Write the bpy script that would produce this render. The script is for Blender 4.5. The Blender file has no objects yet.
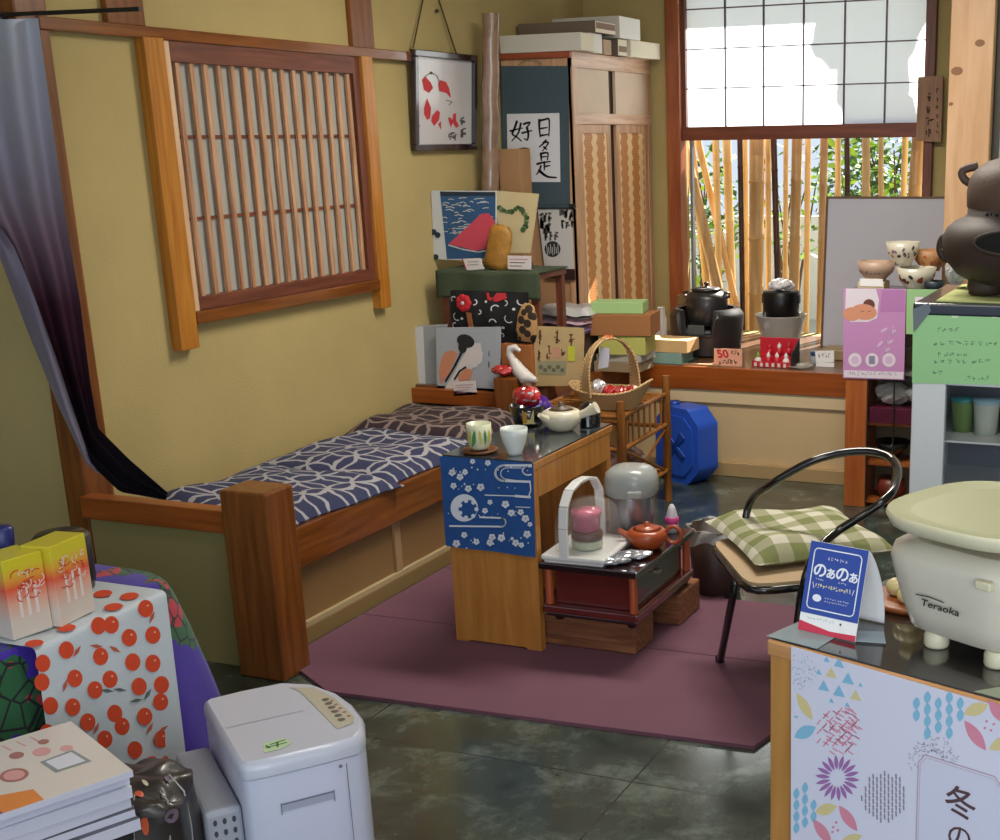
import bpy, math, random
from mathutils import Matrix, Vector
random.seed(7)
C = bpy.context.scene.collection
PI = math.pi
# ---------------------------------------------------------------- camera
HC = 1.65
YAW, PITCH, ROLL = map(math.radians, (-21.3, 15.93, -0.93))
FP, CX, CY = 1311.0, 689.0, 514.0
_f = Vector((math.sin(YAW)*math.cos(PITCH), math.cos(YAW)*math.cos(PITCH), -math.sin(PITCH)))
_r = Vector((math.cos(YAW), -math.sin(YAW), 0)); _u = _r.cross(_f)
_c, _s = math.cos(ROLL), math.sin(ROLL)
R_, U_ = _c*_r + _s*_u, -_s*_r + _c*_u
CAM = Vector((0, 0, HC))
cd = bpy.data.cameras.new('camera'); cam = bpy.data.objects.new('camera', cd); C.objects.link(cam)
m = Matrix.Identity(4)
for i in range(3):
    m[i][0], m[i][1], m[i][2] = R_[i], U_[i], -_f[i]
m.translation = CAM; cam.matrix_world = m
cd.sensor_fit = 'HORIZONTAL'; cd.sensor_width = 36; cd.lens = FP*36/1000
cd.shift_x = -(CX-500)/1000; cd.shift_y = (CY-420)/1000; cd.clip_start = .05
bpy.context.scene.camera = cam

def ray(x, y): return R_*((x-CX)/FP) - U_*((y-CY)/FP) + _f
def AX(x, y, X): d = ray(x, y); return CAM + d*(X/d.x)
def AY(x, y, Y): d = ray(x, y); return CAM + d*(Y/d.y)
def AZ(x, y, Z): d = ray(x, y); return CAM + d*((Z-HC)/d.z)
def AP(x, y, P0, n): d = ray(x, y); return CAM + d*((Vector(P0)-CAM).dot(n)/d.dot(n))

# ---------------------------------------------------------------- materials
def lin(h):
    if isinstance(h, str):
        h = h.lstrip('#'); c = [int(h[i:i+2], 16)/255 for i in (0, 2, 4)]
    else: c = [v/255 for v in h]
    return tuple(v/12.92 if v <= .04045 else ((v+.055)/1.055)**2.4 for v in c)+(1,)
MATS = {}
def mat(name, col, rough=.6, metal=0., trans=0., emit=None, spec=.5, noise=0., nscale=8., bump=0., bscale=60., alpha=1., coat=0., sheen=0.):
    if name in MATS: return MATS[name]
    m = bpy.data.materials.new(name); m.use_nodes = True; MATS[name] = m
    nt = m.node_tree; b = nt.nodes['Principled BSDF']
    b.inputs['Base Color'].default_value = lin(col); b.inputs['Roughness'].default_value = rough
    b.inputs['Metallic'].default_value = metal; b.inputs['Transmission Weight'].default_value = trans
    b.inputs['Specular IOR Level'].default_value = spec; b.inputs['Alpha'].default_value = alpha
    b.inputs['Coat Weight'].default_value = coat; b.inputs['Coat Roughness'].default_value = .08
    if sheen: b.inputs['Sheen Weight'].default_value = sheen
    if emit: b.inputs['Emission Color'].default_value = lin(col); b.inputs['Emission Strength'].default_value = emit
    tc = nt.nodes.new('ShaderNodeTexCoord')
    if noise:
        n = nt.nodes.new('ShaderNodeTexNoise'); n.inputs['Scale'].default_value = nscale; n.inputs['Detail'].default_value = 5
        nt.links.new(tc.outputs['Object'], n.inputs['Vector'])
        r = nt.nodes.new('ShaderNodeValToRGB'); c = lin(col)
        r.color_ramp.elements[0].position = .3; r.color_ramp.elements[1].position = .7
        r.color_ramp.elements[0].color = tuple(v*(1-noise) for v in c[:3])+(1,)
        r.color_ramp.elements[1].color = tuple(min(1, v*(1+noise)) for v in c[:3])+(1,)
        nt.links.new(n.outputs['Fac'], r.inputs['Fac']); nt.links.new(r.outputs['Color'], b.inputs['Base Color'])
    if bump:
        n = nt.nodes.new('ShaderNodeTexNoise'); n.inputs['Scale'].default_value = bscale; n.inputs['Detail'].default_value = 4
        nt.links.new(tc.outputs['Object'], n.inputs['Vector'])
        bp = nt.nodes.new('ShaderNodeBump'); bp.inputs['Strength'].default_value = bump; bp.inputs['Distance'].default_value = .01
        nt.links.new(n.outputs['Fac'], bp.inputs['Height']); nt.links.new(bp.outputs['Normal'], b.inputs['Normal'])
    return m
def wood(name, c1, c2, axis='z', scale=3., rough=.45, stretch=14., coat=0.):
    if name in MATS: return MATS[name]
    m = mat(name, c1, rough, coat=coat); nt = m.node_tree; b = nt.nodes['Principled BSDF']
    tc = next(n for n in nt.nodes if n.type == 'TEX_COORD')
    mp = nt.nodes.new('ShaderNodeMapping'); nt.links.new(tc.outputs['Object'], mp.inputs['Vector'])
    s = [scale*stretch]*3; s['xyz'.index(axis)] = scale; mp.inputs['Scale'].default_value = s
    n = nt.nodes.new('ShaderNodeTexNoise'); n.inputs['Scale'].default_value = 1; n.inputs['Detail'].default_value = 6
    n.inputs['Distortion'].default_value = .4
    nt.links.new(mp.outputs['Vector'], n.inputs['Vector'])
    r = nt.nodes.new('ShaderNodeValToRGB'); r.color_ramp.elements[0].color = lin(c1); r.color_ramp.elements[1].color = lin(c2)
    r.color_ramp.elements[0].position = .32; r.color_ramp.elements[1].position = .68
    nt.links.new(n.outputs['Fac'], r.inputs['Fac']); nt.links.new(r.outputs['Color'], b.inputs['Base Color'])
    bp = nt.nodes.new('ShaderNodeBump'); bp.inputs['Strength'].default_value = .15; bp.inputs['Distance'].default_value = .003
    nt.links.new(n.outputs['Fac'], bp.inputs['Height']); nt.links.new(bp.outputs['Normal'], b.inputs['Normal'])
    return m
def math_node(nt, op, a, b=None, c=None):
    n = nt.nodes.new('ShaderNodeMath'); n.operation = op
    for i, v in enumerate((a, b, c)):
        if v is None: continue
        if isinstance(v, (int, float)): n.inputs[i].default_value = v
        else: nt.links.new(v, n.inputs[i])
    return n.outputs[0]
def mixcol(nt, fac, a, b):
    n = nt.nodes.new('ShaderNodeMix'); n.data_type = 'RGBA'
    nt.links.new(fac, n.inputs[0]) if not isinstance(fac, float) else setattr(n.inputs[0], 'default_value', fac)
    for i, v in ((6, a), (7, b)):
        if isinstance(v, str) or isinstance(v, tuple): n.inputs[i].default_value = lin(v)
        else: nt.links.new(v, n.inputs[i])
    return n.outputs[2]
def coords(m):
    nt = m.node_tree; tc = next(n for n in nt.nodes if n.type == 'TEX_COORD')
    s = nt.nodes.new('ShaderNodeSeparateXYZ'); nt.links.new(tc.outputs['Object'], s.inputs[0]); return s.outputs
def setbase(m, out): m.node_tree.links.new(out, m.node_tree.nodes['Principled BSDF'].inputs['Base Color'])
def petal_mat(name, dark, light, a=.1, rr=.765):
    m = mat(name, dark, .9, bump=.15, bscale=200); nt = m.node_tree; x, y, z = coords(m)
    # gentle hand-drawn wobble
    nz = nt.nodes.new('ShaderNodeTexNoise'); nz.inputs['Scale'].default_value = 9
    tc = next(n for n in nt.nodes if n.type == 'TEX_COORD'); nt.links.new(tc.outputs['Object'], nz.inputs['Vector'])
    w = math_node(nt, 'MULTIPLY', math_node(nt, 'SUBTRACT', nz.outputs['Fac'], .5), .5)
    u = math_node(nt, 'FRACT', math_node(nt, 'ADD', math_node(nt, 'DIVIDE', x, a), w))
    v = math_node(nt, 'FRACT', math_node(nt, 'ADD', math_node(nt, 'DIVIDE', y, a*.8), w))
    tot = None; lines = None
    for cx in (0, 1):
        for cy in (0, 1):
            du = math_node(nt, 'SUBTRACT', u, float(cx)); dv = math_node(nt, 'SUBTRACT', v, float(cy))
            d = math_node(nt, 'SQRT', math_node(nt, 'ADD', math_node(nt, 'MULTIPLY', du, du), math_node(nt, 'MULTIPLY', dv, dv)))
            k = math_node(nt, 'LESS_THAN', d, rr)
            tot = k if tot is None else math_node(nt, 'ADD', tot, k)
            ln = math_node(nt, 'COMPARE', d, rr, .05); lines = ln if lines is None else math_node(nt, 'MAXIMUM', lines, ln)
    # light lines where overlap count is odd
    odd = math_node(nt, 'LESS_THAN', tot, 1.5)
    odd3 = math_node(nt, 'COMPARE', tot, 3.0, .5)
    fac = lines
    setbase(m, mixcol(nt, fac, dark, light)); return m
def gingham(name, light, mid, dark, a=.085):
    m = mat(name, light, .95, bump=.2, bscale=150); nt = m.node_tree; x, y, z = coords(m)
    f = []
    for c in (x, y):
        f.append(math_node(nt, 'LESS_THAN', math_node(nt, 'FRACT', math_node(nt, 'DIVIDE', math_node(nt, 'ADD', c, 10.0), a)), .5))
    s = math_node(nt, 'ADD', f[0], f[1]); s1 = math_node(nt, 'GREATER_THAN', s, .5); s2 = math_node(nt, 'GREATER_THAN', s, 1.5)
    setbase(m, mixcol(nt, s2, mixcol(nt, s1, light, mid), dark)); return m

# ---------------------------------------------------------------- mesh builder
class MB:
    def __init__(s, T=None): s.v = []; s.f = []; s.mi = []; s.sm = []; s.mats = []; s.T = T or Matrix.Identity(4)
    def add(s, vs, fs, m, smooth=False):
        if m not in s.mats: s.mats.append(m)
        k = s.mats.index(m); o = len(s.v)
        s.v += [s.T @ Vector(p) for p in vs]
        for f in fs: s.f.append([o+i for i in f]); s.mi.append(k); s.sm.append(smooth)
        return s
    def box(s, x0, x1, y0, y1, z0, z1, m):
        x0, x1 = sorted((x0, x1)); y0, y1 = sorted((y0, y1)); z0, z1 = sorted((z0, z1))
        v = [(x, y, z) for z in (z0, z1) for y in (y0, y1) for x in (x0, x1)]
        return s.add(v, [(0, 2, 3, 1), (4, 5, 7, 6), (0, 1, 5, 4), (2, 6, 7, 3), (0, 4, 6, 2), (1, 3, 7, 5)], m)
    def hexa(s, b, t, m):   # 4 bottom points, 4 top points (same winding, ccw from above)
        return s.add(list(b)+list(t), [(3, 2, 1, 0), (4, 5, 6, 7), (0, 1, 5, 4), (1, 2, 6, 5), (2, 3, 7, 6), (3, 0, 4, 7)], m)
    def poly(s, pts, m): return s.add(pts, [tuple(range(len(pts)))], m)
    def prism(s, pts, d, m, smooth=False):  # extrude a planar 3d polygon by vector d
        n = len(pts); d = Vector(d); a = [Vector(p) for p in pts]; b = [p+d for p in a]
        s.add(a+b, [tuple(range(n))[::-1], tuple(range(n, 2*n))], m)
        return s.add(a+b, [(i, (i+1) % n, n+(i+1) % n, n+i) for i in range(n)], m, smooth)
    def tube(s, pts, r, m, n=10, closed=False, caps=True):
        P = [Vector(p) for p in pts]; N = len(P); rr = r if isinstance(r, (list, tuple)) else [r]*N
        vs = []; prev = None
        for i, p in enumerate(P):
            if closed: t = P[(i+1) % N]-P[i-1]
            else: t = P[min(i+1, N-1)]-P[max(i-1, 0)]
            t.normalize()
            if prev is None:
                a = Vector((0, 0, 1)) if abs(t.z) < .9 else Vector((1, 0, 0))
                u = t.cross(a).normalized()
            else: u = (prev-t*prev.dot(t)).normalized()
            prev = u; w = t.cross(u)
            vs += [p+(u*math.cos(2*PI*k/n)+w*math.sin(2*PI*k/n))*rr[i] for k in range(n)]
        fs = []
        for i in range(N if closed else N-1):
            j = (i+1) % N
            fs += [(i*n+k, i*n+(k+1) % n, j*n+(k+1) % n, j*n+k) for k in range(n)]
        s.add(vs, fs, m, True)
        if caps and not closed:
            s.add(vs[:n], [tuple(range(n))[::-1]], m); s.add(vs[-n:], [tuple(range(n))], m)
        return s
    def lathe(s, prof, m, c=(0, 0, 0), n=32, sx=1., sy=1., smooth=True, a0=0., pw=2.):
        vs = []; N = len(prof)
        for r, z in prof:
            for k in range(n):
                a = a0+2*PI*k/n; ca, sa = math.cos(a), math.sin(a)
                q = 1. if pw == 2 else (abs(ca)**pw+abs(sa)**pw)**(-1/pw)
                vs.append((c[0]+r*ca*sx*q, c[1]+r*sa*sy*q, c[2]+z))
        fs = [(i*n+k, i*n+(k+1) % n, (i+1)*n+(k+1) % n, (i+1)*n+k) for i in range(N-1) for k in range(n)]
        s.add(vs, fs, m, smooth)
        if prof[0][0] > 1e-5: s.add(vs[:n], [tuple(range(n))[::-1]], m)
        if prof[-1][0] > 1e-5: s.add(vs[-n:], [tuple(range(n))], m)
        return s
    def ball(s, c, r, m, n=12, k=8):
        rx, ry, rz = r if isinstance(r, (tuple, list)) else (r, r, r)
        return s.lathe([(math.sin(PI*i/k), -math.cos(PI*i/k)*rz) for i in range(k+1)], m, c, n, rx, ry)
    def grid(s, fn, nu, nv, m, smooth=True, cu=False):
        vs = [fn(i/nu, j/nv) for j in range(nv+1) for i in range(nu+1)]; w = nu+1
        return s.add(vs, [(j*w+i, j*w+i+1, (j+1)*w+i+1, (j+1)*w+i) for j in range(nv) for i in range(nu)], m, smooth)
    def disc(s, F, x, y, r, m, n=16, off=.001, ry=None, rot=0.):
        ry = ry or r; c, q = math.cos(rot), math.sin(rot)
        return s.poly([F(x+r*math.cos(2*PI*k/n)*c-ry*math.sin(2*PI*k/n)*q, y+r*math.cos(2*PI*k/n)*q+ry*math.sin(2*PI*k/n)*c, off) for k in range(n)], m)
    def shape(s, F, pts, m, off=.001): return s.poly([F(x, y, off) for x, y in pts], m)
    def stroke(s, F, pts, w, m, off=.001):
        for k in range(len(pts)-1):
            a, b = Vector(pts[k]), Vector(pts[k+1]); d = (b-a)
            if d.length < 1e-6: continue
            ww = w if not isinstance(w, (list, tuple)) else w[k]
            n = Vector((-d.y, d.x)).normalized()*ww/2; e = d.normalized()*ww*.3
            s.shape(F, [tuple(a-n-e), tuple(b-n+e), tuple(b+n+e), tuple(a+n-e)], m, off)
        return s
    def build(s, name, parent=None, world=False, origin=None, bevel=0., solid=0., sub=0, seg=2, label=None):
        vs = s.v
        if world and parent is not None:
            inv = parent.matrix_basis.inverted(); vs = [inv @ p for p in vs]
        o0 = None
        if parent is None:
            if origin is None:
                xs = [p.x for p in vs]; ys = [p.y for p in vs]; zs = [p.z for p in vs]
                origin = ((min(xs)+max(xs))/2, (min(ys)+max(ys))/2, min(zs))
            o0 = Vector(origin); vs = [p-o0 for p in vs]
        me = bpy.data.meshes.new(name); me.from_pydata([tuple(p) for p in vs], [], s.f)
        for k in s.mats: me.materials.append(k)
        me.polygons.foreach_set('material_index', s.mi); me.polygons.foreach_set('use_smooth', s.sm); me.update()
        o = bpy.data.objects.new(name, me); C.objects.link(o)
        if parent is not None: o.parent = parent
        else: o.location = o0
        if bevel:
            b = o.modifiers.new('bevel', 'BEVEL'); b.width = bevel; b.segments = seg; b.limit_method = 'ANGLE'; b.angle_limit = .6
        if solid: q = o.modifiers.new('solid', 'SOLIDIFY'); q.thickness = solid; q.offset = 0
        if sub: q = o.modifiers.new('sub', 'SUBSURF'); q.levels = sub; q.render_levels = sub
        if label: o['label'] = label
        return o
def tag(o, label, cat, group=None, kind=None):
    o['label'] = label; o['category'] = cat
    if group: o['group'] = group
    if kind: o['kind'] = kind
    return o
def thing(name, label, cat, loc=(0, 0, 0), rz=0., group=None):
    o = bpy.data.objects.new(name, None); C.objects.link(o)
    o.matrix_basis = Matrix.Translation(Vector(loc)) @ Matrix.Rotation(rz, 4, 'Z'); o.empty_display_size = .05
    return tag(o, label, cat, group)
def struct(mb, name, parent=None, **k):
    o = mb.build(name, parent, **k)
    if parent is None: o['kind'] = 'structure'
    return o
def sempty(name, loc=(0, 0, 0)):
    o = bpy.data.objects.new(name, None); C.objects.link(o); o.matrix_basis = Matrix.Translation(Vector(loc)); o['kind'] = 'structure'; return o
def dup(o, loc=None, rz=None, label=None, parent=None):
    c = o.copy(); C.objects.link(c)
    if parent is not None: c.parent = parent
    if loc is not None: c.matrix_basis = Matrix.Translation(Vector(loc)) @ Matrix.Rotation(rz or 0, 4, 'Z')
    if label: c['label'] = label
    for ch in list(o.children): dup(ch, parent=c)
    return c
def frame(o, u, v):
    o, u, v = Vector(o), Vector(u).normalized(), Vector(v).normalized(); n = u.cross(v).normalized()
    return lambda x, y, off=0.: o+u*x+v*y+n*off
def pxF(P0, n, s=1.):     # photo pixels -> the plane of a flat print
    n = Vector(n).normalized()
    if (CAM-Vector(P0)).dot(n) < 0: n = -n
    return lambda x, y, off=0.: AP(x, y, P0, n)+n*off
_tx = {}
def text_geo(t):
    if t in _tx: return _tx[t]
    cu = bpy.data.curves.new('t', 'FONT'); cu.body = t; cu.resolution_u = 3
    ob = bpy.data.objects.new('t', cu); C.objects.link(ob); bpy.context.view_layer.update()
    me = bpy.data.meshes.new_from_object(ob.evaluated_get(bpy.context.evaluated_depsgraph_get()))
    r = ([tuple(v.co) for v in me.vertices], [tuple(p.vertices) for p in me.polygons])
    bpy.data.objects.remove(ob); bpy.data.curves.remove(cu); bpy.data.meshes.remove(me)
    _tx[t] = r; return r
def text(mb, t, F, x, y, h, m, off=.001, sx=1., bold=0., slant=0.):
    vs, fs = text_geo(t)
    if not vs: return
    x0 = min(v[0] for v in vs)
    offs = [(0, 0)] if not bold else [(0, 0), (bold, 0), (-bold, 0), (0, bold), (0, -bold)]
    for i, (dx, dy) in enumerate(offs):
        mb.add([F(x+(v[0]-x0+slant*v[1])*h*sx+dx, y+v[1]*h+dy, off+i*.00005) for v in vs], fs, m)
def marks(mb, F, x, y, w, h, m, cols=6, off=.001, sgn=1, fill=.75, lw=.12):
    # illegible small characters: clusters of short strokes
    cw = w/cols; rnd = random.Random(int(abs(x*7919+y*104729+w*31)*1000) % 99991)
    for i in range(cols):
        for k in range(4):
            a = (x+cw*(i+.1+rnd.random()*.5), y+sgn*h*rnd.random()*.8)
            if rnd.random() < .55: b = (a[0]+cw*fill*.6*(.5+rnd.random()*.5), a[1]+sgn*h*.08*(rnd.random()-.5))
            else: b = (a[0]+cw*.1*(rnd.random()-.5), min(max(a[1]+sgn*h*.5, y-h), y+h))
            mb.stroke(F, [a, b], h*lw, m, off)

# ================================================================ palette
plaster = mat('wall_plaster', '#B5A26C', .95, noise=.05, nscale=3, bump=.25, bscale=120)
plaster_lo = plaster
orange_wood = wood('varnished_wood', '#66360F', '#884F1E', 'z', 3, .35, coat=.3)
orange_wood_y = wood('varnished_wood_y', '#6A3810', '#8E5320', 'y', 3, .28, coat=.6)
orange_wood_x = wood('varnished_wood_x', '#85400F', '#A3541C', 'x', 3, .35, coat=.3)
post_wood = wood('honey_post_wood', '#A5641D', '#C2822F', 'z', 3, .35, coat=.3)
dark_wood = wood('dark_frame_wood', '#5E3120', '#7C4630', 'y', 4, .45)
dark_wood_z = wood('dark_frame_wood_z', '#5E3120', '#7C4630', 'z', 4, .45)
slat_wood = wood('slat_wood', '#A06C48', '#CFA27C', 'z', 4, .5)
pale_wood = wood('pale_wood', '#C9A07C', '#DDBB98', 'z', 3, .5)
pine = wood('pine_wood', '#C99B6C', '#DDB68A', 'z', 2.5, .5, 12)
table_wood = wood('table_wood', '#A56A2A', '#BE8340', 'z', 3, .4, 10, .2)
paper_w = mat('shoji_paper', '#A8A49B', .9)
white = mat('white_paper', '#EFEFEF', .8); black = mat('black_ink', '#121212', .6)
beige = mat('beige_board', '#CDB287', .6, noise=.04, nscale=3)
brown_panel = mat('brown_panel', '#8A6B42', .5, noise=.06, nscale=4)

WX = -3.45; YB = 7.3
# ================================================================ floor, walls, ceiling
fm = mat('floor_tile', '#3E4641', .22, spec=.9); nt = fm.node_tree; X_, Y_, Z_ = coords(fm)
tc = next(n for n in nt.nodes if n.type == 'TEX_COORD')
n1 = nt.nodes.new('ShaderNodeTexNoise'); n1.inputs['Scale'].default_value = 5; n1.inputs['Detail'].default_value = 9; n1.inputs['Roughness'].default_value = .7; n1.inputs['Distortion'].default_value = .3
nt.links.new(tc.outputs['Object'], n1.inputs['Vector'])
rp = nt.nodes.new('ShaderNodeValToRGB'); nt.links.new(n1.outputs['Fac'], rp.inputs['Fac'])
rp.color_ramp.elements[0].position = .3; rp.color_ramp.elements[0].color = lin('#232B26'); rp.color_ramp.elements[1].position = .75; rp.color_ramp.elements[1].color = lin('#7B857C')
e = rp.color_ramp.elements.new(.52); e.color = lin('#3F4942')
gx = math_node(nt, 'LESS_THAN', math_node(nt, 'FRACT', math_node(nt, 'DIVIDE', math_node(nt, 'ADD', X_, 10.+1.21), .9)), .005)
gy = math_node(nt, 'LESS_THAN', math_node(nt, 'FRACT', math_node(nt, 'DIVIDE', math_node(nt, 'ADD', Y_, 10.-.3), .9)), .005)
setbase(fm, mixcol(nt, math_node(nt, 'MAXIMUM', gx, gy), rp.outputs['Color'], '#1A1E1C'))
n2 = nt.nodes.new('ShaderNodeTexNoise'); n2.inputs['Scale'].default_value = 4; nt.links.new(tc.outputs['Object'], n2.inputs['Vector'])
nt.links.new(math_node(nt, 'MULTIPLY_ADD', n2.outputs['Fac'], .22, .08), nt.nodes['Principled BSDF'].inputs['Roughness'])
struct(MB().box(-5.2, 2.6, -1.6, 7.4, -.1, 0, fm), 'floor', origin=(0, 0, 0))
struct(MB().box(-5.2, 2.6, -1.6, 7.42, 2.75, 2.85, mat('ceiling_white', '#D8D2C2', .9)), 'ceiling')
struct(MB().box(WX-.1, WX, 3.25, 7.42, 0, 2.75, plaster), 'wall_left')
struct(MB().box(-5.2, WX-.1, 3.25, 3.35, 0, 2.75, plaster), 'wall_return')
struct(MB().box(-5.3, -5.2, -1.6, 3.35, 0, 2.75, plaster), 'wall_far_left')
struct(MB().box(2.5, 2.6, 1.2, 7.42, 0, 2.75, plaster), 'wall_right')
wb = MB()   # back wall around the window opening (x -2.84..-1.41, z .55..2.6)
wb.box(WX, -2.86, YB, YB+.12, 0, 2.75, plaster); wb.box(-1.40, 2.5, YB, YB+.12, 0, 2.75, plaster)
wb.box(-2.86, -1.40, YB, YB+.12, 2.62, 2.75, plaster); wb.box(-2.86, -1.40, YB, YB+.12, 0, .55, plaster)
struct(wb, 'wall_back')
# entrance side: a half wall and posts of the shop front behind the camera
struct(MB().box(-5.2, 2.6, -1.7, -1.6, 0, .5, plaster), 'wall_front')

# trims of the left wall
zt, zb = 2.05, 2.015
struct(MB().box(WX, WX+.04, 3.30, 5.50, zb-.005, zt, orange_wood_y), 'trim_1', bevel=.003)
struct(MB().box(WX, WX+.025, 3.60, 3.77, zt, 2.75, orange_wood), 'trim_2', bevel=.003)
struct(MB().box(WX, WX+.025, 4.97, 5.13, zt, 2.75, orange_wood), 'trim_3', bevel=.003)
struct(MB().box(WX-.06, WX+.03, 3.22, 3.345, 0, 2.75, orange_wood), 'trim_4', bevel=.004)   # corner post

# lattice window on the left wall
w1 = sempty('window_1', (WX, 4.4, .94))
def wl(mb, name, **k): return mb.build(name, w1, world=True, **k)
wl(MB().box(WX, WX+.045, 3.73, 3.825, .945, 2.015, post_wood), 'window_post', bevel=.003)
wl(MB().box(WX, WX+.045, 4.995, 5.075, .945, 2.015, post_wood), 'window_post', bevel=.003)
wl(MB().box(WX, WX+.05, 3.825, 4.995, 1.03, 1.075, orange_wood_y), 'sill', bevel=.003)
fr = MB().box(WX+.003, WX+.03, 3.825, 3.865, 1.075, 2.01, pale_wood)
fr.box(WX+.003, WX+.03, 4.945, 4.995, 1.075, 2.01, dark_wood_z)
fr.box(WX+.003, WX+.031, 3.865, 4.945, 1.94, 2.012, dark_wood); fr.box(WX+.003, WX+.031, 3.865, 4.945, 1.075, 1.125, dark_wood)
wl(fr, 'sash_frame', bevel=.002)
wl(MB().box(WX+.001, WX+.005, 3.865, 4.945, 1.125, 1.94, paper_w), 'paper_pane')
wl(MB().box(WX+.006, WX+.012, 3.865, 4.945, 1.682, 1.694, dark_wood).box(WX+.006, WX+.012, 3.865, 4.945, 1.395, 1.407, dark_wood), 'cross_bar')
rnd = random.Random(3)
for i in range(15):
    yc = 3.90+i*(4.915-3.90)/14; hw = .0088+rnd.random()*.003; dy = rnd.uniform(-.004, .004)
    wl(MB().hexa([(WX+.012, yc-hw+dy, 1.12), (WX+.024, yc-hw+dy, 1.12), (WX+.024, yc+hw+dy, 1.12), (WX+.012, yc+hw+dy, 1.12)],
                 [(WX+.012, yc-hw, 1.945), (WX+.024, yc-hw, 1.945), (WX+.024, yc+hw, 1.945), (WX+.012, yc+hw, 1.945)], slat_wood), 'lattice_strip')

# ================================================================ back window
w2 = sempty('window_2', (-2.12, YB, .55))
def w2p(mb, name, **k): return mb.build(name, w2, world=True, **k)
jambw = wood('jamb_orange', '#8C4520', '#A95F33', 'z', 3, .4, coat=.2)
w2p(MB().box(-2.93, -2.845, YB-.04, YB+.05, .55, 2.7, jambw), 'jamb', bevel=.004)
w2p(MB().box(-1.45, -1.40, YB-.04, YB+.05, .55, 2.7, dark_wood_z), 'jamb', bevel=.004)
w2p(MB().box(-2.845, -1.45, YB-.02, YB+.05, 1.645, 1.72, wood('rail_wood', '#6B3421', '#86492E', 'x', 3, .4)), 'middle_rail', bevel=.004)
w2p(MB().box(-2.845, -1.45, YB-.02, YB+.05, 2.6, 2.66, dark_wood_z), 'top_rail', bevel=.004)
w2p(MB().box(-2.845, -2.82, YB-.01, YB+.03, 1.72, 2.6, dark_wood_z).box(-1.462, -1.45, YB-.01, YB+.03, 1.72, 2.6, dark_wood_z), 'sash_stile')
mun = mat('muntin_dark', '#5B4650', .5)
for x in (-2.587, -2.362, -2.133, -1.903, -1.675):
    w2p(MB().box(x-.0037, x+.0037, YB+.0, YB+.018, 1.72, 2.6, mun), 'muntin')
for z in (1.927, 2.138, 2.35):
    w2p(MB().box(-2.82, -1.462, YB+.002, YB+.016, z-.0032, z+.0032, mun), 'muntin')
tm = bpy.data.materials.new('frosted_pane'); tm.use_nodes = True; nt = tm.node_tree; nt.nodes.clear()
o_ = nt.nodes.new('ShaderNodeOutputMaterial'); a_ = nt.nodes.new('ShaderNodeBsdfTranslucent'); b_ = nt.nodes.new('ShaderNodeBsdfDiffuse'); x_ = nt.nodes.new('ShaderNodeMixShader')
a_.inputs[0].default_value = (.86, .93, 1, 1); b_.inputs[0].default_value = (.85, .88, .92, 1); x_.inputs[0].default_value = .3
nt.links.new(a_.outputs[0], x_.inputs[1]); nt.links.new(b_.outputs[0], x_.inputs[2]); nt.links.new(x_.outputs[0], o_.inputs[0])
w2p(MB().poly([(-2.82, YB+.022, 1.72), (-1.462, YB+.022, 1.72), (-1.462, YB+.022, 2.6), (-2.82, YB+.022, 2.6)], tm), 'frosted_pane', solid=.0)
w2p(MB().box(-2.80, -2.785, YB-.015, YB+.02, .55, 1.645, mat('alu_grey', '#8D9095', .4, .6)), 'metal_stile')
gm = mat('clear_glass', '#101214', .02, alpha=.06, spec=.5)
w2p(MB().box(-2.785, -1.45, YB+.002, YB+.005, .55, 1.645, gm), 'glass')

# wooden name plaque hanging on the window jamb
P0 = (-1.42, YB-.07, 1.7); F = pxF(P0, (0, 1, 0))
pl = MB(); q = [F(918, 77), F(943, 75.5), F(941, 142), F(916, 141)]
pl.prism(q, (0, .018, 0), wood('plaque_wood', '#8E6A50', '#A88064', 'z', 5, .6))
ink = mat('plaque_ink', '#4A332A', .7)
for k in range(4): marks(pl, F, 925, 93+k*12, 9, 8, ink, 1, .002, lw=.16)
for k in range(6): marks(pl, F, 935.5, 88+k*8.5, 4, 5, ink, 1, .002, lw=.16)
tag(pl.build('name_plaque', bevel=.001), 'brown wooden name plaque with dark brushed characters hanging at the right window jamb', 'plaque')

# pillar at the end of the bay
pm = wood('pillar_pine', '#C79A70', '#DCB48C', 'z', 2.2, .5, 9)
pa, pb = AY(949.5, 60, 6.05).x, AY(993, 60, 6.05).x
pil = MB().box(pa, pb, 6.05, 6.22, 0, 2.75, pm)
knot = mat('knot', '#8A5F3E', .6)
F = frame((pa, 6.05, 0), (1, 0, 0), (0, 0, 1))
for (x, y, r) in ((980, 43, 5), (957, 71, 6), (951, 104, 2.5)):
    p = AY(x, y, 6.05); pil.disc(F, p.x-pa, p.z, r/230, knot, 12, .0008, r/330)
struct(pil, 'pillar', bevel=.004)
# pale glazed panel beside the pillar
struct(MB().box(pb+.004, 2.5, 6.14, 6.16, .0, 2.75, mat('pale_green_panel', '#D5DCCB', .5)).box(pb+.004, pb+.03, 6.12, 6.17, 0, 2.75, mat('panel_frame', '#5A564C', .5)), 'partition')

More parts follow.
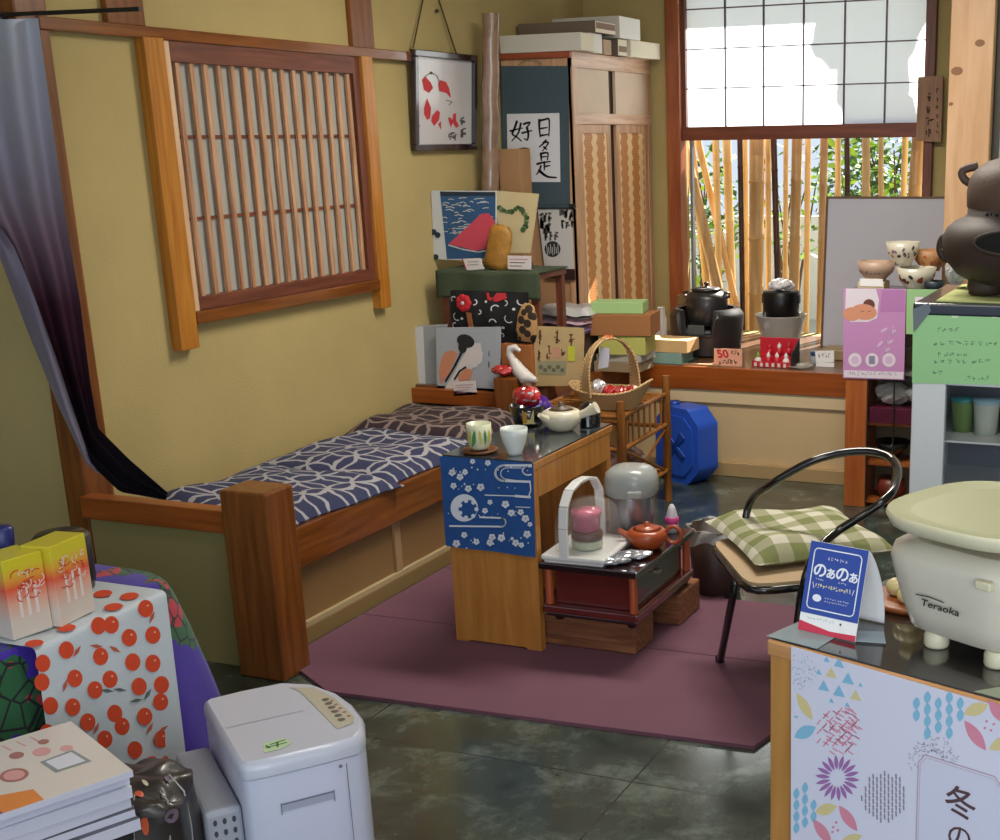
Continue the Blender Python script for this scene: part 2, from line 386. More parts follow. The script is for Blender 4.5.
# ================================================================ raised platform (bay) behind the bench
st = MB().box(WX, -1.2, 6.13, YB, .52, .55, mat('platform_top', '#6B4A30', .35, coat=.2)); st.prism([(WX, 5.29, .52), (-2.89, 5.29, .52), (-2.70, 6.13, .52), (WX, 6.13, .52)], (0, 0, .03), mat('platform_top', ''))
struct(st, 'platform_top')
struct(MB().box(-2.70, -1.2, 6.11, 6.14, .437, .552, orange_wood_x), 'trim_5', bevel=.003)
struct(MB().hexa([(-2.90, 5.30, .437), (-2.88, 5.28, .437), (-2.685, 6.11, .437), (-2.71, 6.12, .437)], [(-2.90, 5.30, .552), (-2.88, 5.28, .552), (-2.685, 6.11, .552), (-2.71, 6.12, .552)], orange_wood_y), 'trim_6')
struct(MB().box(WX, -2.9, 5.25, 5.29, .47, .54, orange_wood_x), 'trim_7', bevel=.003)
pl = MB().box(-2.72, -1.2, 6.135, 6.16, 0, .437, beige)
struct(pl, 'wall_panel')
struct(MB().box(-2.72, -1.2, 6.12, 6.136, .37, .437, mat('beige_light', '#D8C198', .6)), 'trim_8', bevel=.002)
struct(MB().box(-2.72, -1.2, 6.10, 6.136, 0, .07, mat('beige_base', '#B09468', .6)), 'baseboard_back', bevel=.003)
struct(MB().box(-2.90, -2.76, 5.29, 6.12, 0, .437, brown_panel), 'wall_panel_side')
# post beside the bench end
p = AY(505, 386, 5.25); p2 = AY(526, 390, 5.25)
struct(MB().box(-2.97, -2.875, 5.19, 5.32, .0, .62, orange_wood), 'trim_9', bevel=.004)

# ================================================================ bench
b = thing('built_in_bench', 'long varnished wooden bench with thick end post under the lattice window', 'bench', (-3.1, 4.2, 0))
XS = -2.745
def bp(mb, name, **k): return mb.build(name, b, world=True, **k)
bp(MB().box(WX+.005, XS, 3.28, 5.18, .395, .42, orange_wood_y), 'seat_board', bevel=.003)
bp(MB().box(XS-.035, XS+.003, 3.28, 5.18, .285, .421, orange_wood_y), 'front_rail', bevel=.004)
bp(MB().box(-2.80, -2.625, 3.15, 3.29, 0, .625, orange_wood), 'end_post', bevel=.008)
bp(MB().box(WX+.032, -2.80, 3.19, 3.25, AY(160, 527, 3.19).z, AY(160, 505, 3.19).z, orange_wood_x), 'end_rail', bevel=.004)
bp(MB().box(WX+.035, -2.80, 3.22, 3.235, 0, AY(160, 525, 3.19).z, mat('end_panel', '#8F8350', .8)), 'end_panel')
bp(MB().box(XS-.055, XS-.04, 3.29, 5.18, .075, .285, brown_panel), 'sliding_panel')
bp(MB().box(XS-.045, XS-.025, 3.29, 5.18, .055, .075, mat('track_light', '#B5A27C', .5)), 'panel_track', bevel=.002)
bp(MB().box(XS-.05, XS-.02, 3.29, 5.18, 0, .055, mat('bench_plinth', '#8A7146', .6)), 'plinth')
d = AX(398, 540, XS-.03)
bp(MB().box(XS-.04, XS-.03, d.y-.02, d.y+.02, .075, .285, mat('divider', '#A98862', .6)), 'divider_strip')

# zabuton mats lying on the bench
pet1 = petal_mat('petal_blue', '#34385A', '#A6A5AA', .155, .715)
pet2 = petal_mat('petal_brown', '#33252B', '#85756F', .155, .715)
def zabuton(cx, cy, lx, ly, z, m, label, rz=0., h=.05, amp=.012):
    def fn(u, v):
        x, y = (u-.5)*lx, (v-.5)*ly
        e = min(1, min(u, 1-u)*7)*min(1, min(v, 1-v)*7); e = e**.45
        pull = .03*(abs(2*u-1)**6)*(abs(2*v-1)**6)
        w = amp*math.sin(u*7+v*3+cy*5)*math.sin(v*9-u*2)
        return (x*(1+pull)+.006*math.sin(v*13), y*(1+pull)+.006*math.sin(u*11), .006+(h+w)*e)
    def lo(u, v): p = fn(u, v); return (p[0], p[1], .002)
    mb = MB().grid(fn, 40, 40, m).grid(lo, 40, 40, m)
    o = mb.build('floor_cushion', origin=(0, 0, 0)); o.matrix_basis = Matrix.Translation((cx, cy, z)) @ Matrix.Rotation(rz, 4, 'Z')
    return tag(o, label, 'cushion', 'flat patterned cushions along the bench')
zabuton(-3.08, 3.72, .66, .68, .421, pet1, 'navy cushion with pale petal lines nearest the thick bench end post', -.1)
zabuton(-3.08, 4.38, .66, .68, .421, pet1, 'navy petal patterned cushion in the middle, between two other bench cushions', -.08)
zabuton(-3.13, 4.93, .62, .56, .421, pet2, 'dark brown petal patterned cushion at the far end of the bench', .05, .07)

# ================================================================ foam mats on the floor
matm = mat('purple_foam', '#71495A', .85, noise=.06, nscale=5, bump=.35, bscale=300)
def fmat(pts, label):
    o = MB().prism([(x, y, 0) for x, y in pts], (0, 0, .012), matm).build('floor_mat', bevel=.002)
    tag(o, label, 'mat', 'purple foam floor mats')
fmat([(-2.74, 3.30), (-2.44, 3.12), (-1.06, 3.19), (-1.03, 3.32), (-1.0, 3.79), (-2.74, 3.745)], 'purple foam mat in front, its near edge crossing the dark tiles')
fmat([(-2.74, 3.75), (-1.0, 3.795), (-1.0, 4.33), (-2.74, 4.31)], 'purple foam mat lying under the tea table and the chair')
fmat([(-2.74, 4.315), (-1.56, 4.335), (-1.56, 4.83), (-2.74, 4.83)], 'purple foam mat farthest back, beyond the tea table')

# ================================================================ picture on the left wall
def quadframe(mb, F, q, w, d, m, inv):   # frame around quad given in F coords, thickness d along F normal
    cx = sum(p[0] for p in q)/4; cy = sum(p[1] for p in q)/4
t = thing('framed_picture', 'black lacquer framed picture of a red ring of birds hanging on the ochre wall', 'picture', (WX+.02, 5.68, 1.62))
Y0, Y1, Z0, Z1 = 5.385, 5.945, 1.62, 2.065
lac = mat('black_lacquer', '#2A1B1F', .2, coat=.6)
T_ = Matrix.Translation((WX+.005, 0, 0)) @ Matrix.Translation((0, 0, Z0)) @ Matrix.Rotation(math.radians(4), 4, 'Y') @ Matrix.Translation((0, 0, -Z0))
mb = MB(T_)
for a in ((Y0, Y1, Z0, Z0+.03), (Y0, Y1, Z1-.03, Z1), (Y0, Y0+.03, Z0+.03, Z1-.03), (Y1-.03, Y1, Z0+.03, Z1-.03)): mb.box(0, .03, *a, lac)
mb.build('frame', t, world=True, bevel=.004)
pw = mat('picture_paper', '#C9C6C8', .35, coat=.5); red = mat('brush_red', '#C8323A', .6); gink = mat('grey_ink', '#55524F', .7)
mb = MB(T_).box(.004, .012, Y0+.03, Y1-.03, Z0+.03, Z1-.03, pw)
o_ = T_ @ Vector((.0125, 0, 0))
n_ = (T_.to_3x3() @ Vector((1, 0, 0)))
Fp = pxF(T_ @ Vector((.0128, 5.7, 1.8)), n_)
mb.T = Matrix.Identity(4)
for pts in ([(422, 80), (425, 76), (431, 83), (433, 88), (429, 93), (424, 90)], [(438, 84), (440, 80), (446, 82), (449, 88), (451, 98), (446, 93), (439, 91)],
            [(424, 108), (427, 98), (431, 108), (430, 118), (427, 120), (424, 114)], [(432, 116), (437, 110), (440, 112), (439, 120), (434, 126), (431, 121)], [(438, 124), (441, 121), (441, 130)],
            [(448, 118), (450, 117), (453, 121), (451, 128), (449, 122)], [(453, 114), (456, 113), (456, 120), (459, 126), (456, 128), (452, 122)]):
    mb.shape(Fp, pts, red, .0006)
mb.stroke(Fp, [(425, 77), (431, 72), (437, 76), (440, 84)], .7, gink, .0007); mb.disc(Fp, 431, 73, 1.6, gink, 8, .0008)
mb.stroke(Fp, [(446, 100), (452, 102), (449, 105)], .8, gink, .0007)
for (x, y, w, h) in ((415, 107, 4, 7), (415, 115, 4, 7), (416, 122, 4, 6), (459, 117, 6, 9), (460, 127, 6, 10), (446, 132, 9, 7), (452, 134, 6, 6)): marks(mb, Fp, x, y, w, h, gink, 1, .0009, lw=.16); marks(mb, Fp, x+.4, y+.5, w, h, gink, 1, .001, lw=.14)
mb.build('artwork', t, world=True)
crd = mat('cord_dark', '#4A3A20', .8)
a, b_, c_ = AX(413, 48, WX+.03), AX(457, 56, WX+.03), AX(429, -30, WX+.01)
MB().tube([a, c_], .004, crd, 6).tube([c_, b_], .004, crd, 6).ball(AX(437, 11, WX+.022), .009, crd).build('hanging_cord', t, world=True)

# ================================================================ cupboard
KX, KY0, KY1, KZ1 = -3.035, 6.26, 7.27, 2.085
t = thing('tea_cupboard', 'tall pale wood cupboard with woven lower sliding doors in the back corner', 'cupboard', (-3.24, 6.76, .55))
def kp(mb, name, **k): return mb.build(name, t, world=True, **k)
light_c = wood('cupboard_wood', '#B08563', '#D0A783', 'z', 3, .45)
light_cx = wood('cupboard_wood_y', '#B98F70', '#DDB99A', 'y', 3, .45)
mb = MB().box(-3.43, KX-.022, KY0+.012, KY1, .56, KZ1-.03, mat('cupboard_inside', '#4A3324', .8))
kp(mb, 'carcass')
mb = MB()
for a in ((-3.43, -3.39, .551, KZ1-.03), (KX-.05, KX-.0, .551, KZ1-.03)): mb.box(a[0], a[1], KY0-.006, KY0+.02, a[2], a[3], light_c)
mb.box(-3.39, KX-.05, KY0-.004, KY0+.018, KZ1-.09, KZ1-.03, light_c).box(-3.39, KX-.05, KY0-.004, KY0+.018, .551, .62, light_c)
mb.box(-3.39, KX-.05, KY0+.004, KY0+.012, .62, KZ1-.09, mat('panel_tan', '#B58D66', .6))
kp(mb, 'side_panel', bevel=.002)
kp(MB().box(-3.44, KX+.005, KY0-.02, KY1+.01, KZ1-.03, KZ1, wood('cupboard_top_red', '#8A3F24', '#A2573A', 'x', 3, .4)), 'top_board', bevel=.003)
def KYp(x): return AX(x, 110, KX).y
y_a, y_m0, y_m1, y_e = KY0, KYp(610.5), KYp(614), KY1
mb = MB().box(KX-.02, KX+.006, KY0-.006, KY0+.06, .551, KZ1-.03, light_c).box(KX-.02, KX+.006, KY1-.045, KY1, .551, KZ1-.03, light_c)
mb.box(KX-.02, KX+.008, KY0-.006, KY1, KZ1-.075, KZ1-.0, light_cx).box(KX-.02, KX+.007, KY0, KY1, 1.735, 1.79, light_cx).box(KX-.02, KX+.007, KY0, KY1, .551, .60, light_cx)
kp(mb, 'face_frame', bevel=.002)
kp(MB().box(KX-.018, KX-.002, KY0+.06, y_m0-.01, 1.79, KZ1-.075, mat('pale_door', '#D3BDA5', .6, noise=.04)), 'upper_door')
kp(MB().box(KX-.018, KX-.002, y_m1+.03, KY1-.045, 1.79, KZ1-.075, mat('pale_door', '')), 'upper_door')
zig = mat('woven_zigzag', '#C98F55', .5); nt = zig.node_tree; x, y, z = coords(zig)
tri = math_node(nt, 'PINGPONG', z, .028); f = math_node(nt, 'FRACT', math_node(nt, 'DIVIDE', math_node(nt, 'ADD', y, math_node(nt, 'MULTIPLY', tri, .75)), .155))
band = math_node(nt, 'COMPARE', f, .5, .20); f2 = math_node(nt, 'COMPARE', f, .5, .33)
wv = math_node(nt, 'FRACT', math_node(nt, 'DIVIDE', math_node(nt, 'ADD', z, y), .03)); wv = math_node(nt, 'LESS_THAN', wv, .5)
wv2 = math_node(nt, 'FRACT', math_node(nt, 'DIVIDE', math_node(nt, 'SUBTRACT', z, y), .03)); wv2 = math_node(nt, 'LESS_THAN', wv2, .5)
base_c = mixcol(nt, math_node(nt, 'COMPARE', math_node(nt, 'ADD', wv, wv2), 1.0, .4), '#B77B43', '#C78A4E')
setbase(zig, mixcol(nt, band, base_c, '#E9C795'))
def lower_door(a, b):
    d = MB(); z0, z1 = .60, 1.735
    for q in ((a, a+.045, z0, z1), (b-.045, b, z0, z1), (a+.045, b-.045, z1-.045, z1), (a+.045, b-.045, z0, z0+.05)): d.box(KX-.018, KX-.001, *q, light_c)
    d = kp(d, 'lower_door', bevel=.002)
    w = MB().box(KX-.014, KX-.006, a+.045, b-.045, z0+.05, z1-.045, zig); w.T = Matrix.Identity(4)
    w.build('woven_panel', d, world=False) if False else None
    vs = w.v; inv = (t.matrix_basis).inverted(); w.v = [inv @ p for p in vs]; w.build('woven_panel', d)
lower_door(KY0+.06, y_m0-.005); lower_door(y_m1+.02, KY1-.045)

# scrolls hanging on the cupboard side
YS = KY0-.014
t2 = thing('hanging_scroll', 'blue grey hanging scroll with four large black brushed characters on white paper', 'scroll', (AY(534, 205, YS).x, YS, AY(534, 205, YS).z))
F = pxF((0, YS, 0), (0, 1, 0))
mb = MB(); mb.prism([F(501, 66), F(568, 66), F(570, 207), F(503, 207)], (0, .003, 0), mat('scroll_blue', '#42535C', .9, noise=.05, nscale=40)); mb.build('mounting', t2, world=True)
mb = MB(); mb.shape(F, [(507, 114), (559.5, 113), (560.5, 182), (508, 182)], mat('scroll_paper', '#D9DADF', .8), .0012)
def tpx(mb, s, F, x, y, size, m, off, bold=.0, sx=1., slant=0.): text(mb, s, F, x, y, -size, m, off, -sx, bold, -slant if slant else 0)
def brush(P, w, o=.002):
    n = len(P)-1; Q_ = []
    for k in range(n):
        for j in range(3):
            t_ = j/3; p0, p1, p2, p3 = [Vector(P[max(0, min(n, k+q))]) for q in (-1, 0, 1, 2)]
            Q_.append(.5*((2*p1)+(p2-p0)*t_+(2*p0-5*p1+4*p2-p3)*t_*t_+(3*p1-p0-3*p2+p3)*t_**3))
    Q_.append(Vector(P[-1])); N_ = len(Q_)-1
    mb.stroke(F, [tuple(q) for q in Q_], [w*(1.15-.6*k/N_) for k in range(N_)], black, o); mb.disc(F, Q_[0].x, Q_[0].y, w*.6, black, 8, o+.0001)
for P_b, w_b in (([(539.5, 120), (539.5, 128), (540.5, 137)], 2.2), ([(540, 120.5), (545, 119.5), (549, 119), (549.5, 127), (549, 136)], 2.0), ([(541, 128.5), (547.5, 127.5)], 1.6), ([(541, 135.5), (548.5, 134.5)], 1.7),
     ([(546, 140.5), (543, 144), (539.5, 147)], 1.9), ([(543.5, 142.5), (548.5, 142.5), (546, 147), (542.5, 151)], 1.7), ([(544, 147), (547, 149.5)], 1.7),
     ([(541, 153.5), (541.5, 160.5)], 2.0), ([(541.5, 153.5), (548, 153), (547.5, 160)], 1.9), ([(542, 157), (547, 156.5)], 1.4), ([(537.5, 164), (543, 162.5), (550.5, 161.5)], 2.1), ([(544.5, 162), (544.5, 170)], 1.7), ([(545, 166.5), (550, 165.5)], 1.7),
     ([(541, 166), (539.5, 171), (536.5, 174.5)], 1.8), ([(539.5, 170.5), (544, 174.5), (549, 177), (556.5, 177.5)], 2.6),
     ([(517, 121.5), (514.5, 129), (512.5, 134), (517, 137), (521.5, 141)], 2.1), ([(521, 123.5), (518.5, 133), (512, 141)], 1.8), ([(510.5, 131), (516, 129.5), (523, 128)], 1.7),
     ([(524, 124), (530, 122.5), (527, 127.5)], 2.0), ([(527, 127.5), (528.5, 134), (527.5, 140), (524.5, 138.5)], 2.1), ([(522.5, 133), (532, 130.5)], 1.8),
     ([(517, 150), (517, 166)], 2.2), ([(517.5, 150), (527, 149), (527, 158), (526.5, 166)], 2.3), ([(518, 157.5), (526, 156.5)], 1.7), ([(518, 165), (526, 164)], 1.9)): brush(P_b, w_b)
mb.build('calligraphy', t2, world=True)
p0, p1 = F(545, 206.5), F(572, 206)
MB().tube([F(500, 207)-Vector((0, .006, 0)), F(574, 206.5)-Vector((0, .006, 0))], .012, mat('roller_blue', '#3A4951', .8), 10).tube([F(570.5, 206.6)-Vector((0, .006, 0)), F(575.5, 206.4)-Vector((0, .006, 0))], .014, black, 10).build('roller', t2, world=True)
MB().tube([F(519, 65, .003), F(524, 61, .004), F(530, 59.5, .004), F(536, 60, .004), F(542, 64, .003)], .0025, mat('string', '#8A7A60', .8), 6).build('hanging_string', t2, world=True)
t2 = thing('hanging_scroll', 'white hanging paper with small black crest prints and a dark bottom band', 'scroll', (AY(560, 279, YS).x, YS, AY(560, 279, YS).z))
mb = MB(); mb.prism([F(538, 209, .004), F(572, 209, .004), F(574.5, 269, .004), F(545, 268, .004)], (0, .002, 0), mat('scroll_paper2', '#CBCAC8', .8))
for (x, y, w, h) in ((540, 212, 12, 10), (541, 221, 10, 12), (560, 210, 14, 10), (560, 220, 15, 8), (545, 232, 14, 8)):
    for k in range(3): marks(mb, lambda a, b, o=0: F(a, b, .0045+o), x, y, w, h, gink, 3, .0005+k*.0002, lw=.22)
mb.disc(lambda a, b, o=0: F(a, b, .0045+o), 553, 249, 8, mat('soft_black', '#26282A', .8), 20, .0008)
for k in range(7): mb.stroke(lambda a, b, o=0: F(a, b, .0045+o), [(547+k*1.9, 244+(k % 2)*3), (548+k*1.8, 255-(k % 3))], .6, mat('scroll_paper2', ''), .0014)
mb.build('printed_paper', t2, world=True)
mb = MB(); mb.prism([F(545, 268, .006), F(575, 269, .006), F(575.5, 280, .006), F(546, 278, .006)], (0, .006, 0), mat('dark_maroon', '#2D1414', .7)); mb.build('bottom_band', t2, world=True)

# long pole wrapped in film, standing in the corner by the cupboard
pw_ = mat('wrapped_pole', '#8F7460', .25, noise=.25, nscale=12, coat=.8)
q0, q1 = AY(486, 300, 5.93), AY(491, 14, 5.93)
mb = MB(); N = 26
mb.tube([(q0.x+(q1.x-q0.x)*i/N+.0015*math.sin(i*2.1), 5.93+.004*math.cos(i*1.7), .555+(q1.z-.555)*i/N) for i in range(N+1)], [.043+.002*math.sin(i*3.7) for i in range(N+1)], pw_, 14)
tag(mb.build('wrapped_pole'), 'tall brownish pole wrapped in clear film standing left of the cupboard', 'pole')
# narrow cardboard box standing in front of the scroll
def slab(name, q, Y, d, m, label, cat, group=None, base=None, bevel=.002, extra=None):
    F = pxF((0, Y, 0), (0, 1, 0)); mb = MB(); mb.prism([F(*p) for p in q], (0, d, 0), m)
    if extra: extra(mb, F)
    o = mb.build(name, bevel=bevel); return tag(o, label, cat, group)
card = mat('cardboard', '#A88058', .8, noise=.05, nscale=6)
mb = MB(); a, c = AY(498, 149, 6.0), AY(521, 190, 6.0)
mb.box(a.x, c.x, 6.0, 6.12, .551, a.z, card); tag(mb.build('cardboard_box', bevel=.003), 'tall narrow cardboard box standing upright before the blue scroll', 'box')

# ---------------------------------------------------------------- boxes on top of the cupboard
wb_ = mat('white_box', '#CFCBBF', .8); wb2 = mat('cream_box', '#E4DDC6', .8); wb3 = mat('white_box_end', '#E6E6E0', .8); brb = mat('grey_brown_box', '#6C5C4E', .8)
def topbox(x0, x1, y0, y1, z0, z1, m, mend, label, rz=0., lid=None):
    mb = MB(); cx, cy = (x0+x1)/2, (y0+y1)/2
    mb.box(x0-cx, x1-cx, y0-cy, y1-cy, 0, z1-z0, m)
    mb.box(x1-cx, x1-cx+.002, y0-cy+.002, y1-cy-.002, .002, z1-z0-.002, mend)
    if lid: mb.box(x1-cx+.002, x1-cx+.004, y0-cy+.01, y1-cy-.01, .02, .05, lid)
    o = mb.build('storage_box', origin=(0, 0, 0), bevel=.002); o.matrix_basis = Matrix.Translation((cx, cy, z0)) @ Matrix.Rotation(rz, 4, 'Z')
    return tag(o, label, 'box', 'boxes on top of the cupboard')
zt_ = KZ1+.001
topbox(-3.42, -2.97, 6.24, 6.40, zt_, zt_+.085, wb_, wb2, 'long pale box at the camera-side edge of the cupboard top')
topbox(-3.42, -3.00, 6.405, 6.56, zt_, zt_+.095, wb_, wb3, 'white ended long box directly behind the pale box on the cupboard top')
topbox(-3.42, -3.01, 6.60, 6.70, zt_, zt_+.075, mat('beige_box', '#B39B80', .8), mat('beige_box', ''), 'beige box under the dark lidded box on the cupboard top')
topbox(-3.40, -2.99, 6.74, 6.86, zt_, zt_+.085, brb, wb2, 'brown sided box with a cream end under the white box on the cupboard', 0, mat('tiny_mark', '#8A6E60', .8))
topbox(-3.40, -2.96, 6.89, 7.24, zt_, zt_+.085, wb2, wb2, 'cream box at the window end of the cupboard top', -.08)
topbox(-3.42, -2.98, 6.44, 6.69, zt_+.097, zt_+.155, brb, wb2, 'dark grey brown box lying on top of two pale boxes on the cupboard', 0, mat('tiny_mark', ''))
topbox(-3.36, -2.97, 6.72, 7.0, zt_+.087, zt_+.197, wb_, wb3, 'white carton topmost on the cupboard boxes')

# ================================================================ display shelf left of the cupboard
def Fy(Y): return pxF((0, Y, 0), (0, 1, 0))
green_felt = mat('green_felt', '#3E4A35', .95, bump=.3, bscale=200)
YA = 5.40
a, c = AY(436, 271, YA), AY(540, 296, YA)
t = thing('display_stand', 'wooden stand with a dark green cloth cover holding prints beside the ochre wall', 'stand', ((a.x+c.x)/2, YA+.15, .55))
tz = a.z
def gcl(u, v):
    x = a.x+(c.x-a.x)*u; k = v
    if k < .5: y = YA+.30-(.30)*(k/.5); z = tz+.002
    else: y = YA-.004-.006*math.sin(u*17); z = tz-(k-.5)/.5*.125+.006*math.sin(u*9)
    return (x, y, z)
MB().grid(gcl, 30, 20, green_felt).build('cloth_cover', t, world=True, solid=.006)
MB().box(a.x+.01, c.x-.01, YA+.005, YA+.30, tz-.03, tz-.003, dark_wood).build('top_board', t, world=True)
for x0 in (a.x+.015, c.x-.05): 
    for y0 in (YA+.01, YA+.26): MB().box(x0, x0+.035, y0, y0+.03, .551, tz-.03, dark_wood_z).build('leg', t, world=True)
MB().box(a.x+.02, c.x-.02, YA+.05, YA+.28, .551, .575, dark_wood).build('lower_shelf', t, world=True)

# prints standing on the stand
bluep = mat('print_blue', '#2C5580', .7, noise=.1, nscale=8); navy = mat('print_navy', '#22303F', .7); prw = mat('print_white', '#C9CDCF', .7); prr = mat('print_red', '#C9475A', .7)
F = Fy(YA+.13); mb = MB(); mb.prism([F(431, 190.5), F(496, 191), F(496, 262), F(434, 259)], (0, .008, 0), prw)
mb.shape(F, [(440, 191.5), (495.5, 192), (495.5, 258), (447, 259)], bluep, .001)
mb.shape(F, [(440, 191.5), (495.5, 192), (495.5, 196), (441, 196)], navy, .0015)
rr = random.Random(5)
for k in range(58):
    x = rr.uniform(442, 488); y = 197+rr.random()*38; w = rr.uniform(3, 10)
    mb.stroke(F, [(x, y), (min(x+w*.5, 494), y-.7), (min(x+w, 495), y+rr.uniform(-.8, .8))], .75, prw, .002)
mb.shape(F, [(449, 244), (462, 232), (473, 222), (481, 214), (489, 213), (495.5, 222), (495.5, 246), (476, 251), (462, 247)], prr, .003)
mb.stroke(F, [(449, 245), (462, 249), (478, 252), (490, 250)], 1.2, prw, .0035)
for p in ((434, 232), (438, 235), (436, 257)): mb.disc(F, p[0], p[1], 3, navy, 10, .003)
tag(mb.build('print_board'), 'square print of blue water and a red slope standing on the green covered stand', 'print')
F = Fy(YA+.16); mb = MB(); mb.prism([F(495, 190.5), F(538.5, 194), F(530, 253), F(500, 253)], (0, .008, 0), mat('cream_board', '#C7B78C', .7, noise=.05))
gr = mat('pine_green', '#3F5A33', .8)
pts = [(499, 208), (504, 211), (511, 212), (518, 207), (523, 211), (527, 218), (526, 226), (522, 231)]
for i in range(len(pts)-1):
    for k in range(4):
        x = pts[i][0]+(pts[i+1][0]-pts[i][0])*k/4; y = pts[i][1]+(pts[i+1][1]-pts[i][1])*k/4
        mb.disc(F, x+rr.uniform(-.8, .8), y+rr.uniform(-.8, .8), rr.uniform(1.6, 3), [gr, mat('pine_dark', '#2C3D26', .8), mat('pine_light', '#6C7F52', .8)][k % 3], 8, .001+k*.0004)
tag(mb.build('print_board', bevel=.001), 'cream square board with a green pine wreath standing right of the blue print', 'print')
mb = MB(); F = Fy(YA+.08); p = F(496, 268); q = F(498, 224); hh = q.z-p.z
pouch = mat('golden_leather', '#A8782F', .55, noise=.2, nscale=25, bump=.3)
Tm = Matrix.Translation((p.x, YA+.075, tz+.006)) @ Matrix.Rotation(math.radians(13), 4, 'Y')
mb.T = Tm; mb.lathe([(.0, 0), (.055, .004), (.068, .03), (.06, .09), (.062, .14), (.058, .18), (.04, .205), (0, .21)], pouch, n=20, sy=.45)
tag(mb.build('golden_pouch'), 'golden brown leathery pouch standing in front of the two square prints', 'pouch')
F = Fy(YA+.03)
pc = mat('price_paper', '#D8D0CE', .8); pk = mat('pink_ink', '#C47F86', .8)
mb = MB(); mb.prism([F(507.5, 255.5), F(531, 256), F(531, 269.5), F(508, 269)], (0, .004, 0), pc)
for k in range(3): mb.stroke(F, [(510, 259+k*3.4), (528-k*3, 259.3+k*3.4)], .7, [pk, gink, gink][k], .001)
tag(mb.build('price_card'), 'white price card with pink writing standing by the golden pouch', 'card')
mb = MB(); mb.prism([F(462, 259), F(480, 258), F(484, 269), F(466, 270.5)], (0, .004, 0), pc)
mb.stroke(F, [(462.5, 259), (466.5, 270)], 1, mat('card_red', '#A8343F', .7), .001)
for k in range(2): mb.stroke(F, [(468, 262+k*3), (478, 261.5+k*3)], .5, gink, .001)
tag(mb.build('price_card'), 'small tilted white card with a red edge below the blue print', 'card')
mb = MB().lathe([(0, 0), (.05, .002), (.055, .02), (.04, .05), (0, .055)], mat('dark_lump', '#3A2A26', .7), c=(AY(520, 254, YA+.16).x, YA+.17, tz+.004), n=16)
tag(mb.build('dark_bowl'), 'small dark bowl behind the white price card on the green cloth', 'bowl')

# black patterned cloth bag hanging below the green cover
bagm = mat('bag_black', '#15161A', .9)
F = Fy(YA-.05); a1, c1 = F(448, 291), F(527, 345)
t = thing('cloth_bag', 'black cloth bag with white swirl pattern and a red flower under the green cloth', 'bag', ((a1.x+c1.x)/2, YA-.03, c1.z))
mb = MB()
def bagf(u, v): return (a1.x+(c1.x-a1.x)*u, YA-.03-.03*math.sin(PI*u)*math.sin(PI*min(1, v*1.1))-.004*math.sin(u*25), a1.z+(c1.z-a1.z)*v)
mb.grid(bagf, 24, 14, bagm)
mb.grid(lambda u, v: (bagf(u, v)[0], YA-.012, bagf(u, v)[2]), 4, 4, bagm)
bw = mat('bag_white', '#C9C9CC', .9)
def Fb(x, y, o=0.):
    u = (x-448)/79; v = (y-291)/54; return Vector(bagf(u, v))+Vector((0, -.0015-o, 0))
for (x, y) in ((452, 300), (455, 318), (475, 302), (480, 312), (497, 308), (506, 302), (510, 318), (494, 322), (452, 328), (486, 332), (522, 300), (521, 314), (470, 335), (500, 336)):
    n = rr.uniform(2, 4.5); a0 = rr.uniform(0, 6)
    mb.stroke(Fb, [(x+n*math.cos(a0+k*.6), y+n*math.sin(a0+k*.6)) for k in range(6)], 1.1, bw, .001)
for (x, y) in ((460, 320), (487, 301), (515, 308), (503, 328)): mb.disc(Fb, x, y, 1.5, bw, 8)
mb.shape(Fb, [(486, 292), (506, 292), (508, 297), (498, 301), (489, 299)], mat('bag_red', '#B3262F', .8), .0015)
mb.build('bag_body', t, world=True)
mb = MB(); fc = Vector(bagf((464-448)/79, (303-291)/54))
for k in range(7):
    an = 2*PI*k/7; mb.ball((fc.x+.022*math.cos(an), fc.y-.014, fc.z+.022*math.sin(an)), (.02, .01, .02), mat('flower_red', '#C21F2D', .7))
mb.ball((fc.x, fc.y-.024, fc.z), (.009, .006, .009), bw); mb.build('flower_brooch', t, world=True)
mb = MB(); mb.prism([Fb(466, 313, .004), Fb(472, 313, .004), Fb(473, 330, .004), Fb(467, 330, .004)], (0, .004, 0), mat('strap_orange', '#C47A4E', .7)); mb.build('strap', t, world=True)
# giraffe patterned pouch
gp = mat('giraffe', '#B08A55', .8); nt = gp.node_tree; vo = nt.nodes.new('ShaderNodeTexVoronoi'); vo.inputs['Scale'].default_value = 26
tc = next(n for n in nt.nodes if n.type == 'TEX_COORD'); nt.links.new(tc.outputs['Object'], vo.inputs['Vector'])
setbase(gp, mixcol(nt, math_node(nt, 'LESS_THAN', vo.outputs['Distance'], .5), '#B28B57', '#2E1E16'))
F = Fy(YA-.13); a1, c1 = F(506, 309), F(531, 345)
mb = MB(Matrix.Translation(((a1.x+c1.x)/2, 5.335, AY(516, 343, 5.31).z+.003)) @ Matrix.Rotation(.12, 4, 'Y')).lathe([(0, 0), (.045, .004), (.056, .05), (.05, .12), (.03, .17), (0, .18)], gp, n=20, sy=.35)
tag(mb.build('spotted_pouch'), 'tan pouch with dark giraffe like spots standing on the brown carton', 'pouch')
a1, c1 = AY(500, 344, 5.31), AY(532, 378, 5.31)
mb = MB().box(a1.x, c1.x, 5.315, 5.365, .551, a1.z, mat('orange_carton', '#A0622F', .7, noise=.06)); tag(mb.build('carton', bevel=.003), 'orange brown carton under the spotted pouch, behind the wooden post', 'box')

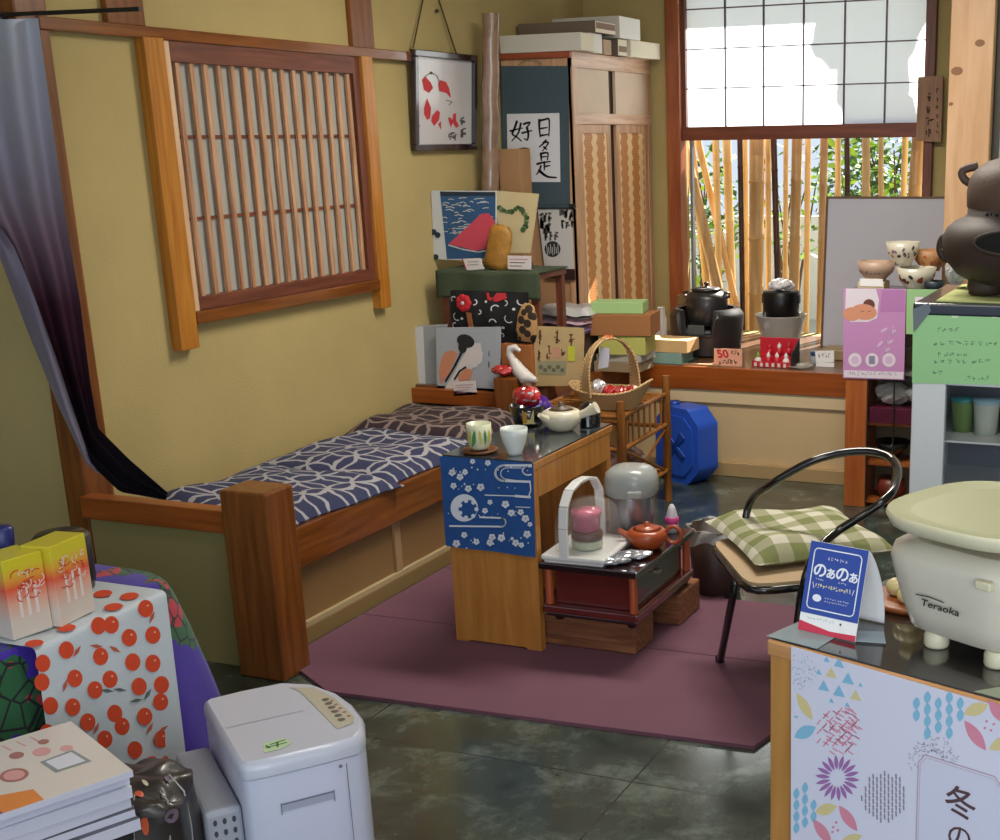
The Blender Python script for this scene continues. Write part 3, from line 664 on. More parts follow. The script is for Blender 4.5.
# big square print board at the bench end and the white box behind it
F = Fy(5.32); zb_ = .545
gp_ = mat('print_grey', '#A9B0B8', .6); wsd = mat('box_white_side', '#D0D2D6', .7)
a1 = F(411, 326); c1 = F(440, 395)
mb = MB(); q = [F(411, 327), F(440, 326), F(441, 394), F(415, 394)]; mb.prism(q, (0, .07, 0), mat('box_grey', '#9A9FA5', .7)); mb.prism([F(411, 327, .001), F(423, 326.5, .001), F(426, 394, .001), F(415, 394, .001)], (0, .002, 0), wsd)
tag(mb.build('white_carton', bevel=.002), 'white and grey carton standing against the ochre wall at the bench end', 'box')
F = Fy(5.29); mb = MB(); mb.prism([F(436, 328), F(500, 327), F(499, 396), F(437, 395)], (0, .012, 0), gp_)
skin = mat('print_skin', '#DAD3D2', .6); hair = mat('print_hair', '#1E2226', .6); ora = mat('print_orange', '#D08C6C', .6)
mb.shape(F, [(441, 360), (445, 352), (453, 350), (458, 354), (449, 374), (441, 384), (439, 372)], ora, .001)
mb.shape(F, [(466, 352), (474, 347), (483, 352), (482, 362), (473, 368), (462, 378), (449, 393), (443, 391), (452, 377), (460, 362)], skin, .0015)
mb.stroke(F, [(462, 352), (455, 366), (446, 381)], [2.4, 2.2], hair, .002)
mb.shape(F, [(467, 343), (481, 343), (482, 352), (477, 367), (471, 368), (466, 358)], skin, .0022)
mb.disc(F, 466, 341, 9, hair, 20, .003, 6.5, .35); mb.disc(F, 463, 347, 4.4, hair, 14, .0032, 6)
mb.shape(F, [(458, 376), (466, 368), (473, 370), (471, 380), (459, 381)], ora, .0024); mb.stroke(F, [(455, 379), (460, 371), (466, 367)], 2, hair, .003)
mb.stroke(F, [(489, 351), (489, 356)], .7, gink, .001); mb.stroke(F, [(489, 362), (489, 367)], 1.3, gink, .001)
tag(mb.build('print_board', bevel=.001), 'grey square print board of a kneeling dark haired figure above the bench end', 'print')
F = Fy(5.25); mb = MB(); mb.prism([F(453, 382), F(475, 380.5), F(477, 394.5), F(454, 396)], (0, .003, 0), mat('card_pinkwhite', '#E2D8D8', .8))
for k in range(4): mb.stroke(F, [(456, 385.3+k*2.6), (473-k*2, 384.6+k*2.6)], .6, pk, .0008)
tag(mb.build('price_card'), 'pink white price card leaning on the grey figure print', 'card')

# wrapped paper bundle, calligraphy panel and boxes by the cupboard foot
film = mat('film_mauve', '#B4A6B4', .25, noise=.2, nscale=14, coat=.6)
F = Fy(5.75)
def bundle(u, v): 
    x = AY(528, 320, 5.78).x+(AY(600, 320, 5.78).x-AY(528, 320, 5.78).x)*u
    return x
xa, xb = AY(526, 330, 5.75).x, AY(585, 330, 5.75).x
zz = [AY(560, y, 5.75).z for y in (345, 333, 326, 318, 309)]
for i in range(3):
    z0, z1 = zz[i+1]-.0, zz[i+2]
    m_ = [mat('film_violet', '#9C86B8', .3, noise=.2), mat('film_pink', '#C2A4B0', .3, noise=.15), mat('film_grey', '#B9B7B6', .3, noise=.15)][i]
    def pf(u, v, z1=z1, z0=z0, i=i):
        e = min(1, min(u, 1-u)*10)*min(1, min(v, 1-v)*10)
        return (xa+(xb-xa)*(u+.02*i), 5.75+.28*v, z0+(z1-z0)*(.25+.75*e)+.004*math.sin(u*19+v*7+i))
    mb = MB().grid(pf, 24, 12, m_).grid(lambda u, v: (pf(u, v)[0], pf(u, v)[1], z0), 24, 12, m_)
    tag(mb.build('wrapped_paper'), ['violet film wrapped paper packet, lowest of three at the scroll foot', 'pinkish film wrapped paper packet between two others', 'grey film wrapped paper packet, topmost by the white hanging paper'][i], 'packet', 'film wrapped paper packets')
mb = MB().box(xa+.02, xb-.02, 5.76, 6.0, .551, zz[1]-.002, mat('dark_crate', '#4A3B33', .8)); tag(mb.build('dark_crate', bevel=.004), 'dark crate under the film wrapped paper packets', 'crate')
F = Fy(5.34); tanp = mat('tan_sheet', '#C2A877', .8, noise=.07, nscale=12)
mb = MB(); mb.prism([F(533, 326), F(584, 328), F(583, 386), F(536, 386)], (0, .006, 0), tanp); bk = mat('brown_ink', '#6E4A34', .8)
for (x, y, w, h, n) in ((538, 330, 5, 14, 1), (553, 328, 8, 16, 1), (568, 330, 8, 16, 1), (537, 349, 6, 13, 1), (546, 345, 6, 14, 1), (561, 346, 5, 12, 1)):
    for k in range(2): marks(mb, F, x, y, w, h, bk, n, .001+k*.0003, lw=.08)
    marks(mb, F, x, y+h*.5, w, h*.5, bk, n, .0015, lw=.12)
mb.shape(F, [(551, 347), (560, 347), (560, 358), (551, 358)], mat('sheet_pink', '#C9997A', .8), .0008)
mb.shape(F, [(568, 346), (575, 346), (575, 361), (568, 361)], mat('sticky_yellow', '#C6CC3E', .8), .002)
mb.shape(F, [(537, 361), (567, 361), (566, 375), (538, 374)], mat('sheet_greygreen', '#9A9878', .8), .0012)
for k in range(6): mb.disc(F, 541+k*4.3, 367+(k % 2)*3, 2.2, mat('sheet_dark', '#6A6C58', .8), 8, .002)
tag(mb.build('calligraphy_panel', bevel=.001), 'tan panel with columns of small brushed writing and a yellow sticky note', 'panel')

def cart(q, Y, d, m, mt, label, cat='box', group='cartons stacked at the platform edge', rz=0.):
    F = Fy(Y); x0, x1 = F(q[0], q[1]).x, F(q[2], q[1]).x; z1, z0 = F(q[0], q[1]).z, F(q[0], q[3]).z
    mb = MB().box(-(x1-x0)/2, (x1-x0)/2, -d/2, d/2, 0, z1-z0, m)
    if mt: mb.box(-(x1-x0)/2+.001, (x1-x0)/2-.001, -d/2+.001, d/2-.001, z1-z0, z1-z0+.002, mt)
    o = mb.build('carton', origin=(0, 0, 0), bevel=.002); o.matrix_basis = Matrix.Translation(((x0+x1)/2, Y+d/2, z0)) @ Matrix.Rotation(rz, 4, 'Z')
    return tag(o, label, cat, group)
Yc = 5.86
papers = mat('paper_stack', '#B3AEA2', .8, noise=.1, nscale=30)
F = Fy(Yc); zf = [.551, F(600, 352).z, F(600, 335).z, F(600, 314).z, F(600, 305).z]
x0 = F(593, 340).x; x1 = F(643, 340).x
mb = MB().box(x0, x1-.03, Yc, Yc+.2, zf[0], zf[0]+.05, mat('grey_tan', '#9B8668', .8)).box(x0+.01, x1-.02, Yc+.01, Yc+.2, zf[0]+.05, zf[0]+.085, papers)
tag(mb.build('paper_stack', bevel=.002), 'grey stack of papers at the bottom of the carton pile', 'papers')
def bx_(xa, xb, ya, yb, za, zb, m, label, rz=0.):
    mb = MB().box(-(xb-xa)/2, (xb-xa)/2, -(yb-ya)/2, (yb-ya)/2, 0, zb-za, m); o = mb.build('carton', origin=(0, 0, 0), bevel=.003)
    o.matrix_basis = Matrix.Translation(((xa+xb)/2, (ya+yb)/2, za)) @ Matrix.Rotation(rz, 4, 'Z'); return tag(o, label, 'box', 'cartons stacked at the platform edge')
bx_(x0+.02, x1-.01, Yc, Yc+.2, zf[0]+.086, zf[2]-.002, mat('lime_box', '#BFBE66', .7), 'yellow green carton below the brown carton', .14)
bx_(x0-.02, x1+.02, Yc-.01, Yc+.2, zf[2], zf[3], mat('brown_box', '#A66F40', .75), 'brown carton between the yellow green and the mint green cartons', .16)
bx_(x0-.02, x1-.03, Yc+.02, Yc+.17, zf[3]+.001, zf[4]+.012, mat('mint_box', '#A5C987', .75), 'mint green carton topmost of the carton pile', .2)
F = Fy(6.15); xA, xB = F(641, 350).x, F(686, 350).x; zA, zB, zC = .552, F(665, 352.5).z, F(665, 340).z
bx_(xA-.01, xB-.02, 6.15, 6.30, zA, zB-.001, mat('teal_box', '#7FA096', .7), 'pale teal box on the platform edge under the tan box', -.06)
bx_(xA, xB+.01, 6.15, 6.31, zB, zC, mat('tan_box', '#D2AE78', .7), 'tan box on the platform edge, resting on the pale teal box', -.04)

# ================================================================ tea table with the blue runner
TX0, TX1, TY0, TY1, TZ = -2.29, -1.95, 3.63, 4.25, .665
t = thing('low_table', 'narrow wooden table with a glass covered dark top beside the bench', 'table', (-2.12, 3.94, 0))
def tp(mb, name, **k): return mb.build(name, t, world=True, **k)
ttop = mat('table_top_dark', '#3D4346', .12, coat=.6, noise=.25, nscale=14)
tp(MB().box(TX0, TX1, TY0, TY1, TZ-.03, TZ-.006, table_wood), 'table_top', bevel=.002)
tp(MB().box(TX0+.004, TX1-.004, TY0+.002, TY1-.004, TZ-.0055, TZ, ttop), 'glass_cover')
tp(MB().box(TX1-.022, TX1-.002, TY0+.03, TY1-.03, TZ-.125, TZ-.031, table_wood), 'apron')
def endp(y0, y1):
    mb = MB(); pts = [(TX0+.01, y0, .03), (TX0+.01, y0, 0), (TX0+.05, y0, 0), (TX0+.06, y0, .018), (TX1-.06, y0, .018), (TX1-.05, y0, 0), (TX1-.003, y0, 0), (TX1-.003, y0, TZ-.031), (TX0+.01, y0, TZ-.031)]
    mb.prism(pts, (0, y1-y0, 0), table_wood); tp(mb, 'end_panel', bevel=.003)
endp(TY0+.004, TY0+.034); endp(TY1-.05, TY1-.02)
cl = mat('runner_blue', '#1F4F8E', .9, noise=.06, nscale=30, bump=.2, bscale=300); clw = mat('runner_white', '#D6DCE4', .9)
F0 = Fy(TY0-.004); zc = F0(490, 549).z
def clf(u, v): return (TX0-.002+(TX1-TX0+.006)*u+.008*(v)*(.2-u), TY0-.004-.003*math.sin(u*9)*v-.004*v, TZ-.004+(zc-TZ)*v-.006*v*u)
mb = MB().grid(clf, 20, 20, cl)
F = Fy(TY0-.0125)
def star(x, y, r): 
    for k in range(5): a = 2*PI*k/5+.3; mb.disc(F, x+r*.62*math.cos(a), y+r*.62*math.sin(a), r*.50, clw, 7, .0003)
def C5(x, y): return 430+x/7, 440+y/7
for x, y, r in ((155, 228, 20), (210, 258, 20), (245, 225, 17), (165, 320, 18), (268, 340, 20), (355, 330, 22), (405, 160, 17), (298, 150, 15), (420, 435, 15), (385, 495, 17), (528, 450, 22), (568, 510, 20), (635, 505, 18), (668, 550, 22), (680, 660, 22), (185, 725, 22), (240, 665, 18), (325, 712, 18), (435, 680, 20), (500, 685, 22), (420, 718, 20), (600, 720, 20), (640, 735, 16), (700, 590, 14), (575, 690, 10)):
    star(*C5(x, y), r/6.1)
for k in range(46):
    x, y = rr.uniform(130, 700), rr.choice([rr.uniform(190, 230), rr.uniform(630, 760), rr.uniform(300, 350), rr.uniform(500, 540)]); mb.disc(F, *C5(x, y), rr.uniform(.5, 1.0), clw, 6, .0003)
def arcp(x, y, rx, ry, a0, a1, n=14): return [C5(x+rx*math.cos(a0+(a1-a0)*k/n), y+ry*math.sin(a0+(a1-a0)*k/n)) for k in range(n+1)]
mb.stroke(F, [C5(708, 178)]+arcp(520, 232, 62, 54, -PI/2, -3*PI/2)+[C5(700, 292)], 2.3, clw, .0003)
mb.stroke(F, [C5(640, 196)]+arcp(540, 235, 45, 40, -PI/2, -3*PI/2)+[C5(620, 285)], .8, clw, .0003)
mb.stroke(F, [C5(708, 185)]+arcp(690, 215, 42, 30, -PI/2, -3*PI/2)+[C5(708, 242)], 1.6, clw, .0003)
mb.stroke(F, [C5(385, 385), C5(600, 392), C5(700, 400)], [1, 2.4], clw, .0003); mb.stroke(F, [C5(700, 292), C5(706, 350), C5(690, 400)], 1.2, clw, .0003)
mb.stroke(F, [C5(138, 602), C5(500, 606)]+arcp(500, 576, 30, 30, PI/2, -PI/2)+[C5(350, 540)], 1.7, clw, .0003)
mb.stroke(F, [C5(600, 468), C5(700, 472)], .8, clw, .0003)
mb.disc(F, *C5(240, 475), 13.7, clw, 28, .0003); mb.disc(F, *C5(266, 484), 9.4, cl, 24, .0006)
for k in range(7): a = k*.9; mb.disc(F, *C5(266+60*math.cos(a), 484+60*math.sin(a)), 2.2, clw, 8, .0008)
star(*C5(250, 480), 3)
o = tag(mb.build('table_runner', origin=(TX0, TY0, zc)), 'blue cloth runner with white blossoms and swirls hanging down the table end', 'cloth')

def cup(prof, x, y, z, m, name, label, cat='cup', extra=None, n=28, inner=None):
    mb = MB().lathe(prof, m, n=n)
    if extra: extra(mb)
    o = mb.build(name, origin=(0, 0, 0)); o.matrix_basis = Matrix.Translation((x, y, z)); return tag(o, label, cat)
TZt = TZ+.001
p = AZ(480, 449, TZt+.01)
sw = mat('saucer_wood', '#6B3E1C', .4)
t = cup([(0, 0), (.05, 0), (.062, .008), (.058, .012), (.045, .007), (0, .006)], p.x, p.y, TZt, sw, 'saucer', 'round wooden saucer under the green patterned cup', 'saucer')
gcup = mat('cup_cream', '#D5D8B8', .3, coat=.5); gg = mat('cup_green', '#4E8B4A', .4); gy = mat('cup_yellow', '#C9B93E', .4)
def deco(mb):
    def Fc(x, y, o=0.): a = -PI/2-.35+x; return Vector(((.0415+o)*math.cos(a), (.0415+o)*math.sin(a), y))
    for k in range(9): a = -1.6+k*.42; mb.shape(Fc, [(a, .02), (a+.12, .035), (a+.1, .06), (a, .07), (a-.1, .055), (a-.08, .035)], [gy, gg][k % 2], .001)
    mb.shape(Fc, [(.2, .01), (.45, .02), (.6, .05), (.45, .065), (.3, .045)], gg, .0016)
cup([(0, 0), (.028, 0), (.033, .006), (.040, .03), (.041, .085), (.038, .085), (.036, .03), (0, .012)], p.x, p.y, TZt+.0125, gcup, 'tea_cup', 'cream tea cup with green and yellow leaf pattern on a wooden saucer', extra=deco)
p = AZ(515, 454, TZt)
celad = mat('cup_white', '#D9E0DC', .25, coat=.5)
cup([(0, 0), (.024, 0), (.026, .012), (.038, .04), (.044, .065), (.045, .088), (.042, .088), (.040, .06), (.0, .02)], p.x, p.y, TZt, celad, 'tea_cup', 'plain pale white tea cup standing on the dark table top')
# white side-handle teapot
p = AZ(562, 430, TZt); cr = mat('teapot_cream', '#D8D0B8', .3, coat=.5)
t = thing('teapot', 'cream white teapot with a side handle on the dark table top', 'teapot', (p.x, p.y, TZt))
MB().lathe([(0, 0), (.035, 0), (.045, .006), (.068, .03), (.074, .05), (.066, .068), (.05, .076), (.046, .07), (0, .06)], cr, n=30).build('pot_body', t)
MB().lathe([(0, .07), (.045, .074), (.03, .084), (.01, .088), (.012, .098), (0, .102)], mat('lid_dark', '#5A4A3A', .4), n=24).build('pot_lid', t)
MB().tube([(.055, .01, .05), (.09, .015, .065), (.13, .02, .085)], [.014, .015, .022], cr, 14).build('side_handle', t)
MB().tube([(-.02, -.055, .045), (-.03, -.085, .06), (-.034, -.10, .072)], [.016, .011, .009], cr, 10).build('spout', t)
# black container behind the handle
p = AZ(588, 427, TZt); bl = mat('black_gloss', '#17171A', .15, coat=.7)
mb = MB().lathe([(0, 0), (.036, 0), (.038, .004), (.038, .06), (.033, .078), (.018, .088), (0, .09)], bl, n=28)
def Fc(x, y, o=0.): a = -1.35+x; return Vector(((.0385+o)*math.cos(a), (.0385+o)*math.sin(a), y))
mb.shape(Fc, [(-.12, .004), (.12, .004), (.12, .055), (-.12, .055)], mat('label_grey', '#B9BEC8', .6), .0005)
o = mb.build('tea_caddy', origin=(0, 0, 0)); o.matrix_basis = Matrix.Translation((p.x, p.y+.02, TZt)); tag(o, 'small black domed container with a pale stripe at the table edge', 'container')
# dark cup and snack packets at the far end of the table
p = AZ(548, 419, TZt)
mb = MB().lathe([(0, 0), (.05, 0), (.06, .03), (.066, .075), (.062, .075), (.055, .03), (0, .01)], bl, n=26)
def Fc(x, y, o=0.): a = -1.1+x; return Vector(((.062+.06*(y-.03)+o)*math.cos(a), (.062+.06*(y-.03)+o)*math.sin(a), y))
mb.shape(Fc, [(-.3, .015), (.35, .015), (.35, .065), (-.3, .065)], mat('label_cream', '#C9BC7A', .6), .001); mb.shape(Fc, [(-.3, .02), (-.05, .02), (-.05, .06), (-.3, .06)], mat('label_amber', '#B98428', .6), .0016)
o = mb.build('dark_pot', origin=(0, 0, 0)); o.matrix_basis = Matrix.Translation((p.x-.02, 4.13, TZt)); tag(o, 'black pot with a cream and amber label behind the teapot', 'pot')
def packet(x, y, z, sx, sy, sz, m, name, label, seed, rz=0., m2=None, cat='packet', group=None):
    r = random.Random(seed); ph = [r.uniform(0, 6) for _ in range(6)]
    mb = MB(); nu, nv = 20, 12
    def f(u, v):
        a, b = 2*PI*u, PI*v; c = 1+.16*math.sin(3*a+ph[0])*math.sin(b*2+ph[1])+.1*math.sin(7*a+ph[2])*math.sin(5*b+ph[3])
        return (sx*c*math.sin(b)*math.cos(a), sy*c*math.sin(b)*math.sin(a), sz-sz*c*math.cos(b)*1. )
    mb.grid(f, nu, nv, m, False)
    if m2:
        for k in range(10):
            u, v = r.random(), r.uniform(.3, .7); q = [Vector(f(u+du, v+dv)) for du, dv in ((0, 0), (.06, 0), (.06, .07), (0, .07))]; c0 = Vector((0, 0, sz)); mb.poly([c0+(w-c0)*1.03 for w in q], m2)
    lowz = min(v.z for v in mb.v); mb.v = [v-Vector((0, 0, lowz)) for v in mb.v]
    o = mb.build(name, origin=(0, 0, 0)); o.matrix_basis = Matrix.Translation((x, y, z)) @ Matrix.Rotation(rz, 4, 'Z'); return tag(o, label, cat, group)
redf = mat('red_foil', '#B3262A', .25, coat=.6, noise=.2, nscale=20); gold = mat('gold_print', '#D8A86A', .4); purf = mat('purple_foil', '#5B2F9C', .2, coat=.6, noise=.35, nscale=18); silv = mat('silver_foil', '#D6D8DE', .2, .4)
packet(p.x-.02, 4.13, TZt+.07, -.0+.05, .045, .032, redf, 'snack_packet', 'round crumpled red foil packet sitting in the black pot', 4, 0, silv, group='wrapped snacks at the table end')
packet(-2.20, 4.17, TZt, .05, .03, .045, purf, 'snack_packet', 'purple and silver foil packet between the post and the black pot', 9, 0, silv, group='wrapped snacks at the table end')
zp = .622
packet(-2.95, 5.25, zp, .055, .04, .022, redf, 'snack_packet', 'red foil packet lying on top of the short wooden post', 2, .2, gold, group='wrapped snacks at the table end')
tb = thing('snack_tray', 'low orange brown tray of red wrapped sweets behind the table end', 'tray', (-2.74, 5.0, .553)) if False else None
# white bird figure
p = AY(522, 390, 5.15)
bx0 = Vector((AY(514, 380, 5.27).x, 5.27, .541))
mb = MB(Matrix.Translation(bx0)); zs = 1.0
mb.tube([(-.0, 0, .15), (-.015, 0, .18), (-.01, 0, .205), (.015, 0, .212), (.04, 0, .195)], [.019, .018, .018, .015, .007], mat('bird_white', '#D9D5D0', .5), 12)
mb.tube([(.0, 0, .155), (.025, 0, .11), (.06, 0, .075), (.115, 0, .065)], [.02, .032, .034, .012], mat('bird_white', ''), 12)
mb.lathe([(0, 0), (.03, 0), (.03, .05), (0, .06)], mat('bird_stand', '#6B4A2F', .6), c=(.07, 0, 0), n=14)
tag(mb.build('bird_figure'), 'white long necked bird figure in front of the orange brown carton', 'figurine')
for i, (dx, c_, lb) in enumerate(((0, redf, 'red gold packet lying on the platform edge beside the wooden post'), (.10, redf, 'dark red packet on the platform edge below the bird figure'))):
    packet(-2.86+dx*.7, 5.37+dx*.8, .553, .06, .04, .03, c_, 'snack_packet', lb, 20+i, .3, gold, group='wrapped snacks at the table end')

# ================================================================ bamboo rack with basket
RX = -2.28; RY0, RY1 = 5.06, 5.58
bam = wood('bamboo_brown', '#7A4A1C', '#A2692F', 'z', 6, .4)
t = thing('bamboo_rack', 'brown bamboo rack with crossed side braces behind the table', 'rack', (RX-.18, 5.32, 0))
def bpt(mb, name, **k): return mb.build(name, t, world=True, **k)
for x in (RX, RX-.43):
    for y, h in ((RY0, .575), (RY1, .60)):
        bpt(MB().tube([(x, y, 0), (x, y, .15), (x, y, .155), (x, y, .3), (x, y, .305), (x, y, h)], [.019, .018, .0215, .018, .0215, .018], bam, 12), 'post')
    for z0 in (.505, .36, .14): bpt(MB().tube([(x, RY0, z0), (x, RY1, z0+.01)], .0115, bam, 10), 'rail')
    for k in range(7): bpt(MB().tube([(x, RY0+.06+k*.065, .36), (x, RY0+.06+k*.065, .508)], .006, bam, 8), 'spindle')
    bpt(MB().tube([(x, RY0+.02, .15), (x, RY1-.03, .35)], .007, bam, 8), 'brace'); bpt(MB().tube([(x, RY1-.02, .15), (x, RY0+.03, .35)], .007, bam, 8), 'brace')
for y in (RY0, RY1):
    for z0 in (.505, .36, .14): bpt(MB().tube([(RX-.43, y, z0), (RX, y, z0)], .0105, bam, 10), 'rail')
sh = MB()
for k in range(11): sh.tube([(RX-.42, RY0+.03+k*.046, .512), (RX-.01, RY0+.03+k*.046, .512)], .006, bam, 8)
bpt(sh, 'top_slats')
sh = MB()
for k in range(11): sh.tube([(RX-.42, RY0+.03+k*.046, .152), (RX-.01, RY0+.03+k*.046, .152)], .006, bam, 8)
bpt(sh, 'bottom_slats')
# things kept in the rack
packet(RX-.2, 5.22, .16, .13, .12, .075, mat('maroon_film', '#6B4248', .35, coat=.5, noise=.4, nscale=16), 'wrapped_goods', 'maroon goods in clear film on the lower level of the bamboo rack', 31, 0, silv)
packet(RX-.17, 5.44, .16, .12, .09, .06, mat('brown_goods', '#7A5A4A', .5, noise=.4, nscale=16), 'wrapped_goods', 'brown goods heaped at the back of the bamboo rack lower level', 33, 0, silv)

# woven basket with a broad arched handle
wick = mat('wicker', '#C2A070', .7); nt = wick.node_tree; x, y, z = coords(wick)
s1 = math_node(nt, 'LESS_THAN', math_node(nt, 'FRACT', math_node(nt, 'DIVIDE', z, .014)), .5); s2 = math_node(nt, 'LESS_THAN', math_node(nt, 'FRACT', math_node(nt, 'DIVIDE', math_node(nt, 'ADD', math_node(nt, 'ADD', x, y), 5.), .02)), .5)
ck = math_node(nt, 'COMPARE', math_node(nt, 'ADD', s1, s2), 1., .4); setbase(wick, mixcol(nt, ck, '#A98554', '#D2B283'))
bp_ = nt.nodes.new('ShaderNodeBump'); bp_.inputs['Strength'].default_value = .6; bp_.inputs['Distance'].default_value = .004; nt.links.new(ck, bp_.inputs['Height']); nt.links.new(bp_.outputs['Normal'], nt.nodes['Principled BSDF'].inputs['Normal'])
BY = 5.20; c0 = AY(606, 415, BY); zB = .5185
bx0_, bx1_ = AY(572, 390, BY).x, AY(650, 368, BY).x
t = thing('woven_basket', 'pale woven boat shaped basket with a broad arched handle, holding red wrapped sweets', 'basket', ((bx0_+bx1_)/2, BY, zB))
L2 = (bx1_-bx0_)/2*1.04; Wd = .105
def bk_(u, v, k=1.):
    a = 2*PI*u; s = .62+.38*v; ez = .075*v+.055*v*(abs(math.cos(a))**3)*(1 if math.cos(a) > 0 else .5)
    return (L2*s*math.cos(a)*k, Wd*s*math.sin(a)*k*(1+.1*abs(math.sin(a))), ez)
mb = MB().grid(lambda u, v: bk_(u, v), 40, 8, wick).grid(lambda u, v: bk_(u, v, .96), 40, 8, wick).poly([bk_(k/24, 0) for k in range(24)], wick)
mb.tube([bk_(k/36, 1, .98) for k in range(36)], .006, wick, 8, closed=True); mb.build('basket_bowl', t)
mb = MB(); N = 22
def hd(s, w):
    a = PI*s; x = -.0-.125*math.cos(a)*(1+.15*math.sin(a)); z = .06+.245*math.sin(a)**.8
    return (x+w*0, w, z)
hh_ = []
for i in range(N+1):
    s = i/N; w = .042*(1-.72*math.sin(PI*s)); a_, b__ = hd(s, -w), hd(s, w); hh_.append((a_, b__))
for k, dz in ((0, 0), (1, .006)):
    vs = []
    for a_, b__ in hh_: vs += [(a_[0]*(1+.0*k), a_[1], a_[2]+dz), (b__[0], b__[1], b__[2]+dz)]
    mb.add(vs, [(2*i, 2*i+1, 2*i+3, 2*i+2) for i in range(N)], wick, True)
for e in (0, 1): mb.tube([h[e] for h in hh_], .005, wick, 8)
ro = mb.build('handle', t); ro.rotation_euler = (0, 0, .95)
mb = MB().tube([(-.028, -.012, .305), (-.01, -.018, .30), (.012, -.01, .305), (.008, .012, .31), (-.02, .012, .312)], .006, mat('orange_tie', '#D0693C', .6), 8, closed=True); mb.build('orange_tie', t)
bl0 = Vector(((bx0_+bx1_)/2, BY, zB))
for i, (dx, dy, m_, lb) in enumerate(((-.06, 0, silv, 'silver white wrapped sweet at the left inside the woven basket'), (-.01, .01, redf, 'red wrapped sweet in the middle of the woven basket'), (.05, 0, redf, 'red wrapped sweet at the window end of the woven basket'), (.10, .0, redf, 'red sweet at the far tip of the woven basket'))):
    packet(bl0.x+dx, bl0.y+dy, zB+.03+(.02 if i == 0 else 0), .035, .035, .03, m_, 'wrapped_sweet', lb, 50+i, 0, None, 'sweet', 'sweets in the woven basket')
mb = MB().prism([(-.03, 0, 0), (.02, 0, .01), (.03, 0, .09), (-.015, 0, .10)], (0, .004, 0), mat('tag_white', '#C9CCD8', .7)); o = mb.build('paper_tag', origin=(0, 0, 0)); o.matrix_basis = Matrix.Translation((bl0.x-.02, bl0.y-.02, zB+.17)); tag(o, 'white paper tag tied under the basket handle', 'tag')

# blue plastic water tank
tk = mat('tank_blue', '#2658C8', .4, coat=.1); tkd = mat('tank_blue_dark', '#1B459F', .4)
t = thing('water_tank', 'blue octagonal plastic water tank standing on the floor under the platform', 'tank', (-2.335, 5.97, 0), math.radians(-24))
def octo(hx, hz, ch): return [(-hx, -hz+ch), (-hx+ch, -hz), (hx-ch, -hz), (hx, -hz+ch), (hx, hz-ch), (hx-ch, hz), (-hx+ch, hz), (-hx, hz-ch)]
mb = MB(); O = octo(.15, .19, .075)
mb.prism([(x, -.07, z+.19) for x, z in O], (0, .14, 0), tk)
O2 = octo(.115, .15, .06); mb.prism([(x, -.078, z+.19) for x, z in O2], (0, .01, 0), tk)
mb.build('tank_body', t, bevel=.018, seg=3)
for a in (.7, -.7, 2.2):
    mb = MB(Matrix.Translation((0, -.082, .19)) @ Matrix.Rotation(a, 4, 'Y')).box(-.085, .085, -.006, .006, -.012, .012, tkd); mb.build('moulded_rib', t, bevel=.004)
MB().lathe([(0, 0), (.028, 0), (.028, .03), (0, .032)], tkd, c=(-.08, 0, .365), n=18).build('screw_cap', t)

# ================================================================ lacquer tea chest on wood blocks
wb1 = wood('rough_block', '#6A3E26', '#94603C', 'x', 5, .8)
mb = MB().box(-2.0, -1.64, 3.70, 3.86, .013, .125, wb1); tag(mb.build('wood_block', bevel=.006), 'rough wooden block under the near edge of the red tea chest', 'block')
mb = MB().box(-1.76, -1.60, 4.0, 4.2, .013, .125, wb1); tag(mb.build('wood_block', bevel=.006), 'rough wooden block under the far corner of the red tea chest', 'block')
lq = mat('red_lacquer', '#5C1A14', .18, coat=.7, noise=.15, nscale=5); lqd = mat('dark_lacquer', '#260F10', .15, coat=.8); orp = mat('orange_post', '#A8502A', .35, coat=.4)
t = thing('tea_chest', 'dark red lacquered low chest with round orange corner posts and a drawer', 'chest', (-1.78, 3.88, .126))
CX0, CX1, CY0, CY1 = -1.942, -1.60, 3.63, 4.14
def cp(mb, name, **k): return mb.build(name, t, world=True, **k)
cp(MB().box(CX0, CX1, CY0, CY1, .155, .18, lq).box(CX0+.01, CX1-.01, CY0+.01, CY1-.01, .14, .155, lqd), 'base_plate', bevel=.004)
cp(MB().box(CX0+.035, CX1-.035, CY0+.035, CY1-.03, .18, .305, lq), 'chest_body', bevel=.003)
cp(MB().box(CX0-.005, CX1+.005, CY0-.005, CY1+.005, .305, .328, lqd), 'top_plate', bevel=.004)
for x in (CX0+.02, CX1-.02):
    for y in (CY0+.02, CY1-.02): cp(MB().lathe([(.0135, 0), (.0135, .124)], orp, c=(x, y, .181), n=18), 'corner_post')
for x in (CX0+.05, CX1-.03):
    for y in (CY0+.03, CY1-.03): cp(MB().lathe([(0, 0), (.016, .002), (.02, .014)], lqd, c=(x, y, .1265), n=14), 'foot')
dr = cp(MB().box(CX1-.036, CX1-.028, CY0+.06, CY1-.06, .19, .295, lqd), 'drawer', bevel=.002)
inv = t.matrix_basis.inverted()
mb = MB(inv).tube([(CX1-.028, 3.84, .262), (CX1-.014, 3.845, .258), (CX1-.014, 3.875, .258), (CX1-.028, 3.88, .262)], .0035, mat('handle_metal', '#B8B4A8', .3, .9), 8); mb.build('drawer_handle', dr)
CT = .3285
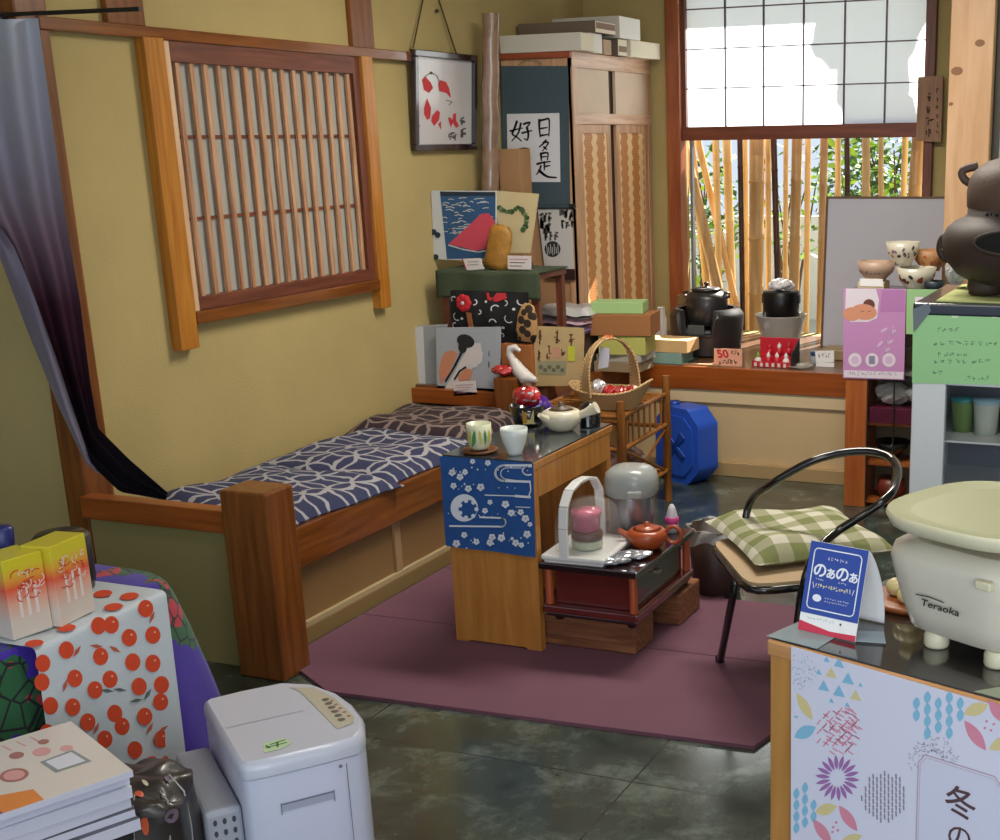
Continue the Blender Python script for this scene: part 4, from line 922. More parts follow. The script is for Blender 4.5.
# clear domed cover on a white tray
A_, B_, C_ = AZ(541, 557, CT+.01), AZ(596, 565, CT+.01), AZ(624, 541, CT+.01)
cen = (A_+C_)/2; cen = Vector((-1.828, 3.765, CT))
wp = mat('white_plastic', '#DADAD8', .35, coat=.2)
t = thing('covered_tray', 'white tray with a clear dome and a tall white carrying handle on the tea chest', 'tray', cen, .05)
mb = MB().box(-.105, .105, -.135, .135, 0, .014, wp).box(-.112, .112, -.142, .142, .012, .03, wp); mb.build('tray', t, bevel=.01, seg=3)
pts = [(-.02-.0, -.138, .02), (-.02, -.138, .12), (-.02, -.128, .19), (-.02, -.09, .235), (-.02, -.03, .25), (-.02, .03, .25), (-.02, .09, .235), (-.02, .128, .19), (-.02, .138, .12), (-.02, .138, .02)]
mb = MB()
for i in range(len(pts)-1):
    a, b__ = Vector(pts[i]), Vector(pts[i+1]); d = (b__-a).normalized(); n = Vector((0, -d.z, d.y))*.006; x = Vector((.016, 0, 0))
    mb.hexa([a-x-n, a+x-n, a+x+n, a-x+n], [b__-x-n, b__+x-n, b__+x+n, b__-x+n], wp)
hdl = mb.build('carry_handle', t, bevel=.003); hdl.rotation_euler = (0, 0, math.radians(-4)); 
clr = mat('clear_dome', '#DDDDDD', .05, alpha=.11, spec=.6)
MB().lathe([(.098, .031), (.098, .10), (.092, .14), (.075, .17), (.04, .19), (0, .195)], clr, n=36, sy=1.2, pw=3.).build('clear_dome', t)
gl = Vector(cen)
pinkp = mat('pink_tub', '#C9607E', .35, coat=.3)
o = MB().lathe([(0, 0), (.045, 0), (.05, .004), (.052, .028), (.048, .03), (0, .031)], mat('green_tin', '#A9B296', .5), n=26).build('round_tin', origin=(0, 0, 0)); o.matrix_basis = Matrix.Translation((gl.x+.01, gl.y-.03, CT+.031)); tag(o, 'flat pale green tin at the bottom of the stack under the clear dome', 'tin')
o = MB().lathe([(0, 0), (.048, 0), (.052, .004), (.052, .024), (.04, .03), (0, .03)], mat('brown_lid', '#5E3326', .4), n=26).build('wooden_bowl', origin=(0, 0, 0)); o.matrix_basis = Matrix.Translation((gl.x+.01, gl.y-.03, CT+.063)); tag(o, 'brown round lid lying on the pale green tin under the dome', 'lid')
o = MB().lathe([(0, 0), (.044, 0), (.046, .05), (.05, .052), (.05, .066), (0, .067)], pinkp, n=26).build('pink_tub', origin=(0, 0, 0)); o.matrix_basis = Matrix.Translation((gl.x+.01, gl.y-.03, CT+.094)); tag(o, 'pink plastic tub on top of the stack under the clear dome', 'tub')
# silver hot water pot
p = AZ(633, 540, CT)
t = thing('hot_water_pot', 'silver electric hot water pot with a pale grey lid on the tea chest', 'pot', (-1.775, 4.01, CT+.0)); t.scale = (.90, .90, .93)
ss = mat('brushed_steel', '#A5A5AE', .28, .85)
MB().lathe([(0, 0), (.082, 0), (.085, .006), (.088, .15), (.090, .165)], ss, n=36).build('pot_body', t)
lg = mat('grey_plastic', '#9A9E9C', .3, coat=.3)
MB().lathe([(.092, .160), (.098, .17), (.10, .19), (.099, .215), (.092, .245), (.07, .262), (.04, .268), (0, .27)], lg, n=36, pw=2.6).build('pot_lid', t)
MB().box(-.03, .03, -.118, -.07, .165, .195, lg).build('spout_cover', t, bevel=.008).rotation_euler = (0, 0, .5)
MB().tube([(-.098, -.02, .20), (-.112, -.03, .12), (-.108, -.035, .06)], .005, lg, 8).build('carry_bar', t)
# pink and white bottle beside the pot
o = MB().lathe([(0, 0), (.022, 0), (.024, .03), (.022, .05), (.014, .085), (.006, .10), (0, .102)], mat('bottle_white', '#CFC9D2', .3, coat=.4), n=18).lathe([(.0235, .03), (.0245, .032), (.0245, .055), (.022, .056)], mat('hot_pink', '#C43C82', .4), n=18).build('small_bottle', origin=(0, 0, 0)); o.matrix_basis = Matrix.Translation((-1.655, 4.08, CT+.001)); tag(o, 'small white bottle with a bright pink band beside the hot water pot', 'bottle')
# terracotta teapot
t = thing('teapot', 'orange brown clay teapot with a ring handle near the tea chest corner', 'teapot', (-1.665, 3.88, CT+.0005), .2); t.scale = (1.1, 1.1, 1.1)
clay = mat('orange_clay', '#A5491F', .35, coat=.3)
MB().lathe([(0, 0), (.035, 0), (.05, .012), (.062, .035), (.063, .05), (.05, .062), (.045, .062), (.04, .056), (0, .05)], clay, n=30).build('pot_body', t)
MB().lathe([(0, .058), (.044, .062), (.03, .07), (.008, .073), (.009, .082), (0, .085)], clay, n=24).build('pot_lid', t)
MB().tube([(.06+.022-.024*math.cos(a), 0, .045+.026*math.sin(a)) for a in [k*2*PI/16 for k in range(16)]], .0065, clay, 8, closed=True).build('ring_handle', t)
MB().tube([(-.055, -.01, .04), (-.075, -.014, .052), (-.086, -.016, .062)], [.012, .009, .008], clay, 10).build('spout', t)
# crumpled clear film and silver packets in front
for i, (x, y, s, lb) in enumerate(((-1.70, 3.68, .05, 'crumpled silver packet at the near corner of the tea chest top'), (-1.665, 3.76, .06, 'clear film wrapped packet in front of the clay teapot'))):
    packet(x, y, CT, s, s*.6, .012, mat('film_silver', '#A9ADB5', .15, .5, noise=.4, nscale=25), 'film_packet', lb, 70+i, .6, silv)
# brown bin with clear bag
p = AZ(700, 602, 0)
t = thing('waste_bin', 'dark brown bin lined with a clear bag behind the tea chest', 'bin', (-1.615, 4.42, 0))
MB().lathe([(0, .001), (.085, .001), (.09, .01), (.105, .26), (.10, .26), (.085, .02), (0, .015)], mat('bin_brown', '#33211B', .5), n=30).build('bin_body', t)
def bagl(u, v): a = 2*PI*u; r = .1+.02*v+.008*math.sin(a*9+v*5); return (r*math.cos(a), r*math.sin(a), .262-.05*v*(1+.3*math.sin(a*5))+.02*math.sin(PI*v))
MB().grid(bagl, 60, 6, mat('bag_clear', '#C9CCCA', .15, alpha=.45)).build('bin_bag', t)

# ================================================================ chair
bt = mat('black_tube', '#0C0C0D', .18, coat=.6, spec=.6)
t = thing('folding_chair', 'black tubular chair with a curved backrest loop and tan seat facing the tea chest', 'chair', (-1.08, 3.72, 0))
def pz(x, y, z): return AZ(x, y, z)
L_ = [pz(720, 662, .01), pz(735, 585, .36), pz(741, 545, .42), pz(750, 503, .54), pz(770, 485, .62), pz(790, 472.5, .665), pz(810, 462, .70), pz(830, 455.5, .72), pz(850, 452, .735), pz(870, 451.5, .74), pz(885, 455, .735), pz(894, 461, .725), pz(898, 472, .71), pz(893, 490, .68), pz(882, 502, .655), pz(870, 511, .63), pz(852, 522, .60), pz(838, 531, .575), pz(824, 543, .55), pz(813, 557, .52), pz(805, 580, .46), pz(799, 612, .36), Vector((-1.0, 3.30, .01))]
# smooth the loop (Catmull-Rom)
def cat(P, k=4):
    out = []
    for i in range(len(P)-1):
        p0, p1, p2, p3 = P[max(i-1, 0)], P[i], P[i+1], P[min(i+2, len(P)-1)]
        for j in range(k):
            s = j/k; out.append(.5*((2*p1)+(p2-p0)*s+(2*p0-5*p1+4*p2-p3)*s*s+(3*p1-p0-3*p2+p3)*s**3))
    return out+[P[-1]]
def ch(mb, name, **k): return mb.build(name, t, world=True, **k)
ch(MB().tube(cat(L_), .0125, bt, 12), 'backrest_loop')
A = Vector((-1.385, 3.74, .40)); B = Vector((-1.13, 3.36, .40)); D = Vector((.82, .57, 0)); 
seat = [A, A+(B-A)*.5+Vector((-.02, -.015, 0)), B, B+D*.10+Vector((.02, -.0, 0)), B+D*.40, A+D*.40]
def rnd_poly(P, r=.05):
    out = []
    for i, p in enumerate(P):
        a, b__ = P[i-1], P[(i+1) % len(P)]; u = (a-p).normalized()*r; v = (b__-p).normalized()*r
        for s in (0, .33, .66, 1): out.append((1-s)**2*(p+u)+2*s*(1-s)*p+s*s*(p+v))
    return out
sp = rnd_poly([A, B, B+D*.40, A+D*.40], .07)
ch(MB().prism(sp, (0, 0, .025), mat('seat_tan', '#B59A78', .6)), 'seat', bevel=.006)
ch(MB().tube([p+Vector((0, 0, .004)) for p in sp], .0125, bt, 10, closed=True), 'seat_frame')
for q, e in ((A+D*.36, Vector((-1.05, 4.02, .01))), (B+D*.38, Vector((-.78, 3.62, .01)))): ch(MB().tube([q, e], .0115, bt, 10), 'leg')
ch(MB().tube([Vector((-1.05, 4.02, .014)), Vector((-.78, 3.62, .014))], .0115, bt, 10), 'floor_bar')
for q in (L_[0], L_[-1]): ch(MB().lathe([(.0, 0), (.015, .0), (.015, .03), (.012, .032)], mat('rubber', '#1A1A1A', .8), c=(q.x, q.y, .001), n=12), 'rubber_foot')
ging = gingham('gingham', '#CDC9B8', '#A09F80', '#7A8050', .098)
def gf(u, v):
    e = (min(1, min(u, 1-u)*6)*min(1, min(v, 1-v)*6))**.5
    return ((u-.5)*.495*(1-.05*math.sin(PI*v)), (v-.5)*.455*(1-.06*math.sin(PI*u)), .026+(.045+.012*math.sin(u*8+1)*math.sin(v*7))*e)
def gl_(u, v): p = gf(u, v); e = (min(1, min(u, 1-u)*6)*min(1, min(v, 1-v)*6))**.5; return (p[0], p[1], .026-.026*e)
o = MB().grid(gf, 36, 36, ging).grid(gl_, 36, 36, ging).build('seat_cushion', origin=(0, 0, 0)); cc = (pz(705, 522, .46)+pz(762, 572, .46)+pz(885, 545, .46)+pz(838, 500, .46))/4
o.matrix_basis = Matrix.Translation((cc.x, cc.y, .4265)) @ Matrix.Rotation(math.radians(-52), 4, 'Z'); tag(o, 'green and cream checked cushion on the black chair seat', 'cushion')

# ================================================================ things on the bay platform
ZS = .551
iron = mat('iron_dark', '#2B2829', .38, noise=.1, nscale=20, bump=.1, bscale=200, coat=.25)
fx, fy_ = AY(707, 340, 6.55).x, 6.55
t = thing('brazier', 'dark grey round brazier with an open front holding the kettle on the platform', 'brazier', (fx, fy_, ZS))
mb = MB(); N = 48
def fr_(u, v):
    a = 2*PI*u; zz_ = .01+.232*v; r = .198*(1-.10*(1-v)**2)*(1-.25*max(0, v-.86)/.14*.5)
    d = math.atan2(math.sin(a+PI/2), math.cos(a+PI/2))   # angle from the front
    if abs(d) < .55 and v > .42:
        zz_ = .01+.232*(.42+(v-.42)*.12)
    return (r*math.cos(a), r*math.sin(a), zz_)
mb.grid(fr_, 64, 20, iron)
def fi_(u, v):
    p = fr_(u, 1-v); k = .84; return (p[0]*k, p[1]*k, p[2] if v < .9 else .12)
mb.grid(fi_, 64, 20, iron)
mb.add([fr_(k/64, 1) for k in range(65)]+[fi_(k/64, 0) for k in range(65)], [(k, k+1, 66+k, 65+k) for k in range(64)], iron, True)
mb.build('brazier_body', t)
MB().lathe([(0, 0), (.15, 0), (.165, .012)], iron, n=40).build('foot_ring', t)
MB().lathe([(0, .12), (.15, .12), (.15, .125), (0, .13)], mat('ash_grey', '#55585A', .9), n=32).build('ash_bed', t)
MB().box(-.045, .045, -.17, -.155, .11, .17, mat('front_tile', '#4A5250', .6)).build('front_tile', t, bevel=.004)
t = thing('iron_kettle', 'dark iron kettle with a small knobbed lid sitting in the grey brazier', 'kettle', (fx, fy_, ZS+.145))
MB().lathe([(0, 0), (.09, .01), (.108, .04), (.113, .10), (.112, .15), (.10, .175), (.08, .182), (.075, .19), (.07, .19)], iron, n=44).build('kettle_body', t)
MB().lathe([(0, .188), (.08, .188), (.083, .196), (.06, .203), (.01, .206), (.007, .215), (.014, .222), (.012, .23), (0, .232)], mat('lid_bronze', '#3E3836', .3, .5), n=32).build('kettle_lid', t)
for s_ in (-1, 1): MB().tube([(s_*.105, 0, .15), (s_*.128, 0, .158), (s_*.128, 0, .175), (s_*.1, 0, .178)], .007, iron, 8).build('lug', t)
# tray slab under the brazier
# price sign 50
F = Fy(6.19); mb = MB(); mb.prism([F(714, 348.5), F(742, 349), F(742, 366.5), F(714, 365.5)], (0, .003, 0), mat('sign_salmon', '#E8A98C', .8))
sr = mat('sign_red', '#C8202E', .7)
tpx(mb, '50', F, 718.5, 357.5, 11, sr, .001, .35, 1.05, .25); marks(mb, F, 731, 350.5, 9, 5, mat('sign_ink', '#3A2A28', .8), 3, .001, lw=.14); marks(mb, F, 718, 359.5, 20, 5, mat('sign_ink', ''), 5, .001, lw=.14)
p = F(728, 366); mb.prism([(p.x-.03, 6.192, ZS), (p.x+.03, 6.192, ZS), (p.x+.03, 6.192, p.z), (p.x-.03, 6.192, p.z)], (0, .02, 0), mat('card_foot', '#D9CBB8', .8))
tag(mb.build('price_sign'), 'salmon card with a red 50 in front of the grey brazier', 'sign')
mb = MB().box(fx+.0, fx+.2, 6.16, 6.185, ZS, ZS+.007, mat('pale_strip', '#B08A62', .6)); tag(mb.build('wooden_strip'), 'thin tan strip lying on the platform edge under the salmon card', 'strip')
mb = MB().box(fx-.12, fx+.03, 6.17, 6.33, ZS, ZS+.012, mat('teal_tray', '#2F5A58', .3, coat=.5)); tag(mb.build('teal_tray', bevel=.003), 'dark teal flat tray before the grey brazier', 'tray')
# red box of small dolls
ra, rb_ = AY(752, 370, 6.2), AY(787, 366, 6.2)
t = thing('doll_box', 'red open display box with a black side standing right of the salmon card', 'box', ((ra.x+rb_.x)/2, 6.27, ZS))
rdm = mat('doll_red', '#C01C30', .45); mb = MB()
x0, x1 = ra.x, rb_.x+.02
mb.box(x0, x1, 6.20, 6.34, ZS, ZS+.012, rdm).box(x0, x1, 6.33, 6.34, ZS+.012, ZS+.13, rdm).box(x0, x1, 6.20, 6.205, ZS+.012, ZS+.028, rdm).box(x0, x0+.004, 6.20, 6.33, ZS+.012, ZS+.03, rdm)
mb.build('tray_body', t, world=True, bevel=.001)
mb = MB().prism([(x1, 6.20, ZS), (x1, 6.34, ZS), (x1, 6.34, ZS+.13), (x1, 6.20, ZS+.07)], (.004, 0, 0), mat('box_black', '#17141A', .5)); mb.build('side_wall', t, world=True)
F = Fy(6.1985); mb = MB()
for k in range(6): q = x0+.012+k*(x1-x0-.02)/6; mb.box(q, q+.014, 6.197, 6.2, ZS+.003, ZS+.022, mat('label_stripe', '#D8CFC4', .7))
mb.build('front_label', t, world=True)
dw = mat('doll_white', '#E6DCD8', .5); dg = mat('doll_green', '#7DA33A', .5)
def doll(x, y, z, c1, c2, h, label):
    mb = MB().lathe([(0, 0), (.017, 0), (.022, .012), (.018, .03), (.008, .04)], c1, n=14).lathe([(.008, .036), (.013, .044), (.011, .056), (.004, .066), (0, .074)], c2, n=14)
    o = mb.build('small_doll', origin=(0, 0, 0)); o.matrix_basis = Matrix.Translation((x, y, z)); o.scale = (h, h, h); return tag(o, label, 'doll', 'small dolls in the red box')
w_ = (x1-x0)
for i, (fx_, y, dz, a_, b__, l) in enumerate(((.12, 6.225, .013, dw, dg, 'white and green small doll at the front corner of the red box'), (.38, 6.23, .013, rdm, dw, 'red doll with a white head, second along the front of the red box'), (.60, 6.23, .013, rdm, dw, 'red doll with a white head, third along the front of the red box'), (.84, 6.225, .013, dw, dw, 'all white small doll at the black side of the red box'),
     (.30, 6.30, .045, rdm, rdm, 'all red doll in the raised back row of the red box'), (.55, 6.30, .05, rdm, dw, 'white headed doll in the middle of the raised back row of the red box'), (.80, 6.30, .055, rdm, rdm, 'all red doll at the black end of the back row of the red box'))):
    doll(x0+w_*fx_, y, ZS+dz, a_, b__, .85, l)
MB().box(x0+.004, x1-.002, 6.27, 6.328, ZS+.013, ZS+.045, rdm).build('back_step', t, world=True)
# black cylinder with white cloth in a pale bowl
cx_ = AY(781, 330, 6.8).x; cy_ = 6.8
pb_ = mat('frosted_bowl', '#D0CDC4', .35, alpha=.75)
o = MB().lathe([(0, .002), (.085, .002), (.095, .02), (.137, .18), (.142, .186), (.132, .18), (.09, .03), (0, .015)], pb_, n=36).build('pale_bowl', origin=(0, 0, 0)); o.matrix_basis = Matrix.Translation((cx_, cy_, ZS)); tag(o, 'pale translucent bowl under the black cylinder by the window', 'bowl')
t = thing('black_canister', 'black canister topped with white crumpled cloth standing in the pale bowl', 'canister', (cx_, cy_, ZS+.055))
bm = mat('matte_black', '#0D0D0E', .35)
MB().lathe([(0, 0), (.05, .0), (.055, .06), (.06, .08), (.098, .10), (.10, .25), (.095, .256), (0, .256)], bm, n=32).build('canister_body', t)
wc = mat('white_cloth', '#F0EEF0', .8)
mb = MB(); rr2 = random.Random(8)
for k in range(11): a = 2*PI*k/11; mb.ball((.05*math.cos(a)*rr2.uniform(.6, 1.2), .05*math.sin(a)*rr2.uniform(.6, 1.2), .275+rr2.uniform(0, .025)), (.03, .028, .02), wc, 10, 6)
mb.ball((0, 0, .295), (.045, .04, .03), wc, 12, 8); mb.build('crumpled_cloth', t)
for s_ in (-1, 1): MB().box(s_*.098-.006, s_*.098+.006, -.02, .02, .19, .24, bm).build('side_lug', t, bevel=.003)
# jar with blue lid and white card
jx = AY(818, 358, 6.3).x
o = MB().lathe([(0, 0), (.035, 0), (.04, .01), (.04, .04), (.036, .045)], mat('jar_glass', '#C9D2D4', .1, alpha=.5), n=24).lathe([(.038, .046), (.041, .05), (.041, .062), (0, .064)], mat('jar_blue', '#24426E', .3, coat=.4), n=24).build('small_jar', origin=(0, 0, 0)); o.matrix_basis = Matrix.Translation((jx-.015, 6.36, ZS)); tag(o, 'small jar with a dark blue lid behind the white card', 'jar')
F = Fy(6.29); mb = MB(); q = [F(815, 351), F(834, 350.5), F(834, 362), F(816, 362.5)]; mb.prism(q, (0, .003, 0), white); zc_ = min(v.z for v in q)
marks(mb, F, 818, 353, 13, 5, mat('pale_ink', '#9A8FA0', .8), 4, .001, lw=.1); mb.prism([(q[3].x, 6.292, ZS), (q[2].x, 6.292, ZS), (q[2].x, 6.292, zc_+.002), (q[3].x, 6.292, zc_+.002)], (0, .003, 0), white)
tag(mb.build('white_card'), 'small white card with faint writing near the tall white board foot', 'card')
o = MB().lathe([(0, 0), (.05, 0), (.068, .012), (.064, .014), (.045, .005), (0, .004)], mat('glass_dish', '#C8C4B4', .08, alpha=.6, coat=.8), n=30).build('glass_dish', origin=(0, 0, 0)); o.matrix_basis = Matrix.Translation((AY(800, 366, 6.24).x, 6.24, ZS)); tag(o, 'shallow glass dish catching the light at the platform edge', 'dish')
mb = MB().box(AY(822, 350, 6.55).x, AY(850, 350, 6.55).x, 6.5, 6.68, ZS, ZS+.05, mat('buff_box', '#A08A66', .6)); tag(mb.build('buff_box', bevel=.004), 'buff coloured low box between the white card and the white board', 'box')
# clear bottle and bamboo vase near the cupboard
px_ = AY(662, 335, 6.7).x
o = MB().lathe([(0, .002), (.028, .002), (.03, .02), (.03, .15), (.02, .18), (.018, .21), (.022, .213)], mat('clear_bottle', '#E5E5E8', .05, alpha=.35, coat=.8), n=20).build('clear_bottle', origin=(0, 0, 0)); o.matrix_basis = Matrix.Translation((px_-.01, 6.72, ZS)); tag(o, 'clear bottle standing between the cupboard and the bamboo tube', 'bottle')
mb = MB(Matrix.Rotation(.10, 4, 'Y')).tube([(0, 0, 0), (0, 0, .1), (0, 0, .102), (0, 0, .2), (0, 0, .27)], [.026, .025, .028, .025, .027], mat('tube_olive', '#7A6236', .5, noise=.2), 16)
o = mb.build('bamboo_tube', origin=(0, 0, 0)); o.matrix_basis = Matrix.Translation((px_+.055, 6.8, ZS+.003)); tag(o, 'olive brown bamboo tube leaning beside the window jamb', 'vase')
# white board leaning in the window
bb_ = mat('board_face', '#C3C3CE', .5); bd = mat('board_edge', '#6A4A34', .5)
a1, c1 = AY(826, 196, 6.98), AY(946, 341, 6.98)
t = thing('white_board', 'pale grey framed board leaning against the window, its right edge behind the pine pillar', 'board', ((a1.x+c1.x)/2, 6.98, ZS))
Tb = Matrix.Translation((0, 6.95, ZS)) @ Matrix.Rotation(math.radians(-6), 4, 'X')
h_ = a1.z-ZS
MB(Tb).box(a1.x, c1.x, 0, .008, 0, h_, bb_).build('board_face', t, world=True)
mb = MB(Tb).box(a1.x-.012, c1.x, -.004, .014, h_-.012, h_, bd).box(a1.x-.012, a1.x, -.004, .014, 0, h_-.012, bd); mb.build('edge_frame', t, world=True)

# ================================================================ outside the window: bamboo screen, garden
bamb = [wood('bamboo_tan', '#B58A52', '#D9B57E', 'z', 2, .4, 12), wood('bamboo_straw', '#C8A468', '#E8CB92', 'z', 2, .4, 12), wood('bamboo_black', '#3A241C', '#57382B', 'z', 2, .4, 12)]
def pole(xt, xb, w, ki, Y, ztop, name, label, yt=150, yb=330):
    a, b_ = AY(xt, yt, Y), AY(xb, yb, Y); d = (a-b_)/(a.z-b_.z)
    p0 = b_+d*(.05-b_.z); p1 = b_+d*(ztop-b_.z); r = w/190/2; pts = []; rs = []
    n = 5 if ki != 2 else 7; off = random.Random(int(xt*10)).random()
    for k in range(n+1):
        s = k/n
        if 0 < k < n:
            s = min(.97, max(.03, s+.05*off)); 
            for ds, q in ((-.006, 1), (-.002, 1.1), (.002, 1.1), (.006, 1)): pts.append(p0+(p1-p0)*(s+ds)); rs.append(r*q)
        else: pts.append(p0+(p1-p0)*s); rs.append(r)
    mb = MB().tube(pts, rs, bamb[ki], 12); o = mb.build(name); tag(o, label, 'bamboo pole', 'bamboo poles outside the window'); return o
P_ = [(685, 728, 12, 0, 7.50, 1.70, 'tan bamboo pole leaning strongly at the left end of the screen'), (692, 712, 9, 0, 7.58, 1.66, 'thinner tan bamboo pole just behind the strongly leaning one'), (700, 742, 8, 0, 7.66, 1.66, 'slim tan pole leaning behind the leftmost ones'),
      (716, 720, 8, 1, 7.62, 1.66, 'straw coloured pole left of the first dark pole'), (727, 733, 10, 1, 7.7, 1.79, 'taller straw pole whose top shows above the middle rail'), (740, 743, 6, 2, 7.46, 1.67, 'thin dark brown pole, first of the dark ones'), (745, 747, 7, 1, 7.72, 1.80, 'second taller straw pole right of the first dark pole'),
      (757, 756, 17, 0, 7.55, 1.68, 'thickest tan bamboo pole between two thin dark poles'), (768, 769, 7, 1, 7.62, 1.66, 'slim straw pole beside the thickest pole'), (774, 779, 7, 2, 7.47, 1.67, 'thin dark brown pole right of the thickest pole'), (786, 785, 6, 1, 7.66, 1.66, 'slim straw pole before the second thick pole'),
      (797, 793, 12, 0, 7.53, 1.67, 'second thick tan pole right of the slim straw pole'), (808, 806, 7, 1, 7.66, 1.66, 'slim straw pole right of the second thick pole'), (824, 820, 9, 0, 7.56, 1.67, 'tan pole at the edge of the white board'), (838, 838, 7, 1, 7.64, 1.66, 'slim straw pole above the white board'),
      (847, 849, 6, 2, 7.47, 1.67, 'thin dark pole above the white board'), (866, 866, 9, 1, 7.58, 1.67, 'straw pole before the green leaves'), (881, 881, 6, 1, 7.6, 1.66, 'slim straw pole amid the bright leaves'), (905, 899, 7, 1, 7.66, 1.66, 'straw pole behind the leaning thick pole at the right'), (918, 905, 15, 0, 7.5, 1.68, 'thick tan pole leaning at the right end of the screen')]
for i, (xt, xb, w, ki, Y, zt2, lb) in enumerate(P_): pole(xt, xb, w, ki, Y, zt2, 'bamboo_pole', lb)
# garden: ground, pale wall, shrubs, eave
struct(MB().box(-7, 3, 7.42, 14, -.05, .0, mat('garden_ground', '#B5B09E', .9)), 'garden_ground')
struct(MB().box(-7, 3, 12.0, 12.1, 0, .95, mat('garden_wall_pale', '#DADAD2', .8)), 'garden_wall')
struct(MB().box(-5, 1.5, 7.42, 8.12, 2.885, 2.96, mat('eave_board', '#9C8E7C', .8)), 'eave')
leafm = [mat('leaf_green', '#5C8A35', .6), mat('leaf_bright', '#A5CF4A', .6), mat('leaf_dark', '#34562B', .6)]
for m_ in leafm: m_.node_tree.nodes['Principled BSDF'].inputs['Subsurface Weight'].default_value = 0
def shrub(cx, cy, cz, rx, ry, rz_, n, seed, label, stem=True):
    r = random.Random(seed); t = thing('garden_shrub', label, 'shrub', (cx, cy, 0), 0, 'shrubs beyond the bamboo screen'); mb = MB()
    for k in range(n):
        while True:
            p = Vector((r.uniform(-1, 1), r.uniform(-1, 1), r.uniform(-1, 1)))
            if p.length < 1: break
        p = Vector((p.x*rx, p.y*ry, cz+p.z*rz_)); a = Vector((r.uniform(-1, 1), r.uniform(-1, 1), r.uniform(-.6, .6))).normalized(); b_ = a.cross(Vector((r.uniform(-1, 1), r.uniform(-1, 1), 1))).normalized(); s = r.uniform(.03, .06)
        mb.poly([p-a*s, p-b_*s*.45, p+a*s, p+b_*s*.45], r.choice(leafm))
    mb.build('foliage', t)
    st = MB(); 
    for k in range(5): st.tube([(r.uniform(-.05, .05), 0, 0), (r.uniform(-rx*.4, rx*.4), r.uniform(-.1, .1), cz*.6), (r.uniform(-rx*.7, rx*.7), r.uniform(-.2, .2), cz+rz_*.4)], [.018, .012, .005], mat('twig', '#5A4636', .8), 6)
    st.build('stems', t)
for a_ in ((708, 215, 9.0, .28, .55, 420, 3, 'green shrub seen between the leftmost leaning poles'), (850, 170, 9.3, .3, .4, 320, 5, 'shrub seen around the thin dark pole above the white board'), (892, 178, 9.0, .38, .45, 620, 6, 'bright yellow green shrub seen left of the thick leaning pole'), (790, 210, 9.6, .3, .5, 160, 8, 'sparse shrub seen behind the second thick pole')):
    c_ = AY(a_[0], a_[1], a_[2]); shrub(c_.x, a_[2], c_.z, a_[3], .3, a_[4], a_[5], a_[6], a_[7])

# ================================================================ display case, bowls and posters at the right
HX0, HX1, HY = -1.465, -.93, 5.74
t = thing('display_case', 'orange brown wooden display case with glass front and shelves below the pillar', 'case', (-1.2, 5.84, 0))
def hp(mb, name, **k): return mb.build(name, t, world=True, **k)
HZ = above_z = .995
hp(MB().box(HX0, HX0+.10, HY, HY+.22, 0, HZ-.03, wood('case_wood', '#9A4F22', '#B8682F', 'z', 3, .35, coat=.2)), 'side_post', bevel=.003)
hp(MB().box(HX0, HX1, HY, HY+.24, HZ-.03, HZ, mat('case_top', '#54222B', .35, coat=.4)), 'top_board', bevel=.003)
hp(MB().box(HX1-.03, HX1, HY, HY+.22, 0, HZ-.03, mat('case_wood', '')), 'side_post')
hp(MB().box(HX0+.1, HX1-.03, HY+.2, HY+.215, 0, HZ-.03, mat('case_back', '#8F8268', .7)), 'back_board')
for z_, m_ in ((.62, mat('shelf_grey', '#7C7A74', .4)), (.385, mat('case_wood', '')), (.02, mat('case_wood', ''))): hp(MB().box(HX0+.1, HX1-.03, HY+.02, HY+.2, z_, z_+.015, m_), 'shelf')
mar = mat('maroon_board', '#5A1632', .35, coat=.3)
hp(MB().box(HX0+.11, HX1-.035, HY+.01, HY+.19, .40, .47, mar), 'maroon_shelf', bevel=.002)
hp(MB().box(HX0+.1, HX1-.03, HY+.004, HY+.008, .035, HZ-.03, gm), 'glass_front')
mb = MB()
for q in ((HX0+.10, HX0+.107), (HX0+.22, HX0+.226)): mb.box(q[0], q[1], HY+.0, HY+.01, .035, HZ-.03, mat('case_metal', '#3A3835', .3, .6))
for z_ in (.74, .60): mb.box(HX0+.1, HX1-.03, HY, HY+.01, z_, z_+.008, mat('case_metal', ''))
hp(mb, 'metal_edge')
for i, (x, y, z_, sx, lb) in enumerate(((HX0+.20, HY+.1, .472, .08, 'white cloth wrapped bundle at the post end of the maroon shelf'), (HX0+.33, HY+.1, .472, .07, 'white cloth wrapped bundle beside another on the maroon shelf'))):
    packet(x, y, z_, sx, .06, .045, mat('white_wrap', '#C9C9C6', .5, noise=.12, nscale=30), 'wrapped_bundle', lb, 90+i, 0, None, 'bundle', 'white bundles on the maroon shelf')
blk = mat('black_lacquer_bowl', '#120D0E', .15, coat=.8)
for i, (x, z_, lb) in enumerate(((HX0+.2, .036, 'black lacquer bowl low in the display case behind the chair back'), (HX0+.38, .036, 'second black lacquer bowl low in the display case'))):
    o = MB().lathe([(0, 0), (.035, 0), (.035, .01), (.06, .03), (.085, .075), (.082, .075), (.055, .03), (0, .02)], blk, n=30).build('lacquer_bowl', origin=(0, 0, 0)); o.matrix_basis = Matrix.Translation((x, HY+.1, z_+.19)); tag(o, lb, 'bowl', 'lacquer bowls in the display case')
hp(MB().box(HX0+.1, HX1-.03, HY+.02, HY+.2, .20, .215, mat('case_wood', '')), 'shelf')
rcl = mat('red_brown_pot', '#7A3020', .4)
o = MB().lathe([(0, 0), (.05, 0), (.07, .04), (.06, .09), (.05, .09), (0, .08)], rcl, n=24).build('red_brown_pot', origin=(0, 0, 0)); o.matrix_basis = Matrix.Translation((HX0+.2, HY+.1, .036)); tag(o, 'red brown pot beneath the black bowls in the display case', 'pot')
